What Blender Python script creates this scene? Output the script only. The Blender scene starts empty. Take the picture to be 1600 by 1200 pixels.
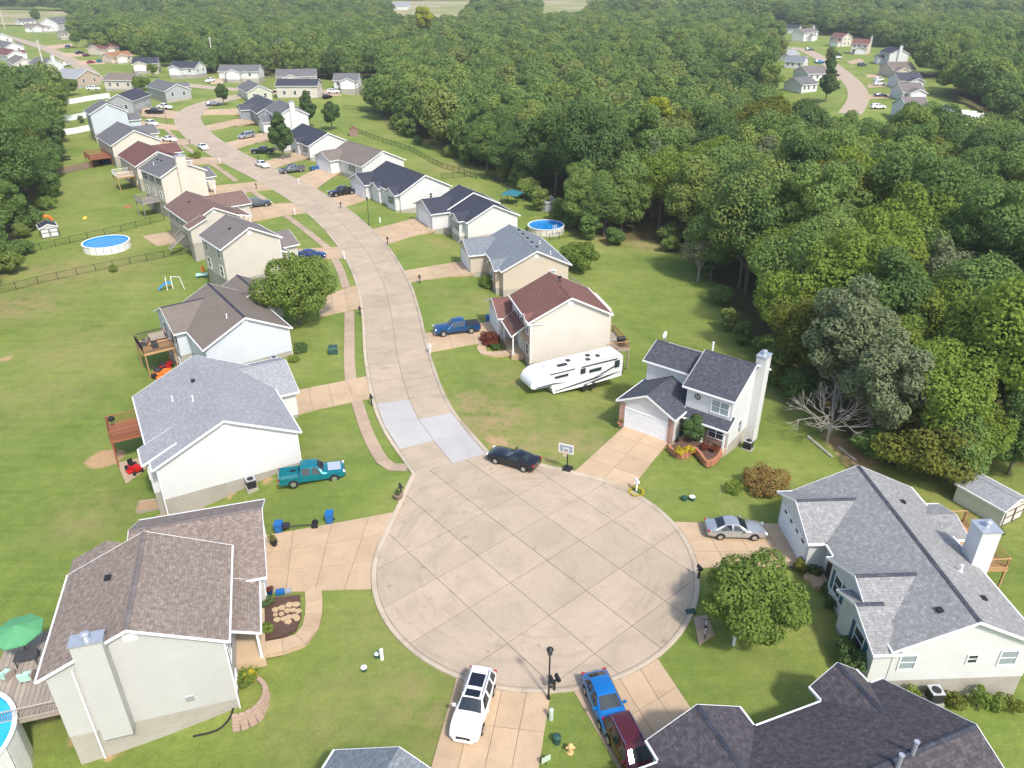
import bpy, math, random
import numpy as np
R_ = math.radians
SC = bpy.context.scene
COL = SC.collection
# ---------------------------------------------------------------- camera
FPX, HCAM, PITCH = 1195.0, 41.0, R_(28.2)
cam_d = bpy.data.cameras.new("camera"); cam = bpy.data.objects.new("camera", cam_d); COL.objects.link(cam)
cam.location = (0, 0, HCAM); cam.rotation_euler = (R_(90) - PITCH, 0, 0)
cam_d.sensor_width = 36.0; cam_d.sensor_fit = 'HORIZONTAL'; cam_d.lens = 36.0 * FPX / 1600.0
cam_d.clip_start = 0.5; cam_d.clip_end = 12000
SC.camera = cam
# ---------------------------------------------------------------- light
SUN_AZ, SUN_EL = math.atan2(0.5, -0.86), R_(50)     # direction to the sun: right of and behind the camera
W = bpy.data.worlds.new("World"); SC.world = W; W.use_nodes = True
nt = W.node_tree; bgn = nt.nodes["Background"]
sky = nt.nodes.new("ShaderNodeTexSky"); sky.sky_type = 'NISHITA'; sky.sun_disc = False
sky.sun_elevation = SUN_EL; sky.sun_rotation = SUN_AZ; sky.dust_density = 2.5; sky.air_density = 1.0; sky.altitude = 150
nt.links.new(sky.outputs[0], bgn.inputs[0]); bgn.inputs[1].default_value = 0.15
sun_d = bpy.data.lights.new("sun", 'SUN'); sun_d.energy = 2.35; sun_d.angle = R_(5); sun_d.color = (1.0, 0.94, 0.86)
sun = bpy.data.objects.new("sun", sun_d); COL.objects.link(sun)
sun.rotation_euler = (R_(90) - SUN_EL, 0, math.pi - SUN_AZ)
SC.view_settings.view_transform = 'Standard'; SC.view_settings.look = 'None'
SC.view_settings.exposure = 0.8; SC.view_settings.gamma = 1.0; SC.view_settings.use_curve_mapping = False
# ---------------------------------------------------------------- survey helper: a pixel of the 1600x1200 photograph -> a point at height z
cP, sP = math.cos(PITCH), math.sin(PITCH)
def at(px, py, z=0.0):
    x = (px - 800) / FPX; y = -(py - 600) / FPX
    d = (x, cP + y * sP, -sP + y * cP); t = (z - HCAM) / d[2]
    return (d[0] * t, d[1] * t, z)
def proj(x, y, z):
    d = y * cP - (z - HCAM) * sP
    if d < 1: return (-9999, -9999, d)
    return (800 + FPX * x / d, 600 - FPX * (y * sP + (z - HCAM) * cP) / d, d)
# ---------------------------------------------------------------- materials
M = {}
def nodes(name):
    m = bpy.data.materials.new(name); m.use_nodes = True; M[name] = m
    n = m.node_tree; b = n.nodes["Principled BSDF"]
    return m, n, b
def N(n, t, **kw):
    x = n.nodes.new(t)
    for k, v in kw.items(): setattr(x, k, v)
    return x
def ramp(n, fac, stops):
    r = n.nodes.new("ShaderNodeValToRGB"); e = r.color_ramp.elements
    while len(e) > 1: e.remove(e[-1])
    e[0].position = stops[0][0]; e[0].color = (*stops[0][1], 1)
    for p, c in stops[1:]:
        q = e.new(p); q.color = (*c, 1)
    n.links.new(fac, r.inputs[0]); return r.outputs[0]
def noise(n, scale, detail=3, rough=.55, vec=None, dist=0):
    t = n.nodes.new("ShaderNodeTexNoise"); t.inputs['Scale'].default_value = scale; t.inputs['Detail'].default_value = detail
    t.inputs['Roughness'].default_value = rough; t.inputs['Distortion'].default_value = dist
    if vec is not None: n.links.new(vec, t.inputs['Vector'])
    return t.outputs['Fac']
def mixc(n, fac, a, b, mode='MIX'):
    m = n.nodes.new("ShaderNodeMix"); m.data_type = 'RGBA'; m.blend_type = mode
    for s, v in ((0, fac), (6, a), (7, b)):
        if hasattr(v, 'links'): n.links.new(v, m.inputs[s])
        elif isinstance(v, (int, float)): m.inputs[s].default_value = v
        else: m.inputs[s].default_value = (*v, 1)
    return m.outputs[2]
def mth(n, op, a, b=None, clamp=False):
    m = n.nodes.new("ShaderNodeMath"); m.operation = op; m.use_clamp = clamp
    for s, v in ((0, a), (1, b)):
        if v is None: continue
        if hasattr(v, 'links'): n.links.new(v, m.inputs[s])
        else: m.inputs[s].default_value = v
    return m.outputs[0]
def coord(n, which='Object'): return n.nodes.new("ShaderNodeTexCoord").outputs[which]
def geo_pos(n): return n.nodes.new("ShaderNodeNewGeometry").outputs['Position']
def bump(n, b, h, strength=.3, dist=.02):
    k = n.nodes.new("ShaderNodeBump"); k.inputs['Strength'].default_value = strength; k.inputs['Distance'].default_value = dist
    n.links.new(h, k.inputs['Height']); n.links.new(k.outputs[0], b.inputs['Normal'])
def plain(name, col, rough=.6, metal=0, var=.12, scale=3.0, spec=.4):
    m, n, b = nodes(name)
    b.inputs['Roughness'].default_value = rough; b.inputs['Metallic'].default_value = metal
    b.inputs['Specular IOR Level'].default_value = spec
    f = noise(n, scale, 4, .6, geo_pos(n))
    lo = tuple(c * (1 - var) for c in col); hi = tuple(min(1, c * (1 + var)) for c in col)
    n.links.new(ramp(n, f, [(.3, lo), (.7, hi)]), b.inputs['Base Color'])
    return m
def concrete(name, col, var=.1, rnd=.14, stain=.35):
    m, n, b = nodes(name); b.inputs['Roughness'].default_value = .85; b.inputs['Specular IOR Level'].default_value = .25
    p = geo_pos(n)
    f = noise(n, .35, 5, .62, p, .6); g = noise(n, 9, 4, .6, p); h = noise(n, 60, 2, .5, p)
    c = ramp(n, f, [(.28, tuple(x * (1 - stain) for x in col)), (.5, col), (.75, tuple(min(1, x * (1 + var)) for x in col))])
    c = mixc(n, .35, c, ramp(n, g, [(.3, (.62, .6, .57)), (.7, (1, 1, 1))]), 'MULTIPLY')
    if name == 'concrete_road':      # tyre scuffs worn round the turning circle
        vs = N(n, 'ShaderNodeVectorMath', operation='DISTANCE'); n.links.new(p, vs.inputs[0]); vs.inputs[1].default_value = (1.8, 46.9, 0); cb = N(n, 'ShaderNodeCombineXYZ'); sp_ = N(n, 'ShaderNodeSeparateXYZ'); n.links.new(p, sp_.inputs[0]); n.links.new(mth(n, 'MULTIPLY', vs.outputs['Value'], 1.7), cb.inputs[0]); n.links.new(mth(n, 'MULTIPLY', sp_.outputs[0], .3), cb.inputs[1]); n.links.new(mth(n, 'MULTIPLY', sp_.outputs[1], .3), cb.inputs[2])
        ms_ = mth(n, 'MULTIPLY', mth(n, 'MULTIPLY', mth(n, 'SUBTRACT', vs.outputs['Value'], 5.0), .3, True), .42)
        c = mixc(n, ms_, c, ramp(n, noise(n, 1.0, 4, .6, cb.outputs[0]), [(.33, (.72, .71, .70)), (.5, (1, 1, 1))]), 'MULTIPLY')
        c = mixc(n, .5, c, ramp(n, noise(n, .9, 2, .4, p), [(.26, (.55, .53, .5)), (.31, (1, 1, 1))]), 'MULTIPLY')
    oi = n.nodes.new("ShaderNodeObjectInfo").outputs['Random']
    t = ramp(n, oi, [(0, (1 - rnd, 1 - rnd, 1 - rnd * .9)), (1, (1, 1, 1))])
    c = mixc(n, 1.0, c, t, 'MULTIPLY')
    n.links.new(c, b.inputs['Base Color']); bump(n, b, h, .15, .01)
    return m
concrete('concrete_road', (.475, .385, .285), rnd=.10, stain=.12)
concrete('concrete_new', (.49, .475, .45), stain=.06)
concrete('concrete_drive', (.54, .40, .26), stain=.16)
concrete('concrete_walk', (.46, .35, .25), stain=.2)
concrete('concrete_kerb', (.52, .44, .335))
concrete('foundation', (.43, .40, .345), stain=.2)
plain('joint', (.12, .105, .085), .95)
def shingle(name, a, b_, c_, cap=None):
    m, n, b = nodes(name); b.inputs['Roughness'].default_value = .9; b.inputs['Specular IOR Level'].default_value = .2
    uv = coord(n, 'UV')
    br = n.nodes.new("ShaderNodeTexBrick"); n.links.new(uv, br.inputs['Vector'])
    br.inputs['Scale'].default_value = 1; br.inputs['Brick Width'].default_value = .36; br.inputs['Row Height'].default_value = .21
    br.inputs['Mortar Size'].default_value = .012; br.inputs['Mortar Smooth'].default_value = .4; br.inputs['Bias'].default_value = 0
    br.offset = .37; br.offset_frequency = 2
    br.inputs['Color1'].default_value = (*a, 1); br.inputs['Color2'].default_value = (*b_, 1)
    br.inputs['Mortar'].default_value = tuple(x * .6 for x in a) + (1,)
    f = noise(n, 3.2, 4, .7, uv)
    c = mixc(n, ramp(n, f, [(.42, (0, 0, 0)), (.62, (1, 1, 1))]), br.outputs['Color'], c_)
    g = noise(n, .25, 4, .6, uv)
    c = mixc(n, .5, c, ramp(n, g, [(.3, (.72, .72, .72)), (.7, (1.0, 1.0, 1.0))]), 'MULTIPLY')
    n.links.new(c, b.inputs['Base Color'])
    bump(n, b, br.outputs['Fac'], -.5, .02)
    return m
shingle('sh_tan', (.27, .215, .18), (.36, .30, .26), (.19, .15, .125))
shingle('sh_lightgrey', (.315, .325, .34), (.41, .415, .43), (.26, .27, .285))
shingle('sh_brgrey', (.28, .28, .275), (.39, .39, .38), (.225, .225, .222))
shingle('sh_brown', (.20, .17, .145), (.235, .20, .17), (.17, .145, .12))
shingle('sh_greybrown', (.19, .165, .155), (.25, .22, .21), (.16, .14, .135))
shingle('sh_redbrown', (.19, .095, .075), (.245, .13, .105), (.15, .07, .06))
shingle('sh_cocoa', (.195, .128, .105), (.255, .175, .15), (.155, .10, .085))
shingle('sh_maroon', (.17, .085, .075), (.22, .115, .10), (.13, .06, .055))
shingle('sh_rust', (.33, .17, .085), (.38, .21, .11), (.28, .14, .07))
shingle('sh_navy', (.05, .056, .075), (.085, .09, .115), (.035, .04, .055))
shingle('sh_slate', (.075, .08, .10), (.12, .125, .145), (.055, .06, .075))
shingle('sh_purple', (.082, .074, .082), (.135, .12, .128), (.058, .053, .06))
shingle('sh_bluegrey', (.20, .225, .25), (.27, .295, .32), (.15, .17, .19))
shingle('sh_grey', (.15, .15, .155), (.21, .21, .215), (.12, .12, .125))
def siding(name, col):
    m, n, b = nodes(name); b.inputs['Roughness'].default_value = .55; b.inputs['Specular IOR Level'].default_value = .3
    p = geo_pos(n); sx = n.nodes.new("ShaderNodeSeparateXYZ"); n.links.new(p, sx.inputs[0])
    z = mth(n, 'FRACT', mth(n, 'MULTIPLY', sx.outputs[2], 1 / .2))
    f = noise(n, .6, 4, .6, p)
    c = mixc(n, 1, ramp(n, z, [(0, (.58, .58, .58)), (.16, (.95, .95, .95)), (1, (1, 1, 1))]), ramp(n, f, [(.3, tuple(x * .93 for x in col)), (.7, col)]), 'MULTIPLY')  # shadow line at the foot of each lap painted into the siding colour
    n.links.new(c, b.inputs['Base Color']); bump(n, b, z, .5, .02)
    return m
siding('sd_white', (.70, .70, .695)); siding('sd_cream', (.69, .635, .55)); siding('sd_tan', (.62, .53, .43)); siding('sd_grey', (.40, .41, .42))
siding('sd_beige', (.62, .57, .50)); siding('sd_paleblue', (.64, .68, .72)); siding('sd_greige', (.56, .55, .53)); siding('sd_darkgrey', (.27, .285, .31))
siding('sd_bluegrey', (.55, .60, .65)); siding('sd_shed', (.66, .64, .58)); siding('sd_taupe', (.50, .40, .31)); siding('sd_sage', (.55, .56, .45))
m, n, b = nodes('brick')
br = n.nodes.new("ShaderNodeTexBrick"); p = geo_pos(n); sx = N(n, "ShaderNodeSeparateXYZ"); n.links.new(p, sx.inputs[0])
cx = N(n, "ShaderNodeCombineXYZ"); n.links.new(mth(n, 'ADD', sx.outputs[0], sx.outputs[1]), cx.inputs[0]); n.links.new(sx.outputs[2], cx.inputs[1])
n.links.new(cx.outputs[0], br.inputs['Vector']); br.inputs['Scale'].default_value = 1; br.inputs['Brick Width'].default_value = .22; br.inputs['Row Height'].default_value = .075
br.inputs['Mortar Size'].default_value = .008; br.inputs['Color1'].default_value = (.34, .15, .10, 1); br.inputs['Color2'].default_value = (.45, .24, .17, 1); br.inputs['Mortar'].default_value = (.5, .44, .38, 1)
n.links.new(br.outputs['Color'], b.inputs['Base Color']); b.inputs['Roughness'].default_value = .85
for nm, c, r, me in (('trim', (.82, .82, .81), .45, 0), ('gutter', (.80, .80, .80), .35, 0), ('garage', (.80, .81, .82), .45, 0), ('shutter_blue', (.02, .10, .17), .5, 0), ('shutter_dark', (.03, .035, .04), .5, 0),
        ('door_dark', (.06, .04, .035), .5, 0), ('rubber', (.018, .018, .02), .85, 0), ('rim', (.55, .56, .57), .3, .8), ('chrome', (.7, .7, .72), .2, 1), ('black_plastic', (.02, .02, .022), .5, 0), ('black_metal', (.025, .027, .03), .45, .3),
        ('galv', (.55, .58, .62), .4, .6), ('white_plastic', (.82, .82, .8), .4, 0), ('green_metal', (.03, .085, .065), .5, .1), ('green_dark', (.02, .07, .05), .5, 0), ('bin_blue', (.015, .13, .36), .45, 0),
        ('pale_green', (.5, .6, .5), .5, 0), ('orange', (.75, .2, .03), .5, 0), ('red', (.5, .015, .015), .4, 0), ('yellow', (.7, .5, .05), .5, 0), ('vinyl', (.84, .84, .83), .4, 0), ('pool_wall', (.66, .63, .58), .5, 0), ('pool_wall_w', (.80, .80, .78), .5, 0), ('pool_liner', (.03, .28, .62), .5, 0),
        ('pole_wood', (.58, .54, .48), .9, 0), ('wire', (.03, .03, .03), .6, 0), ('umbrella', (.10, .33, .15), .8, 0), ('cushion_mint', (.45, .72, .60), .8, 0), ('cushion_dark', (.06, .06, .07), .8, 0), ('cushion_tan', (.33, .28, .24), .8, 0),
        ('hydrant', (.72, .45, .2), .6, 0), ('stone', (.46, .34, .2), .9, 0), ('rock', (.5, .42, .33), .9, 0), ('block', (.40, .29, .22), .9, 0), ('terracotta', (.42, .18, .10), .8, 0), ('headlight', (.8, .82, .85), .15, 0), ('taillight', (.4, .01, .012), .25, 0), ('plate', (.75, .75, .72), .4, 0),
        ('navy_roof', (.03, .035, .06), .7, 0), ('teal_tarp', (.03, .16, .2), .6, 0), ('blue_toy', (.03, .25, .65), .5, 0), ('backboard', (.78, .8, .82), .3, 0), ('brown_trim', (.10, .055, .04), .6, 0), ('grille_dark', (.04, .04, .05), .4, .3), ('metal_roof', (.46, .5, .56), .5, .2), ('bamboo', (.30, .22, .15), .9, 0)):
    plain(nm, c, r, me, .08)
def wood(name, a, b_):
    m, n, b = nodes(name); b.inputs['Roughness'].default_value = .8
    mp = N(n, "ShaderNodeMapping"); n.links.new(coord(n), mp.inputs[0]); mp.inputs['Scale'].default_value = (1, 7, 7)
    n.links.new(ramp(n, noise(n, 1.3, 5, .6, mp.outputs[0]), [(.3, a), (.7, b_)]), b.inputs['Base Color'])
    oi = n.nodes.new("ShaderNodeObjectInfo").outputs['Random']
    c = mixc(n, 1, ramp(n, noise(n, 1.3, 5, .6, mp.outputs[0]), [(.3, a), (.7, b_)]), ramp(n, oi, [(0, (.75, .75, .75)), (1, (1, 1, 1))]), 'MULTIPLY')
    n.links.new(c, b.inputs['Base Color'])
wood('deck_red', (.26, .09, .04), (.36, .14, .065)); wood('deck_weathered', (.34, .28, .23), (.46, .39, .33)); wood('deck_tan', (.44, .25, .11), (.55, .33, .16)); wood('deck_grey', (.26, .235, .21), (.35, .32, .29)); wood('fence_wood', (.21, .14, .10), (.32, .23, .17))
wood('mulch', (.085, .045, .032), (.15, .085, .06)); wood('dirt', (.42, .27, .15), (.55, .38, .22)); wood('bark', (.12, .095, .075), (.21, .175, .145)); wood('bark_dead', (.36, .32, .27), (.50, .455, .40)); wood('bark_pale', (.30, .27, .23), (.42, .385, .34))
def glassy(name, col, rough=.08):
    m, n, b = nodes(name); b.inputs['Base Color'].default_value = (*col, 1); b.inputs['Roughness'].default_value = rough; b.inputs['Specular IOR Level'].default_value = .8
glassy('glass', (.035, .045, .055)); glassy('glass_car', (.02, .028, .032), .05); glassy('glass_light', (.28, .33, .36), .12); glassy('sunroof', (.01, .012, .02), .05)
m, n, b = nodes('water'); b.inputs['Roughness'].default_value = .05; b.inputs['Specular IOR Level'].default_value = .5
n.links.new(ramp(n, noise(n, 1.2, 3, .5, geo_pos(n)), [(.3, (.01, .19, .55)), (.7, (.02, .27, .66))]), b.inputs['Base Color']); bump(n, b, noise(n, 5, 2, .5, geo_pos(n)), .15, .05)
m, n, b = nodes('water_pale'); b.inputs['Roughness'].default_value = .05
n.links.new(ramp(n, noise(n, 1.2, 3, .5, geo_pos(n)), [(.3, (.02, .38, .62)), (.7, (.05, .5, .72))]), b.inputs['Base Color']); bump(n, b, noise(n, 5, 2, .5, geo_pos(n)), .15, .05)
def paint(name, col, metal=.35, rough=.22):
    m, n, b = nodes(name); b.inputs['Base Color'].default_value = (*col, 1); b.inputs['Metallic'].default_value = metal; b.inputs['Roughness'].default_value = rough
    b.inputs['Coat Weight'].default_value = .6; b.inputs['Coat Roughness'].default_value = .08
for nm, c, me in (('p_white', (.80, .80, .80), 0), ('p_silver', (.50, .52, .53), .6), ('p_blue', (.005, .17, .50), .3), ('p_navy', (.008, .03, .17), .3), ('p_dkblue', (.01, .075, .20), .35), ('p_teal', (.004, .19, .24), .3), ('p_black', (.012, .013, .018), .2),
        ('p_grey', (.17, .19, .22), .5), ('p_maroon', (.10, .012, .02), .3), ('p_red', (.30, .02, .03), .2), ('p_purple', (.18, .04, .12), .3), ('p_slate', (.07, .09, .11), .4), ('p_worn', (.42, .47, .54), .1)): paint(nm, c, me)
m, n, b = nodes('field'); b.inputs['Roughness'].default_value = .9
n.links.new(ramp(n, noise(n, .01, 4, .6, geo_pos(n)), [(.35, (.19, .22, .06)), (.5, (.27, .27, .09)), (.62, (.4, .33, .2))]), b.inputs['Base Color'])
# lawn: colour by patches of its own (mown tone, dry grass, bare soil attribute painted per vertex as ground cover)
m, n, b = nodes('lawn'); b.inputs['Roughness'].default_value = .9; b.inputs['Specular IOR Level'].default_value = .15
p = geo_pos(n)
f1 = noise(n, .075, 5, .62, p, .4); f2 = noise(n, .9, 5, .7, p); f3 = noise(n, 7, 3, .7, p)
mp = N(n, "ShaderNodeMapping"); n.links.new(p, mp.inputs[0]); mp.inputs['Rotation'].default_value = (0, 0, .45); mp.inputs['Scale'].default_value = (.09, .9, 1)
f4 = noise(n, 1.0, 3, .6, mp.outputs[0], .8)
c = ramp(n, f1, [(.3, (.155, .225, .044)), (.5, (.215, .275, .064)), (.68, (.285, .305, .09))])
c = mixc(n, .6, c, ramp(n, f2, [(.3, (.7, .74, .68)), (.55, (1, 1, 1)), (.75, (1.25, 1.15, 1.1))]), 'MULTIPLY')
c = mixc(n, .55, c, ramp(n, f3, [(.3, (.6, .62, .6)), (.7, (1.2, 1.2, 1.15))]), 'MULTIPLY')
c = mixc(n, .45, c, ramp(n, f4, [(.35, (.75, .8, .75)), (.65, (1.12, 1.08, 1.0))]), 'MULTIPLY')
a = N(n, "ShaderNodeAttribute", attribute_name='cover'); sp3 = N(n, "ShaderNodeSeparateColor"); n.links.new(a.outputs['Color'], sp3.inputs[0])
dryf = mth(n, 'MULTIPLY', sp3.outputs[0], mth(n, 'MULTIPLY', mth(n, 'SUBTRACT', noise(n, .55, 6, .75, p), .36), 4.5, True), True)
c = mixc(n, dryf, c, mixc(n, f3, (.30, .22, .10), (.42, .32, .17)))
dirt = mth(n, 'MULTIPLY', mth(n, 'SUBTRACT', mth(n, 'ADD', sp3.outputs[1], mth(n, 'MULTIPLY', noise(n, 1.1, 5, .7, p), .6)), .62), 5, True)
c = mixc(n, dirt, c, mixc(n, f2, (.40, .25, .13), (.55, .37, .21)))
# leaf litter under the wood
c = mixc(n, mth(n, 'MULTIPLY', sp3.outputs[2], mth(n, 'ADD', f2, .25), True), c, mixc(n, f2, (.07, .05, .03), (.13, .09, .055)))
n.links.new(c, b.inputs['Base Color']); bump(n, b, mth(n, 'ADD', f3, noise(n, 26, 3, .7, p)), .6, .12)
def leafmat(name, stops, trans=.42):
    m = bpy.data.materials.new(name); m.use_nodes = True; M[name] = m; n = m.node_tree; n.nodes.remove(n.nodes["Principled BSDF"])
    out = n.nodes["Material Output"]
    oi = n.nodes.new("ShaderNodeObjectInfo").outputs['Random']
    f = noise(n, .16, 3, .6, geo_pos(n)); g = noise(n, 1.3, 2, .5, geo_pos(n))
    c = ramp(n, mth(n, 'ADD', mth(n, 'MULTIPLY', oi, .75), mth(n, 'MULTIPLY', f, .3)), stops)
    c = mixc(n, .6, c, ramp(n, g, [(.3, (.7, .72, .7)), (.7, (1.25, 1.22, 1.15))]), 'MULTIPLY')
    c = mixc(n, 1, c, (1.6, 1.57, 1.5), 'MULTIPLY')
    d = N(n, "ShaderNodeBsdfDiffuse"); t = N(n, "ShaderNodeBsdfTranslucent"); mx = N(n, "ShaderNodeMixShader"); mx.inputs[0].default_value = trans
    n.links.new(c, d.inputs[0]); n.links.new(mixc(n, .3, c, (.16, .2, .03)), t.inputs[0]); n.links.new(d.outputs[0], mx.inputs[1]); n.links.new(t.outputs[0], mx.inputs[2]); n.links.new(mx.outputs[0], out.inputs[0])
leafmat('leaf', [(.1, (.078, .13, .046)), (.35, (.11, .175, .058)), (.6, (.135, .20, .062)), (.8, (.17, .22, .064)), (1, (.155, .18, .074))])
leafmat('leaf_yellow', [(.1, (.22, .25, .03)), (1, (.26, .28, .035))])
leafmat('leaf_lime', [(.1, (.135, .195, .04)), (1, (.155, .21, .044))])
leafmat('leaf_silver', [(.1, (.125, .16, .09)), (1, (.15, .18, .105))])
leafmat('leaf_lawn', [(.1, (.12, .175, .042)), (1, (.145, .20, .052))])
leafmat('leaf_dark', [(.1, (.07, .115, .045)), (1, (.08, .13, .05))])
leafmat('leaf_olive', [(.1, (.11, .125, .03)), (1, (.13, .14, .034))])
leafmat('leaf_rust', [(.1, (.22, .15, .06)), (1, (.26, .18, .07))])
leafmat('leaf_red', [(.1, (.12, .035, .025)), (1, (.15, .05, .03))])
leafmat('leaf_gold', [(.1, (.38, .32, .03)), (1, (.45, .36, .04))])
leafmat('leaf_grey', [(.1, (.19, .19, .13)), (1, (.24, .235, .165))])
# ---------------------------------------------------------------- mesh helpers
class MB:
    def __init__(s): s.v = []; s.f = []; s.uv = []
    def poly(s, pts, uv=None):
        i = len(s.v); s.v += [tuple(p) for p in pts]; s.f.append(tuple(range(i, i + len(pts)))); s.uv.append(uv); return s
    def box(s, x0, x1, y0, y1, z0, z1):
        i = len(s.v); s.v += [(x, y, z) for z in (z0, z1) for x, y in ((x0, y0), (x1, y0), (x1, y1), (x0, y1))]
        for q in ((3, 2, 1, 0), (4, 5, 6, 7), (0, 1, 5, 4), (1, 2, 6, 5), (2, 3, 7, 6), (3, 0, 4, 7)): s.f.append(tuple(i + k for k in q)); s.uv.append(None)
        return s
    def rbox(s, c, size, rz=0.0, tilt=0.0):
        i = len(s.v); hx, hy, hz = size[0] / 2, size[1] / 2, size[2] / 2; ca, sa = math.cos(rz), math.sin(rz); ct, st = math.cos(tilt), math.sin(tilt)
        for z in (-hz, hz):
            for x, y in ((-hx, -hy), (hx, -hy), (hx, hy), (-hx, hy)):
                yy, zz = y * ct - z * st, y * st + z * ct
                s.v.append((c[0] + x * ca - yy * sa, c[1] + x * sa + yy * ca, c[2] + zz))
        for q in ((3, 2, 1, 0), (4, 5, 6, 7), (0, 1, 5, 4), (1, 2, 6, 5), (2, 3, 7, 6), (3, 0, 4, 7)): s.f.append(tuple(i + k for k in q)); s.uv.append(None)
        return s
    def prism(s, pts, z0, z1):
        n = len(pts); a = sum(pts[k][0] * pts[(k + 1) % n][1] - pts[(k + 1) % n][0] * pts[k][1] for k in range(n))
        if a < 0: pts = pts[::-1]
        i = len(s.v); s.v += [(p[0], p[1], z0) for p in pts] + [(p[0], p[1], z1) for p in pts]
        s.f.append(tuple(range(i + n - 1, i - 1, -1))); s.f.append(tuple(range(i + n, i + 2 * n))); s.uv += [None, None]
        for k in range(n): s.f.append((i + k, i + (k + 1) % n, i + n + (k + 1) % n, i + n + k)); s.uv.append(None)
        return s
    def tube(s, p0, p1, r0, r1=None, n=6, cap=True):
        if r1 is None: r1 = r0
        a, b = np.array(p0, float), np.array(p1, float); d = b - a; L = np.linalg.norm(d)
        if L < 1e-6: return s
        d /= L; u = np.cross(d, (0, 0, 1) if abs(d[2]) < .9 else (1, 0, 0)); u /= np.linalg.norm(u); w = np.cross(d, u)
        i = len(s.v)
        for c, r in ((a, r0), (b, r1)):
            for k in range(n):
                t = 2 * math.pi * k / n; q = c + r * (math.cos(t) * u + math.sin(t) * w); s.v.append(tuple(q))
        for k in range(n): s.f.append((i + k, i + (k + 1) % n, i + n + (k + 1) % n, i + n + k)); s.uv.append(None)
        if cap: s.f.append(tuple(range(i + n - 1, i - 1, -1))); s.f.append(tuple(range(i + n, i + 2 * n))); s.uv += [None, None]
        return s
    def lathe(s, prof, n=16, c=(0, 0, 0), axis='z', caps=True):
        i = len(s.v)
        for r, z in prof:
            for k in range(n):
                t = 2 * math.pi * k / n; x, y = r * math.cos(t), r * math.sin(t)
                s.v.append((c[0] + x, c[1] + y, c[2] + z) if axis == 'z' else (c[0] + x, c[1] + z, c[2] + y))
        for j in range(len(prof) - 1):
            for k in range(n): s.f.append((i + j * n + k, i + j * n + (k + 1) % n, i + (j + 1) * n + (k + 1) % n, i + (j + 1) * n + k)); s.uv.append(None)
        if caps: s.f.append(tuple(range(i + n - 1, i - 1, -1))); s.f.append(tuple(range(i + (len(prof) - 1) * n, i + len(prof) * n))); s.uv += [None, None]
        return s
    def build(s, name, mat, parent=None, smooth=False, loc=None, rz=0):
        me = bpy.data.meshes.new(name); me.from_pydata(s.v, [], s.f)
        if any(u is not None for u in s.uv):
            L = me.uv_layers.new(name='UV'); k = 0
            for f, u in zip(s.f, s.uv):
                for j in range(len(f)): L.data[k].uv = u[j] if u else (0, 0); k += 1
        me.materials.append(M[mat] if isinstance(mat, str) else mat)
        if smooth:
            me.polygons.foreach_set('use_smooth', [True] * len(me.polygons)); me.set_sharp_from_angle(angle=R_(40))
        return link(name, me, parent, loc, rz)
def link(name, me, parent=None, loc=None, rz=0):
    o = bpy.data.objects.new(name, me); COL.objects.link(o)
    if parent is not None: o.parent = parent
    if loc is not None: o.location = loc
    if rz: o.rotation_euler = (0, 0, rz)
    return o
def tag(o, label, cat, group=None):
    o['label'] = label; o['category'] = cat
    if group: o['group'] = group
    return o
def struct(o): o['kind'] = 'structure'; return o
def empty(name, loc, rz=0.0, label=None, cat=None, group=None):
    o = bpy.data.objects.new(name, None); COL.objects.link(o); o.location = loc; o.rotation_euler = (0, 0, rz); o.empty_display_size = .3
    if label: tag(o, label, cat, group)
    return o
def copy_tree(o, parent=None):
    c = o.copy(); COL.objects.link(c); c.parent = parent
    for ch in list(o.children): copy_tree(ch, c)
    return c
rng = random.Random(7)
# ================================================================ terrain and paving
ROAD = [(-5.7, 60.4), (-10.3, 70.0), (-13.8, 83.0), (-16.6, 97.0), (-20.0, 110.6), (-26.5, 128.6), (-37.0, 149.6), (-51.4, 171.7), (-70.2, 197.0), (-87.0, 222.3), (-100.5, 248.0), (-107.5, 268.0), (-109, 288), (-103, 308), (-92, 326), (-86, 340)]
def px_line(l): return [at(*p)[:2] for p in l]
ROAD2 = px_line([(270, 131), (300, 134), (340, 138), (400, 142), (450, 147), (500, 152)])
ROAD3 = px_line([(-40, 45), (9, 57), (60, 72), (84, 81), (108, 93), (131, 107), (150, 125)])
ROAD4 = px_line([(1235, 74), (1258, 79), (1288, 94), (1314, 113), (1336, 135), (1341, 155), (1328, 178)])
CDC, CDR = (1.8, 46.9), 12.4
def resample(pts, step):
    P = np.array(pts, float)
    # Catmull-Rom densify, then even spacing
    Q = np.vstack([2 * P[0] - P[1], P, 2 * P[-1] - P[-2]]); d = []
    for i in range(1, len(Q) - 2):
        for t in np.linspace(0, 1, 24, endpoint=False):
            a, b, c, e = Q[i - 1], Q[i], Q[i + 1], Q[i + 2]
            d.append(.5 * ((2 * b) + (c - a) * t + (2 * a - 5 * b + 4 * c - e) * t * t + (3 * b - a - 3 * c + e) * t ** 3))
    d.append(Q[-2]); d = np.array(d); s = np.r_[0, np.cumsum(np.linalg.norm(np.diff(d, axis=0), axis=1))]
    n = max(2, int(round(s[-1] / step)) + 1); ss = np.linspace(0, s[-1], n)
    return np.c_[np.interp(ss, s, d[:, 0]), np.interp(ss, s, d[:, 1])]
def normals(P):
    t = np.gradient(P, axis=0); t /= np.linalg.norm(t, axis=1)[:, None]; return np.c_[t[:, 1], -t[:, 0]]     # right-hand side
C1 = resample(ROAD, 4.6); N1 = normals(C1)
CF = resample(ROAD, 2.0); ALLR = np.vstack([CF] + [resample(r, 4.0) for r in (ROAD2, ROAD3, ROAD4)])
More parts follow.
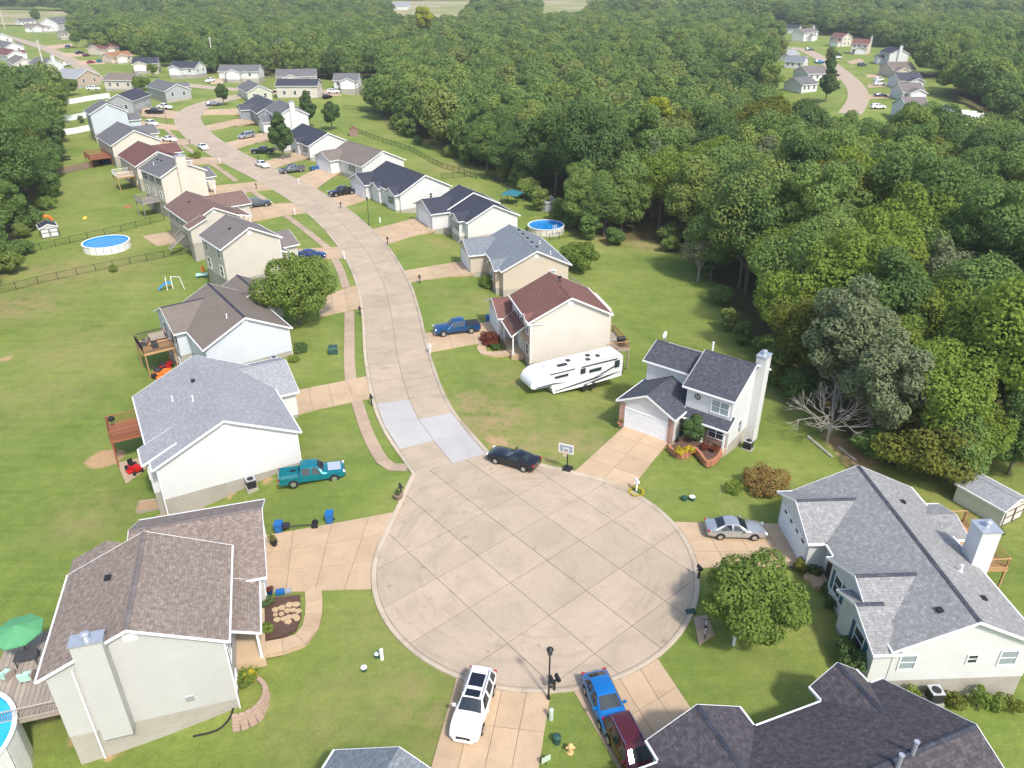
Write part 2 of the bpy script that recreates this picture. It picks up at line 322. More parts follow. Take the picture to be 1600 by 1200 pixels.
DEPTH = np.array([(-24, 32, 4.2), (-33, 42, 3.6), (-19, 46, .6), (-30, 58, 2.6), (-45, 65, 3.0), (-50, 90, 3.0), (-70, 130, 3.2), (-100, 160, 3.0), (-130, 200, 2.5), (-60, 40, 4), (28, 32, 2.2), (38, 45, 2.6), (14, 30, .6), (0, 24, .6), (-14, 26, 2.5),
    (26, 72, 2.0), (45, 60, 3.5), (12, 92, 2.6), (30, 100, 4), (8, 118, 2.6), (25, 140, 4), (0, 160, 3), (-20, 185, 2.5), (-40, 215, 2.0), (-60, 250, 1.5), (60, 80, 6), (110, 120, 8), (120, 220, 8), (60, 200, 7), (20, 250, 6), (140, 225, 15), (175, 250, 15), (105, 255, 15), (120, 290, 13), (215, 290, 13), (90, 330, 11), (190, 460, 0), (150, 400, 1), (0, 400, 3), (-150, 330, 1), (-250, 450, 0), (-220, 250, 2), (0, 700, 0), (400, 600, 0), (-500, 700, 0), (250, 150, 8)], float)
DEPTH = np.vstack([DEPTH, [(*at(*q)[:2], 0.0) for q in ((1250, 122), (1255, 105), (1240, 95), (1228, 84), (1430, 105), (1440, 125), (1440, 145), (1440, 170), (1400, 85), (1360, 72), (1325, 62), (1265, 55), (1190, 40))]])
PADS = [at(*q)[:2] for q in ((1253, 132), (1253, 140), (1270, 115), (1245, 96), (1232, 86), (1430, 105), (1440, 122), (1440, 140), (1440, 165), (1400, 85), (1360, 72), (1325, 62), (1265, 55), (1235, 48), (1180, 38))]
def tz_arr(X, Y):
    X = np.asarray(X, float); Y = np.asarray(Y, float); sh = X.shape; x = X.ravel(); y = Y.ravel(); out = np.empty(len(x))
    for i in range(0, len(x), 4000):
        a, b = x[i:i + 4000], y[i:i + 4000]
        d = np.sqrt(((a[:, None] - ALLR[:, 0]) ** 2 + (b[:, None] - ALLR[:, 1]) ** 2)).min(1) - 3.6
        d = np.minimum(d, np.hypot(a - CDC[0], b - CDC[1]) - CDR)
        t = np.clip((d - 5) / 19, 0, 1); t = t * t * (3 - 2 * t)
        w = 1 / (((a[:, None] - DEPTH[:, 0]) ** 2 + (b[:, None] - DEPTH[:, 1]) ** 2) + 20) ** 1.4
        for px_, py_ in PADS: t = t * np.clip((np.hypot(a - px_, b - py_) - 15) / 18, 0, 1)
        out[i:i + 4000] = -(w @ DEPTH[:, 2]) / w.sum(1) * t - 1.3 * np.exp(-((a + 17.5) ** 2 + (b - 31.5) ** 2) / 32)
    return out.reshape(sh)
def tz(x, y): return float(tz_arr(np.array([x]), np.array([y]))[0])
def G(px, py, dz=0.0):
    z = 0.0
    for _ in range(12):
        p = at(px, py, z); z = .4 * z + .6 * tz(p[0], p[1])
    return (p[0], p[1], z + dz)
# forest outline: right-hand wood starts beyond this line of trunks, left-hand wood lies left of its line
WOOD_R = [G(*p)[:2] for p in [(420, 96), (500, 112), (560, 150), (600, 190), (650, 222), (712, 246), (790, 285), (850, 330), (905, 365), (965, 380), (1040, 383), (1095, 430), (1140, 500), (1195, 570), (1255, 640), (1335, 708), (1430, 745), (1500, 738), (1560, 730), (1640, 745)]]
WOOD_L = [G(*p)[:2] for p in [(88, 128), (92, 180), (88, 240), (72, 320), (30, 410), (-20, 455)]]
def seg_side(pts, x, y):
    """signed distance to an open polyline (positive on its left-hand side)"""
    best = 1e9; sg = 0
    for (ax, ay), (bx, by) in zip(pts[:-1], pts[1:]):
        dx, dy = bx - ax, by - ay; L2 = dx * dx + dy * dy; t = max(0, min(1, ((x - ax) * dx + (y - ay) * dy) / L2)); qx, qy = ax + t * dx, ay + t * dy
        d = math.hypot(x - qx, y - qy)
        if d < best - 1e-9: best = d; sg = 1 if dx * (y - ay) - dy * (x - ax) > 0 else -1
    return best * sg
HOLES = []     # clearings in the woods: (x, y, r)
for q in ROAD4: HOLES.append((q[0], q[1], 32))
for px, py in [(1190, 45), (1240, 62), (1275, 72), (1330, 92), (1400, 105), (1425, 130), (1430, 160), (1440, 185), (1255, 105), (1250, 122), (1245, 134), (1300, 60), (1480, 180), (1510, 186)]:
    q = at(px, py); HOLES.append((q[0], q[1], 21))
for q in ROAD3: HOLES.append((q[0], q[1], 34))
for q in ROAD2: HOLES.append((q[0], q[1], 26))
for px, py, r in [(150, 90, 24), (180, 105, 24), (225, 110, 26), (290, 118, 26), (370, 122, 28), (470, 125, 24), (545, 130, 22), (545, 150, 20), (60, 45, 40), (100, 40, 40), (110, 62, 26), (20, 40, 45), (135, 62, 20)]:
    q = at(px, py); HOLES.append((q[0], q[1], r))
for px, py in [(1175, 38), (1200, 40), (1240, 50), (1265, 57), (1318, 66), (1350, 76), (1400, 90)]:
    q = at(px, py); l = math.hypot(q[0], q[1])
    for k in ((0, 20, 40, 60, 80) if px < 1280 else (0, 20, 40)): HOLES.append((q[0] * (1 - k / l), q[1] * (1 - k / l), 20))
q = G(855, 330); HOLES.append((q[0], q[1], 7.5)); q = G(1541, 795); HOLES.append((q[0], q[1], 8))
FIELD = [(px_line([(605, 21), (690, 13), (1000, 9), (1000, 2), (600, 2)]))]
def in_poly(x, y, P):
    c = False; j = len(P) - 1
    for i in range(len(P)):
        if (P[i][1] > y) != (P[j][1] > y) and x < (P[j][0] - P[i][0]) * (y - P[i][1]) / (P[j][1] - P[i][1]) + P[i][0]: c = not c
        j = i
    return c
FIELDS = [px_line(l) for l in ([(606, 50), (720, 52), (742, 30), (790, 20), (815, 1), (600, 1)], [(838, 48), (905, 46), (940, 25), (962, 8), (955, -3), (840, 1)], [(-90, 40), (125, 40), (128, 19), (-90, 13)])]
def wood_depth(x, y):
    """> 0 inside a wood, metres in from its edge"""
    if y < 20: return -1
    r = seg_side(WOOD_R, x, y) if x > -140 else -1
    if y > 345 and x <= -60: r = min(60, (y - (372 if x > -210 else 440 + (-210 - x) * .5)))
    l = -seg_side(WOOD_L, x, y) if (x < -100 and y < 300) or x < -70 and y < 150 else -1
    if x < -60 and y < 290: r = -1
    if x / y < -.525 and 330 < y < 1050: r = -1
    d = max(r, l)
    if d <= 0: return d
    for hx, hy, hr in HOLES:
        if (x - hx) ** 2 + (y - hy) ** 2 < hr * hr: return -1
    for P in FIELDS:
        if in_poly(x, y, P): return -1
    return d
# ground sheet, graded grid out to the horizon
def axis(lo, hi, c0, c1, fine, grow):
    a = list(np.arange(c0, c1 + .01, fine)); s = fine
    while a[-1] < hi: s *= grow; a.append(a[-1] + s)
    s = fine
    while a[0] > lo: s *= grow; a.insert(0, a[0] - s)
    return np.array(a)
gx = axis(-4500, 4500, -62, 52, 1.0, 1.07); gy = axis(-300, 7000, 22, 125, 1.0, 1.06)
X, Y = np.meshgrid(gx, gy); Z = tz_arr(X, Y)
far = np.clip((Y - 700) / 2500, 0, 1); Z = Z * (1 - far)
cov = np.zeros((X.size, 4), np.float32); cov[:, 3] = 1
xr, yr = X.ravel(), Y.ravel()
def patch(ch, px, py, r, s, asp=1.0):
    g = G(px, py); d = np.hypot((xr - g[0]), (yr - g[1]) / asp) / r; cov[:, ch] = np.maximum(cov[:, ch], s * np.clip(1.35 - d, 0, 1))
for px, py, r, s in [(770, 655, 5, .95), (735, 635, 4, .9), (820, 700, 5, .75), (900, 690, 4, .7), (790, 590, 4, .5), (880, 650, 5, .45), (745, 470, 4, .4), (690, 380, 3, .55), (690, 460, 3, .3), (1010, 380, 5, .9), (940, 375, 4, .6), (640, 1090, 3, .5), (520, 700, 3, .3), (30, 480, 8, .7), (90, 430, 10, .6), (170, 420, 9, .5), (120, 540, 8, .35), (60, 620, 8, .3), (140, 810, 4, .5), (700, 1120, 3, .5), (130, 290, 10, .3), (640, 200, 12, .4), (700, 262, 9, .5), (520, 1110, 4, .3), (1240, 620, 4, .3), (600, 980, 4, .25), (745, 1160, 2, .5)]: patch(0, px, py, r, s)
for px, py, r, s in [(165, 716, 2.0, .95), (300, 800, 1.3, .7), (360, 770, 1.3, .66), (420, 752, 1.0, .62), (120, 1150, 1.0, .6), (1310, 690, 3, .5), (10, 560, 1.4, .6), (1340, 720, 3, .55), (262, 800, 1, .7), (835, 545, 1.2, .6), (775, 690, 2.0, .5), (160, 1190, .8, .5), (190, 1170, .9, .5), (70, 1120, 1.2, .5)]: patch(1, px, py, r, s)
cov[:, 2] = [1.0 if (y < 420 and wood_depth(x, y) > 1.5) else 0.0 for x, y in zip(xr, yr)]
nx, ny = len(gx), len(gy)
fa = [(j * nx + i, j * nx + i + 1, (j + 1) * nx + i + 1, (j + 1) * nx + i) for j in range(ny - 1) for i in range(nx - 1)]
me = bpy.data.meshes.new('ground'); me.from_pydata(np.c_[xr, yr, Z.ravel()].tolist(), [], fa); me.materials.append(M['lawn'])
at_ = me.color_attributes.new('cover', 'FLOAT_COLOR', 'POINT'); at_.data.foreach_set('color', cov.ravel())
me.polygons.foreach_set('use_smooth', [True] * len(me.polygons))
struct(link('ground', me))
# ---- concrete slabs
def inset(poly, d):
    c = np.mean(poly, axis=0); out = []; P = np.array(poly, float); n = len(P)
    a = sum(P[k][0] * P[(k + 1) % n][1] - P[(k + 1) % n][0] * P[k][1] for k in range(n)); sg = 1 if a > 0 else -1
    L = []
    for k in range(n):
        e = P[(k + 1) % n] - P[k]; l = np.linalg.norm(e)
        if l < 1e-4: continue
        nn = np.array([-e[1], e[0]]) / l * sg; L.append((P[k] + nn * d, e / l))
    for k in range(len(L)):
        (p, e), (q, f) = L[k - 1], L[k]; den = e[0] * f[1] - e[1] * f[0]
        if abs(den) < 1e-3: out.append(tuple(q)); continue
        t = ((q[0] - p[0]) * f[1] - (q[1] - p[1]) * f[0]) / den; out.append(tuple(p + e * t))
    return out
def slab(name, poly, mat, parent, top=.055, gap=.022, bot=-.15):
    p = inset(poly, gap); c = np.mean(p, axis=0)
    if len(p) < 3: return
    z = 0 if name == 'slab' else 0
    mb = MB().prism([(x - c[0], y - c[1]) for x, y in p], bot - top, 0)
    return mb.build('slab', mat, parent, loc=(c[0], c[1], top + rng.uniform(-.006, .006)))
def clip(poly, n, c, keep_less):
    out = []
    for k in range(len(poly)):
        a, b = poly[k], poly[(k + 1) % len(poly)]; da = a[0] * n[0] + a[1] * n[1] - c; db = b[0] * n[0] + b[1] * n[1] - c
        if keep_less: da, db = -da, -db
        if da >= 0: out.append(a)
        if da * db < 0: t = da / (da - db); out.append((a[0] + t * (b[0] - a[0]), a[1] + t * (b[1] - a[1])))
    return out
HW = 3.6
def strip(name, C, Nn, hw, z, mat):
    mb = MB()
    for i in range(len(C) - 1):
        a, b = C[i] - Nn[i] * hw, C[i] + Nn[i] * hw; c, d = C[i + 1] + Nn[i + 1] * hw, C[i + 1] - Nn[i + 1] * hw
        mb.poly([(*a, z), (*b, z), (*c, z), (*d, z)])
    return struct(mb.build(name, mat))
def kerb(name, line, out_sign=1, closed=False):
    P = np.array(line); Nn = normals(P) * out_sign; prof = [(0, .03), (.05, .085), (.22, .125), (.40, .12), (.42, -.2)]; mb = MB()
    for i in range(len(P) - 1):
        for (a, za), (b, zb) in zip(prof[:-1], prof[1:]):
            q = [(*(P[i] + Nn[i] * a), za), (*(P[i + 1] + Nn[i + 1] * a), za), (*(P[i + 1] + Nn[i + 1] * b), zb), (*(P[i] + Nn[i] * b), zb)]
            mb.poly(q if out_sign < 0 else q[::-1])
    return struct(mb.build(name, 'concrete_kerb'))
road = strip('road', C1, N1, HW, .02, 'joint')
nslab = 0
for i in range(len(C1) - 1):
    if C1[i][1] > 215: break
    for s in (-1, 1):
        q = [C1[i], C1[i] + N1[i] * HW * s, C1[i + 1] + N1[i + 1] * HW * s, C1[i + 1]]
        cx_, cy_ = np.mean(q, axis=0); mt = 'concrete_road'
        if (s < 0 and i in (1, 2)) or (s > 0 and i in (0, 1)): mt = 'concrete_new'
        slab('slab', [tuple(p) for p in q], mt, road)
i0 = next(i for i in range(len(C1)) if C1[i][1] > 215)
fr = strip('road_far', C1[i0:], N1[i0:], HW, .055, 'concrete_road'); fr.name = 'road'
for r_ in (ROAD2, ROAD3, ROAD4):
    c_ = resample(r_, 4.0); strip('road', c_, normals(c_), 3.8, .055, 'concrete_road')
# cul-de-sac: circle plus throat, cut by the two joint families
th = np.linspace(0, 2 * math.pi, 97)[:-1]
cpts = [(CDC[0] + CDR * math.cos(t), CDC[1] + CDR * math.sin(t)) for t in th]
TL, TR = tuple(C1[0] - N1[0] * HW), tuple(C1[0] + N1[0] * HW)
def hull(pts):
    pts = sorted(pts); 
    def half(p):
        h = []
        for q in p:
            while len(h) > 1 and (h[-1][0] - h[-2][0]) * (q[1] - h[-2][1]) - (h[-1][1] - h[-2][1]) * (q[0] - h[-2][0]) <= 0: h.pop()
            h.append(q)
        return h
    a, b = half(pts), half(pts[::-1]); return a[:-1] + b[:-1]
CDS = hull(cpts + [TL, TR])
mb = MB(); mb.poly([(x, y, .021) for x, y in CDS]); cds = struct(mb.build('turning_circle', 'joint'))
def nrm(deg): a = R_(deg); return (-math.sin(a), math.cos(a))
nA, nB = nrm(-50), nrm(41)
LA = [CDC[0] * 0 + v for v in (24.35, 28.35, 32.2, 35.9, 39.9)]; LB = [24.5, 29.1, 33.5, 37.6, 41.5, 45.6]
def cells(poly):
    res = [poly]
    for nn, ls in ((nA, LA), (nB, LB)):
        for c in ls:
            new = []
            for q in res:
                for k in (0, 1):
                    z = clip(q, nn, c, k == 1)
                    if len(z) >= 3: new.append(z)
            res = new
    return res
def area(p): return abs(sum(p[k][0] * p[(k + 1) % len(p)][1] - p[(k + 1) % len(p)][0] * p[k][1] for k in range(len(p)))) / 2
for q in cells(CDS):
    if area(q) > .25: slab('slab', q, 'concrete_road', cds)
k0 = CDS.index(TL); ring = CDS[k0:] + CDS[:k0]
if ring[1] == TR: ring = [TL] + ring[:0:-1]
cc = np.mean(CDS, axis=0)
def auto_kerb(line):
    P = np.array(line); Nn = normals(P); m = len(P) // 2; s = 1 if np.dot(Nn[m], P[m] - cc) > 0 else -1
    return kerb('kerb', line, s)
auto_kerb(ring if ring[-1] == TR else ring)
kerb('kerb', [tuple(a - b * HW) for a, b in zip(CF, normals(CF))], -1)
kerb('kerb', [tuple(a + b * HW) for a, b in zip(CF, normals(CF))], 1)
# ---- driveways: four photograph corners (street-left, house-left, house-right, street-right), slabs along x slabs across
def driveway(corners, nu, nv, name='driveway', mat='concrete_drive', top=.075, label=None):
    q = [np.array(at(*c)[:2]) for c in corners]
    if name == 'driveway':
        for k_, m_ in ((0, 1), (3, 2)):
            e = q[k_] - np.array(CDC); l = np.linalg.norm(e); k = np.argmin(((CF - q[k_]) ** 2).sum(1)); e2 = q[k_] - CF[k]; l2 = np.linalg.norm(e2); dr = (q[m_] - q[k_]) / np.linalg.norm(q[m_] - q[k_])
            if l < CDR + 4: q[k_] = np.array(CDC) + e / l * (CDR + .3)
            elif l2 < HW + 7: q[k_] = CF[k] + e2 / l2 * (HW + .3)
            q[m_] = q[m_] + dr * (.8 if q[m_][1] < 110 else 2.0)
    def f(u, v):
        p = (1 - u) * (1 - v) * q[0] + u * (1 - v) * q[1] + u * v * q[2] + (1 - u) * v * q[3]
        e = p - np.array(CDC); l = np.linalg.norm(e)
        if l < CDR + .43 and name == 'driveway': p = np.array(CDC) + e / l * (CDR + .43)
        if name == 'driveway' and l > CDR + 3:
            k = np.argmin(((CF - p) ** 2).sum(1)); e = p - CF[k]; l = np.linalg.norm(e)
            if l < HW + .43: p = CF[k] + e / l * (HW + .43)
        return tuple(p)
    vs = np.linspace(0, 1, 13)
    base = struct(MB().prism(inset([f(0, v) for v in vs] + [f(1, v) for v in vs[::-1]], .05), -.5, top - .03).build(name, 'joint'))
    for i in range(nu):
        for j in range(nv):
            w5 = np.linspace(j / nv, (j + 1) / nv, 6 if i == 0 else 2); slab('dslab', [f(i / nu, v) for v in w5] + [f((i + 1) / nu, v) for v in w5[::-1]], mat, base, top, .016, -.4)
    return base
driveway([(640, 801), (413, 838), (418, 926), (598, 918)], 4, 3)
driveway([(579, 588), (460, 611), (470, 646), (592, 622)], 4, 2)
driveway([(566, 446), (505, 462), (508, 494), (574, 480)], 3, 2)
driveway([(530, 386), (452, 390), (452, 407), (541, 404)], 3, 2)
driveway([(455, 318), (388, 322), (392, 344), (470, 334)], 3, 2)
driveway([(380, 288), (325, 292), (335, 306), (395, 300)], 2, 2)
driveway([(335, 246), (292, 246), (300, 258), (345, 256)], 2, 2)
driveway([(297, 217), (240, 215), (245, 226), (305, 226)], 2, 1)
driveway([(270, 196), (222, 190), (222, 200), (276, 204)], 2, 1)
driveway([(276, 175), (228, 168), (228, 182), (273, 186)], 2, 1)
driveway([(898, 736), (975, 667), (1044, 691), (983, 768)], 4, 2)
driveway([(668, 521), (762, 503), (768, 533), (673, 551)], 3, 2)
driveway([(639, 422), (724, 408), (740, 427), (650, 441)], 3, 2)
driveway([(580, 359), (649, 341), (676, 360), (606, 382)], 3, 2)
driveway([(512, 308), (565, 292), (586, 308), (533, 325)], 3, 2)
driveway([(462, 280), (505, 258), (527, 272), (484, 297)], 3, 2)
driveway([(420, 252), (462, 238), (480, 246), (438, 262)], 2, 2)
driveway([(366, 222), (402, 210), (424, 216), (380, 232)], 2, 2)
driveway([(335, 196), (372, 186), (392, 192), (345, 204)], 2, 1)
driveway([(320, 172), (365, 170), (368, 178), (322, 180)], 2, 1)
driveway([(1050, 817), (1222, 819), (1262, 884), (1088, 888)], 4, 3)
driveway([(722, 1046), (842, 1077), (818, 1215), (672, 1205)], 4, 2)
driveway([(890, 1062), (1011, 1034), (1078, 1135), (982, 1230)], 4, 2)
for cs in ([(1300, 104), (1288, 101), (1287, 105), (1303, 108)], [(1352, 117), (1396, 114), (1398, 118), (1355, 121)], [(1355, 132), (1400, 130), (1402, 135), (1356, 137)], [(1352, 148), (1402, 147), (1404, 153), (1352, 155)], [(1310, 121), (1280, 118), (1280, 122), (1312, 126)], [(1322, 96), (1342, 92), (1350, 96), (1330, 101)], [(330, 131), (322, 125), (345, 124), (350, 131)], [(120, 95), (152, 94), (158, 100), (125, 101)], [(95, 83), (125, 82), (132, 88), (104, 89)], [(70, 72), (108, 68), (112, 73), (80, 77)], [(510, 150), (500, 142), (520, 141), (535, 150)]): driveway(cs, 1, 1)
# ---- pavements: (line, half width)
def walk(line, hw, step, mat='concrete_walk', name='pavement', smooth=True, top=.07):
    C = resample([at(*p)[:2] for p in line], step) if smooth else np.array([at(*p)[:2] for p in line]); 
    if name == 'pavement':
        for k_, j_ in ((0, 1), (-1, -2)):
            if np.sqrt(((CF - C[k_]) ** 2).sum(1)).min() > HW + 1.4: C[k_] = C[k_] + (C[k_] - C[j_]) / np.linalg.norm(C[k_] - C[j_]) * 1.6
    Nn = normals(C)
    base = strip(name, C, Nn, hw, .035, 'joint')
    for i in range(len(C) - 1):
        q = [tuple(C[i] - Nn[i] * hw), tuple(C[i] + Nn[i] * hw), tuple(C[i + 1] + Nn[i + 1] * hw), tuple(C[i + 1] - Nn[i + 1] * hw)]
        slab('wslab', q, mat, base, top, .012, -.3)
    return base
walk([(637, 731), (612, 730), (596, 718), (574, 676), (558, 628)], .62, 1.5)
walk([(548, 590), (546, 565), (546, 530), (546, 494)], .66, 1.6)
walk([(539, 444), (533, 425), (524, 407)], .62, 1.8)
walk([(511, 387), (480, 362), (452, 341)], .62, 2.0)
walk([(437, 328), (405, 306), (380, 290)], .62, 2.6)
walk([(366, 281), (340, 262), (318, 250)], .62, 3.0)
walk([(305, 240), (285, 226), (268, 210), (258, 200)], .62, 4.0)
walk([(489, 922), (491, 950), (484, 983), (462, 1003), (412, 1014)], .62, 1.3, 'concrete_drive', 'front_walk')
walk([(764, 532), (752, 542), (757, 552), (775, 553), (802, 549)], .55, 1.3, 'concrete_drive', 'front_walk')
walk([(1048, 700), (1068, 695), (1082, 680)], .6, 1.3, 'concrete_drive', 'front_walk')
walk([(1262, 893), (1282, 905), (1300, 912)], .9, 1.6, 'concrete_drive', 'front_walk')
driveway([(1083, 966), (1104, 962), (1117, 993), (1092, 1010)], 1, 1, 'storm_drain_pad', 'concrete_walk', .12)
# ================================================================ houses
def fbox(mb, face, c, s0, s1, z0, z1, n0, n1):
    if face == 'N': mb.box(s0, s1, c - n1, c - n0, z0, z1)
    elif face == 'F': mb.box(s0, s1, c + n0, c + n1, z0, z1)
    elif face == 'L': mb.box(c - n1, c - n0, s0, s1, z0, z1)
    else: mb.box(c + n0, c + n1, s0, s1, z0, z1)
    return mb
def window(root, face, c, s, z, w=.9, h=1.3, shut=None, glass='glass', bars=1):
    fr = MB(); t = .09
    for a in ((s - w / 2 - t, s + w / 2 + t, z - h / 2 - t, z - h / 2), (s - w / 2 - t, s + w / 2 + t, z + h / 2, z + h / 2 + t), (s - w / 2 - t, s - w / 2, z - h / 2, z + h / 2), (s + w / 2, s + w / 2 + t, z - h / 2, z + h / 2)):
        fbox(fr, face, c, *a, -.02, .07)
    o = fr.build('window', 'trim', root)
    fbox(MB(), face, c, s - w / 2, s + w / 2, z - h / 2, z + h / 2, -.02, .02).build('pane', glass, o)
    bb = MB(); fbox(bb, face, c, s - w / 2, s + w / 2, z - .025, z + .025, .02, .05)
    if w > 1.3: fbox(bb, face, c, s - .04, s + .04, z - h / 2, z - .025, .02, .055); fbox(bb, face, c, s - .04, s + .04, z + .025, z + h / 2, .02, .055)
    bb.build('sash_bar', 'trim', o)
    if shut:
        for sg in (-1, 1): fbox(MB(), face, c, s + sg * (w / 2 + .32) - .2, s + sg * (w / 2 + .32) + .2, z - h / 2 - .05, z + h / 2 + .05, -.02, .05).build('shutter', shut, root)
    return o
def garage_door(root, face, c, s, z0=.08, w=4.9, h=2.2, mat='garage', win=False):
    fr = MB()
    for a in ((s - w / 2 - .14, s + w / 2 + .14, z0 + h, z0 + h + .14), (s - w / 2 - .14, s - w / 2, z0, z0 + h), (s + w / 2, s + w / 2 + .14, z0, z0 + h)): fbox(fr, face, c, *a, -.02, .06)
    o = fr.build('garage_door', 'trim', root); k = 4
    for i in range(k): fbox(MB(), face, c, s - w / 2, s + w / 2, z0 + h * i / k + .012, z0 + h * (i + 1) / k - .012, -.02, .025).build('door_panel', mat, o)
    if win:
        for i in range(4):
            q = s - w / 2 + w * (i + .5) / 4; fbox(MB(), face, c, q - .25, q + .25, z0 + h * .84, z0 + h * .95, .02, .04).build('pane', 'glass', o)
def door(root, face, c, s, z0=.25, mat='trim', w=.95):
    fr = fbox(MB(), face, c, s - w / 2 - .1, s + w / 2 + .1, z0, z0 + 2.2, -.02, .04).build('door', 'trim', root)
    fbox(MB(), face, c, s - w / 2, s + w / 2, z0 + .02, z0 + 2.08, .03, .07).build('leaf', mat, fr)
def block(root, x0, x1, y0, y1, ze=3.0, pitch=.48, axis='y', ridge=None, zr=None, z0=None, z1=None, wall='sd_white', roof='sh_grey', zf=.15, o=.35, walls=True, base=True, cap=True, trim='trim', gables=(1, 1), capmat=None):
    A0, A1, B0, B1 = (x0, x1, y0, y1) if axis == 'y' else (y0, y1, x0, x1)
    ar = (A0 + A1) / 2 if ridge is None else ridge
    if zr is None: zr = ze + pitch * max(ar - A0, A1 - ar)
    if z0 is None: z0 = zr - pitch * (ar - A0) if ridge is not None and abs(ar - A0) > .01 else ze
    if z1 is None: z1 = zr - pitch * (A1 - ar) if ridge is not None and abs(A1 - ar) > .01 else ze
    if ar <= A0 + .01: z0 = zr
    if ar >= A1 - .01: z1 = zr
    m = (lambda a, b, z: (a, b, z)) if axis == 'y' else (lambda a, b, z: (b, a, z))
    def plane(a):
        if a <= ar: return zr if ar - A0 < .01 else z0 + (zr - z0) * (a - A0) / (ar - A0)
        return zr if A1 - ar < .01 else z1 + (zr - z1) * (A1 - a) / (A1 - ar)
    wa0, wa1 = (A0 + o if ar > A0 + .01 else A0), (A1 - o if ar < A1 - .01 else A1); wb0, wb1 = B0 + o, B1 - o
    if walls:
        sec = [(wa0, zf), (wa1, zf), (wa1, plane(wa1) - .1)] + ([(ar, zr - .1)] if wa0 < ar < wa1 else []) + [(wa0, plane(wa0) - .1)]
        mb = MB(); k = len(sec)
        mb.poly([m(a, wb0, z) for a, z in sec]); mb.poly([m(a, wb1, z) for a, z in sec[::-1]])
        for i in range(k): (a, z), (a2, z2) = sec[i], sec[(i + 1) % k]; mb.poly([m(a, wb0, z), m(a, wb1, z), m(a2, wb1, z2), m(a2, wb0, z2)])
        mb.build('wall', wall, root)
        if base:
            mb = MB(); lo, hi = m(wa0 + .03, wb0 + .03, 0), m(wa1 - .03, wb1 - .03, 0); mb.box(lo[0], hi[0], lo[1], hi[1], -5, zf + .01); mb.build('foundation', 'foundation', root)
    t = .15; mb = MB()
    for s, e, ze_ in ((A0, ar, z0), (ar, A1, z1)):
        if abs(e - s) < .02: continue
        zs, zz = (z0, zr) if s == A0 and e == ar else (zr, z1); L = math.hypot(e - s, zz - zs)
        mb.poly([m(s, B0, zs), m(e, B0, zz), m(e, B1, zz), m(s, B1, zs)], [(B0, 0), (B0, L), (B1, L), (B1, 0)])
        mb.poly([m(s, B0, zs - t), m(s, B1, zs - t), m(e, B1, zz - t), m(e, B0, zz - t)])
        for b in (B0, B1): mb.poly([m(s, b, zs - t), m(e, b, zz - t), m(e, b, zz), m(s, b, zs)])
    for a, z in ((A0, z0), (A1, z1)): mb.poly([m(a, B0, z - t), m(a, B1, z - t), m(a, B1, z), m(a, B0, z)])
    ro = mb.build('roof', roof, root)
    if cap and A0 + .1 < ar < A1 - .1:
        mb = MB(); w = .17; pz = lambda a: plane(a) + .035
        for s, e in ((ar - w, ar), (ar, ar + w)):
            mb.poly([m(s, B0 + .02, pz(s)), m(e, B0 + .02, pz(e)), m(e, B1 - .02, pz(e)), m(s, B1 - .02, pz(s))], [(B0, 0), (B0, .2), (B1, .2), (B1, 0)])
        for a in (ar - w, ar + w): mb.poly([m(a, B0 + .02, plane(a) - .02), m(a, B1 - .02, plane(a) - .02), m(a, B1 - .02, pz(a)), m(a, B0 + .02, pz(a))], [(0, 0)] * 4)
        mb.build('ridge_cap', capmat or roof, ro)
    if trim:
        for b, d, g in ((B0, -.035, gables[0]), (B1, .035, gables[1])):
            if not g: continue
            mb = MB(); lo, hi = sorted((b, b + d)); top = [(A0, z0)] + ([(ar, zr)] if A0 + .02 < ar < A1 - .02 else []) + [(A1, z1)]
            out = [(a, z + .015) for a, z in top] + [(a, z - .2) for a, z in top[::-1]]; k = len(top)
            for y_, rev in ((lo, 0), (hi, 1)):
                for i in range(k - 1):
                    q = [m(*(out[j][0], y_, out[j][1])) for j in (i, i + 1, 2 * k - 2 - i, 2 * k - 1 - i)]; mb.poly(q[::-1] if rev else q)
            for i in range(2 * k):
                (a, z), (a2, z2) = out[i], out[(i + 1) % (2 * k)]; mb.poly([m(a, lo, z), m(a2, lo, z2), m(a2, hi, z2), m(a, hi, z)])
            mb.build('rake_board', trim, ro)
        for a, z, sg in ((A0, z0, -1), (A1, z1, 1)):
            if (sg < 0 and ar <= A0 + .01) or (sg > 0 and ar >= A1 - .01): continue
            g = MB(); lo, hi = sorted((a + sg * .003, a + sg * .12)); p, q = m(lo, B0 - .03, 0), m(hi, B1 + .03, 0); g.box(p[0], q[0], p[1], q[1], z - .17, z - .01); g.build('gutter', 'gutter', ro)
    return ro
def downspout(root, x, y, ztop, zbot, dx=0, dy=0): MB().box(x - .05, x + .05, y - .05, y + .05, zbot, ztop).build('downspout', 'gutter', root)
def chimney(root, x0, x1, y0, y1, zb, zt, wall):
    o = MB().box(x0, x1, y0, y1, zb, zt).build('chimney', wall, root)
    MB().box(x0 - .08, x1 + .08, y0 - .08, y1 + .08, zt, zt + .08).build('chimney_cap', 'galv', o)
    c = ((x0 + x1) / 2, (y0 + y1) / 2, zt + .08); MB().lathe([(.16, 0), (.16, .3), (.26, .3), (.26, .42), (.1, .5)], 12, c).build('flue', 'galv', o)
def pipe(root, x, y, z, h=.45, r=.06, mat='trim'): MB().lathe([(r * 2.2, -.15), (r * 2, 0), (r, .05), (r, h), (r * 1.35, h), (r * 1.35, h + .08)], 8, (x, y, z)).build('vent_pipe', mat, root)
def boxvent(root, x, y, z, rz=0, tilt=0): MB().rbox((x, y, z), (.38, .42, .16), rz, tilt).build('roof_vent', 'black_plastic', root)
